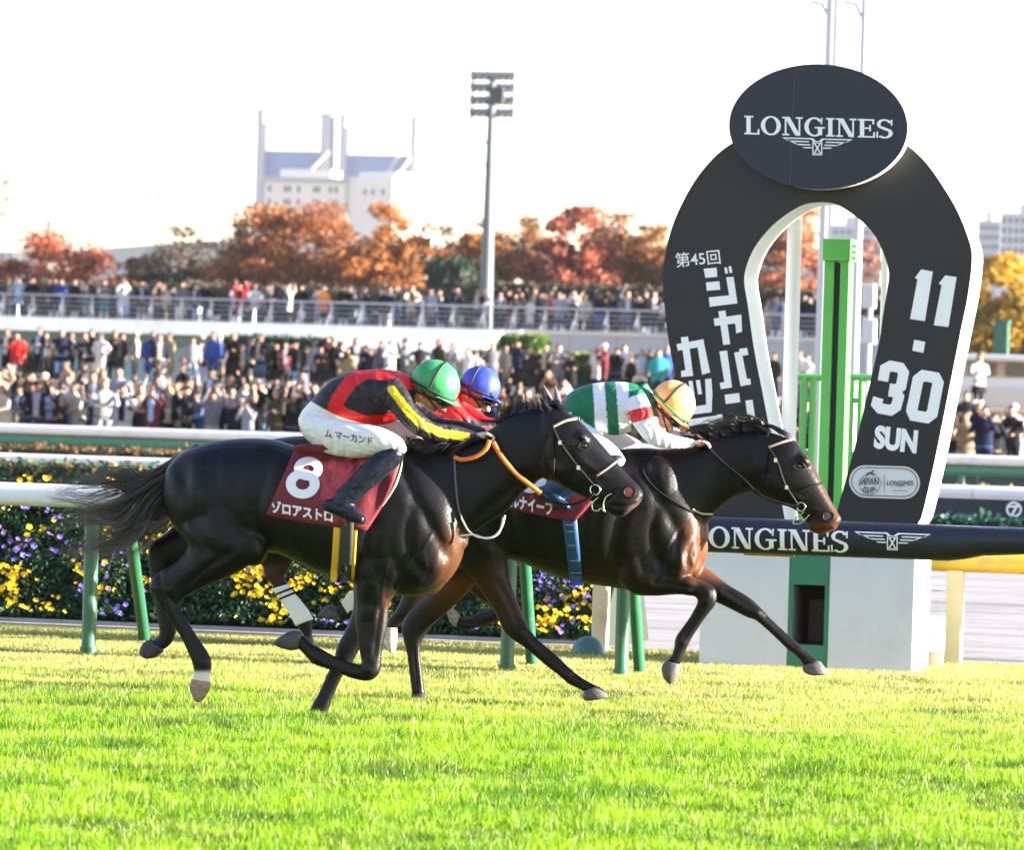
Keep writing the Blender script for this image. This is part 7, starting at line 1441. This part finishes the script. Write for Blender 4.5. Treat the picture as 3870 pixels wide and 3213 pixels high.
for s_ in (-1, 1):
    MB().tube([(xm + s_ * 1.2, YF, zat(1850, 290, YF)), (xm + s_ * 1.22, YF, zu), (xm + s_ * 1.05, YF, zu - .75), (xm + s_ * .7, YF, zu - 1.15), (xm, YF, zu - 1.3)], .065, 8).build("hoop", M_mast, fm, True)

# ================================================================== far buildings, pylon, hills
YT = 1380.0
def tz(py, px=1250, Y=YT): return zat(px, py, Y)
def tx(px, Y=YT, z=60): return XofPX(px, Y, z)
M_blue = mat("tower_panel_blue", (.30, .37, .52), .8, var=.05, scale=.05); M_bwh = mat("tower_white", (.50, .51, .54), .8, var=.04, scale=.05); M_bcr = mat("block_cream", (.74, .70, .64), .85, var=.06, scale=.1); M_win = mat("far_window", (.06, .07, .08), .3)  # slab blue and block cream paled: distance haze put into the colours
tow = empty("tower_block", (tx(1270), YT, -.45), "pair of blue-grey slab towers with tall white corner piers", "building")
for a, b, t_ in ((992, 1212, 570), (1302, 1548, 579)): MB().box((tx(a), YT + 3, -.45), (tx(b), YT + 8, tz(t_))).build("slab", M_blue, tow)
for a, b, t_ in ((966, 992, 424), (1207, 1245, 433), (1280, 1302, 436), (1548, 1572, 440)): MB().box((tx(a), YT, -.45), (tx(b), YT + 5, tz(t_))).build("pier", M_bwh, tow); MB().box((tx(a) - .3, YT - .3, tz(t_)), (tx(b) + .3, YT + 5.3, tz(t_ - 6))).build("pier_cap", M_blue, tow)
for a, b in (((1170, 645), (1240, 572)), ((1460, 660), (1505, 590)), ((1490, 680), (1550, 592))):
    p, q = P(*a, YT - 2), P(*b, YT - 2); MB().tube([p, q], .55, 6).build("stay", M_bwh, tow, True)
bl = empty("apartment_block", (tx(1270, YT - 60), YT - 60, -.45), "cream flat-roofed block with small windows below the white towers", "building")
Yb_ = YT - 60
def bz(py): return tz(py, 1250, Yb_)
def bxp(px): return XofPX(px, Yb_, 40)
MB().box((bxp(995), Yb_, -.45), (bxp(1302), Yb_ + 14, bz(690))).build("wing", M_bcr, bl)
MB().box((bxp(1045), Yb_ + 2, bz(690)), (bxp(1240), Yb_ + 12, bz(640))).build("roof_room", M_bcr, bl)
MB().box((bxp(995) - .5, Yb_ - .5, bz(690)), (bxp(1302), Yb_ + 14.4, bz(672))).build("parapet", mat("parapet_grey", (.42, .44, .46), .8), bl)
ww = bxp(1534) - bxp(1302)
MB().box((bxp(1302) + .05, Yb_ + 1, -.45), (bxp(1534), Yb_ + 19, bz(668)), -.5, (bxp(1302), Yb_ + 1)).build("wing", M_bcr, bl)
MB().box((bxp(1310), Yb_ + 5, bz(668)), (bxp(1500), Yb_ + 17, bz(645)), -.5, (bxp(1302), Yb_ + 1)).build("roof_room", M_bcr, bl)
for px_ in (1010, 1070, 1085, 1120, 1180, 1195, 1240, 1262):
    for py_ in (712, 760): MB().box((bxp(px_), Yb_ - .12, bz(py_ + 16)), (bxp(px_ + 9), Yb_ - .02, bz(py_ - 6))).build("window", M_win, bl)
for px_ in (1390, 1430, 1480):
    o = MB().box((bxp(px_), Yb_ + .86, bz(735)), (bxp(px_ + 10), Yb_ + .97, bz(712)), -.5, (bxp(1302), Yb_ + 1)).build("window", M_win, bl)
def block(pl, pr, pt_, Y, lab, rows_n, cols_n, col):
    a, b = XofPX(pl, Y, 40), XofPX(pr, Y, 40); zt_ = zat((pl + pr) / 2, pt_, Y); root = empty("far_building", ((a + b) / 2, Y, -.45), lab, "building")
    MB().box((a, Y, -.45), (b, Y + 15, zt_)).build("wall", col, root); MB().box((a + (b - a) * .3, Y + 3, zt_), (a + (b - a) * .55, Y + 9, zt_ + 3)).build("roof_room", col, root)
    for i in range(rows_n):
        for j in range(cols_n):
            x = a + (b - a) * (j + .25) / cols_n; z = zt_ - 3.2 * (i + 1); MB().box((x, Y - .15, z), (x + (b - a) * .5 / cols_n, Y - .01, z + 1.5)).build("window", M_win, root)
M_far = mat("far_wall", (.42, .44, .48), .85, var=.06, scale=.1)
block(3690, 3775, 832, 1750, "grey far block with rows of windows beside the arch's outer edge", 4, 7, M_far); block(3776, 3990, 805, 1700, "taller pale far block at the picture's edge above the golden tree", 5, 9, M_far); block(3120, 3330, 850, 1800, "pale far block seen through the arch opening", 4, 9, M_far)
block(150, 192, 893, 900, "small brown flat block among the coral maples", 1, 3, mat("brown_wall", (.10, .08, .07), .9))
py_o = empty("lattice_pylon", (XofPX(32, 1000), 1000, -.45), "faint steel lattice pylon behind the coral maples", "pylon")
M_py = mat("pylon_steel", (.10, .10, .13), .6, var=.1); xp, zp = XofPX(34, 1000, 30), zat(34, 628, 1000)
def pyw(z): return 2.9 - 2.0 * z / zp
for sx in (-1, 1):
    for sy in (-1, 1): MB().tube([(xp + sx * 2.9, 1000 + sy * 2.9, -.45), (xp + sx * .9, 1000 + sy * .9, zp)], .16, 5).build("leg", M_py, py_o)
for i in range(9):
    z0, z1 = zp * i / 9, zp * (i + 1) / 9
    for s_ in (-1, 1): MB().tube([(xp - s_ * pyw(z0), 997 + z0 * .05, z0), (xp + s_ * pyw(z1), 997 + z1 * .05, z1)], .10, 4).build("brace", M_py, py_o)
for py_ in (688, 750, 808): z = zat(34, py_, 1000); MB().box((xp - 2.6, 999.8, z - .18), (xp + 2.6, 1000.2, z + .18)).build("cross_arm", M_py, py_o)
for pc, ptp in ((142, 735), (655, 770)):
    x = XofPX(pc, 700, 20); z = zat(pc, ptp, 700); o = MB().tube([(x, 700, -.45), (x, 700, z - 1.5), (x + .6, 700, z - .2), (x + 2.4, 700, z)], [.14, .09, .07, .06], 8).build("street_lamp", M_py, None, True)
    MB().box((x + 2.3, 699.85, z - .06), (x + 3.1, 700.15, z + .1)).build("lamp_head", M_py, o); tag(o, "thin far street lamp above the coral maples" if pc < 300 else "thin far street lamp in the gap before the dark trees", "street lamp", "far street lamps")
bd = P(598, 743, 260); o = MB().ball(bd, (.10, .18, .07), 10, 6).build("bird", mat("bird_dark", (.03, .03, .035), .8), None, True); tag(o, "tiny dark bird flying in the white sky", "bird")
put("wing", [(bd.x - .05, bd.y, bd.z), (bd.x + .08, bd.y, bd.z), (bd.x + .1, bd.y - .1, bd.z + .32), (bd.x - .02, bd.y - .05, bd.z + .3)], [(0, 1, 2, 3)], MATS["bird_dark"], o); put("wing", [(bd.x - .05, bd.y + .02, bd.z), (bd.x + .08, bd.y + .02, bd.z), (bd.x + .14, bd.y + .2, bd.z - .26), (bd.x, bd.y + .15, bd.z - .28)], [(0, 1, 2, 3)], MATS["bird_dark"], o)
def hills():
    Yh = 3200; xs2 = np.linspace(XofPX(-1500, Yh), XofPX(5500, Yh), 160); r = np.random.default_rng(8)
    px2 = np.array([PX([(x, Yh, 50)])[0, 0] for x in xs2]); top = np.interp(px2, [-1500, 0, 300, 480, 620, 800, 2000, 2900, 3700, 5500], [930, 905, 912, 905, 915, 950, 930, 900, 960, 950])
    V = []; 
    for j, (dy, f) in enumerate(((0, 0), (120, .35), (260, .7), (420, 1.0), (900, .6))):
        for x, p, t_ in zip(xs2, px2, top): V.append((x, Yh + dy, -.45 + f * max(3, zat(p, t_, Yh + 420) + .45) * (1 + (.10 * (vnoise(np.array([x / 9]), np.array([float(j * 7)]), 22.0, 3)[0] - .5) if f else 0))))
    n = len(xs2); o = put("hills", V, [(j * n + i, j * n + i + 1, (j + 1) * n + i + 1, (j + 1) * n + i) for j in range(4) for i in range(n - 1)], mat_ground("wooded_hill", (.05, .06, .05), (.07, .08, .065), (.09, .085, .07), .004, .03), None, True, base=(0, 0, 0)); o["kind"] = "structure"
hills()
# ================================================================== haze
hz = MB().box((-7500, -350, -1.6), (7500, 9500, 175)).build("haze", None, None, False); hz["kind"] = "stuff"
mh = bpy.data.materials.new("haze_air"); mh.use_nodes = True; t = mh.node_tree; t.nodes.clear(); ou = t.nodes.new("ShaderNodeOutputMaterial"); pv_ = t.nodes.new("ShaderNodeVolumePrincipled")
pv_.inputs["Color"].default_value = (.90, .94, 1.0, 1); pv_.inputs["Density"].default_value = .00004; pv_.inputs["Anisotropy"].default_value = .2
t.links.new(pv_.outputs[0], ou.inputs["Volume"]); hz.data.materials.clear(); hz.data.materials.append(mh)
tag(hz, "pale autumn haze over the racecourse", "haze")
bpy.data.scenes.remove(BENCH)
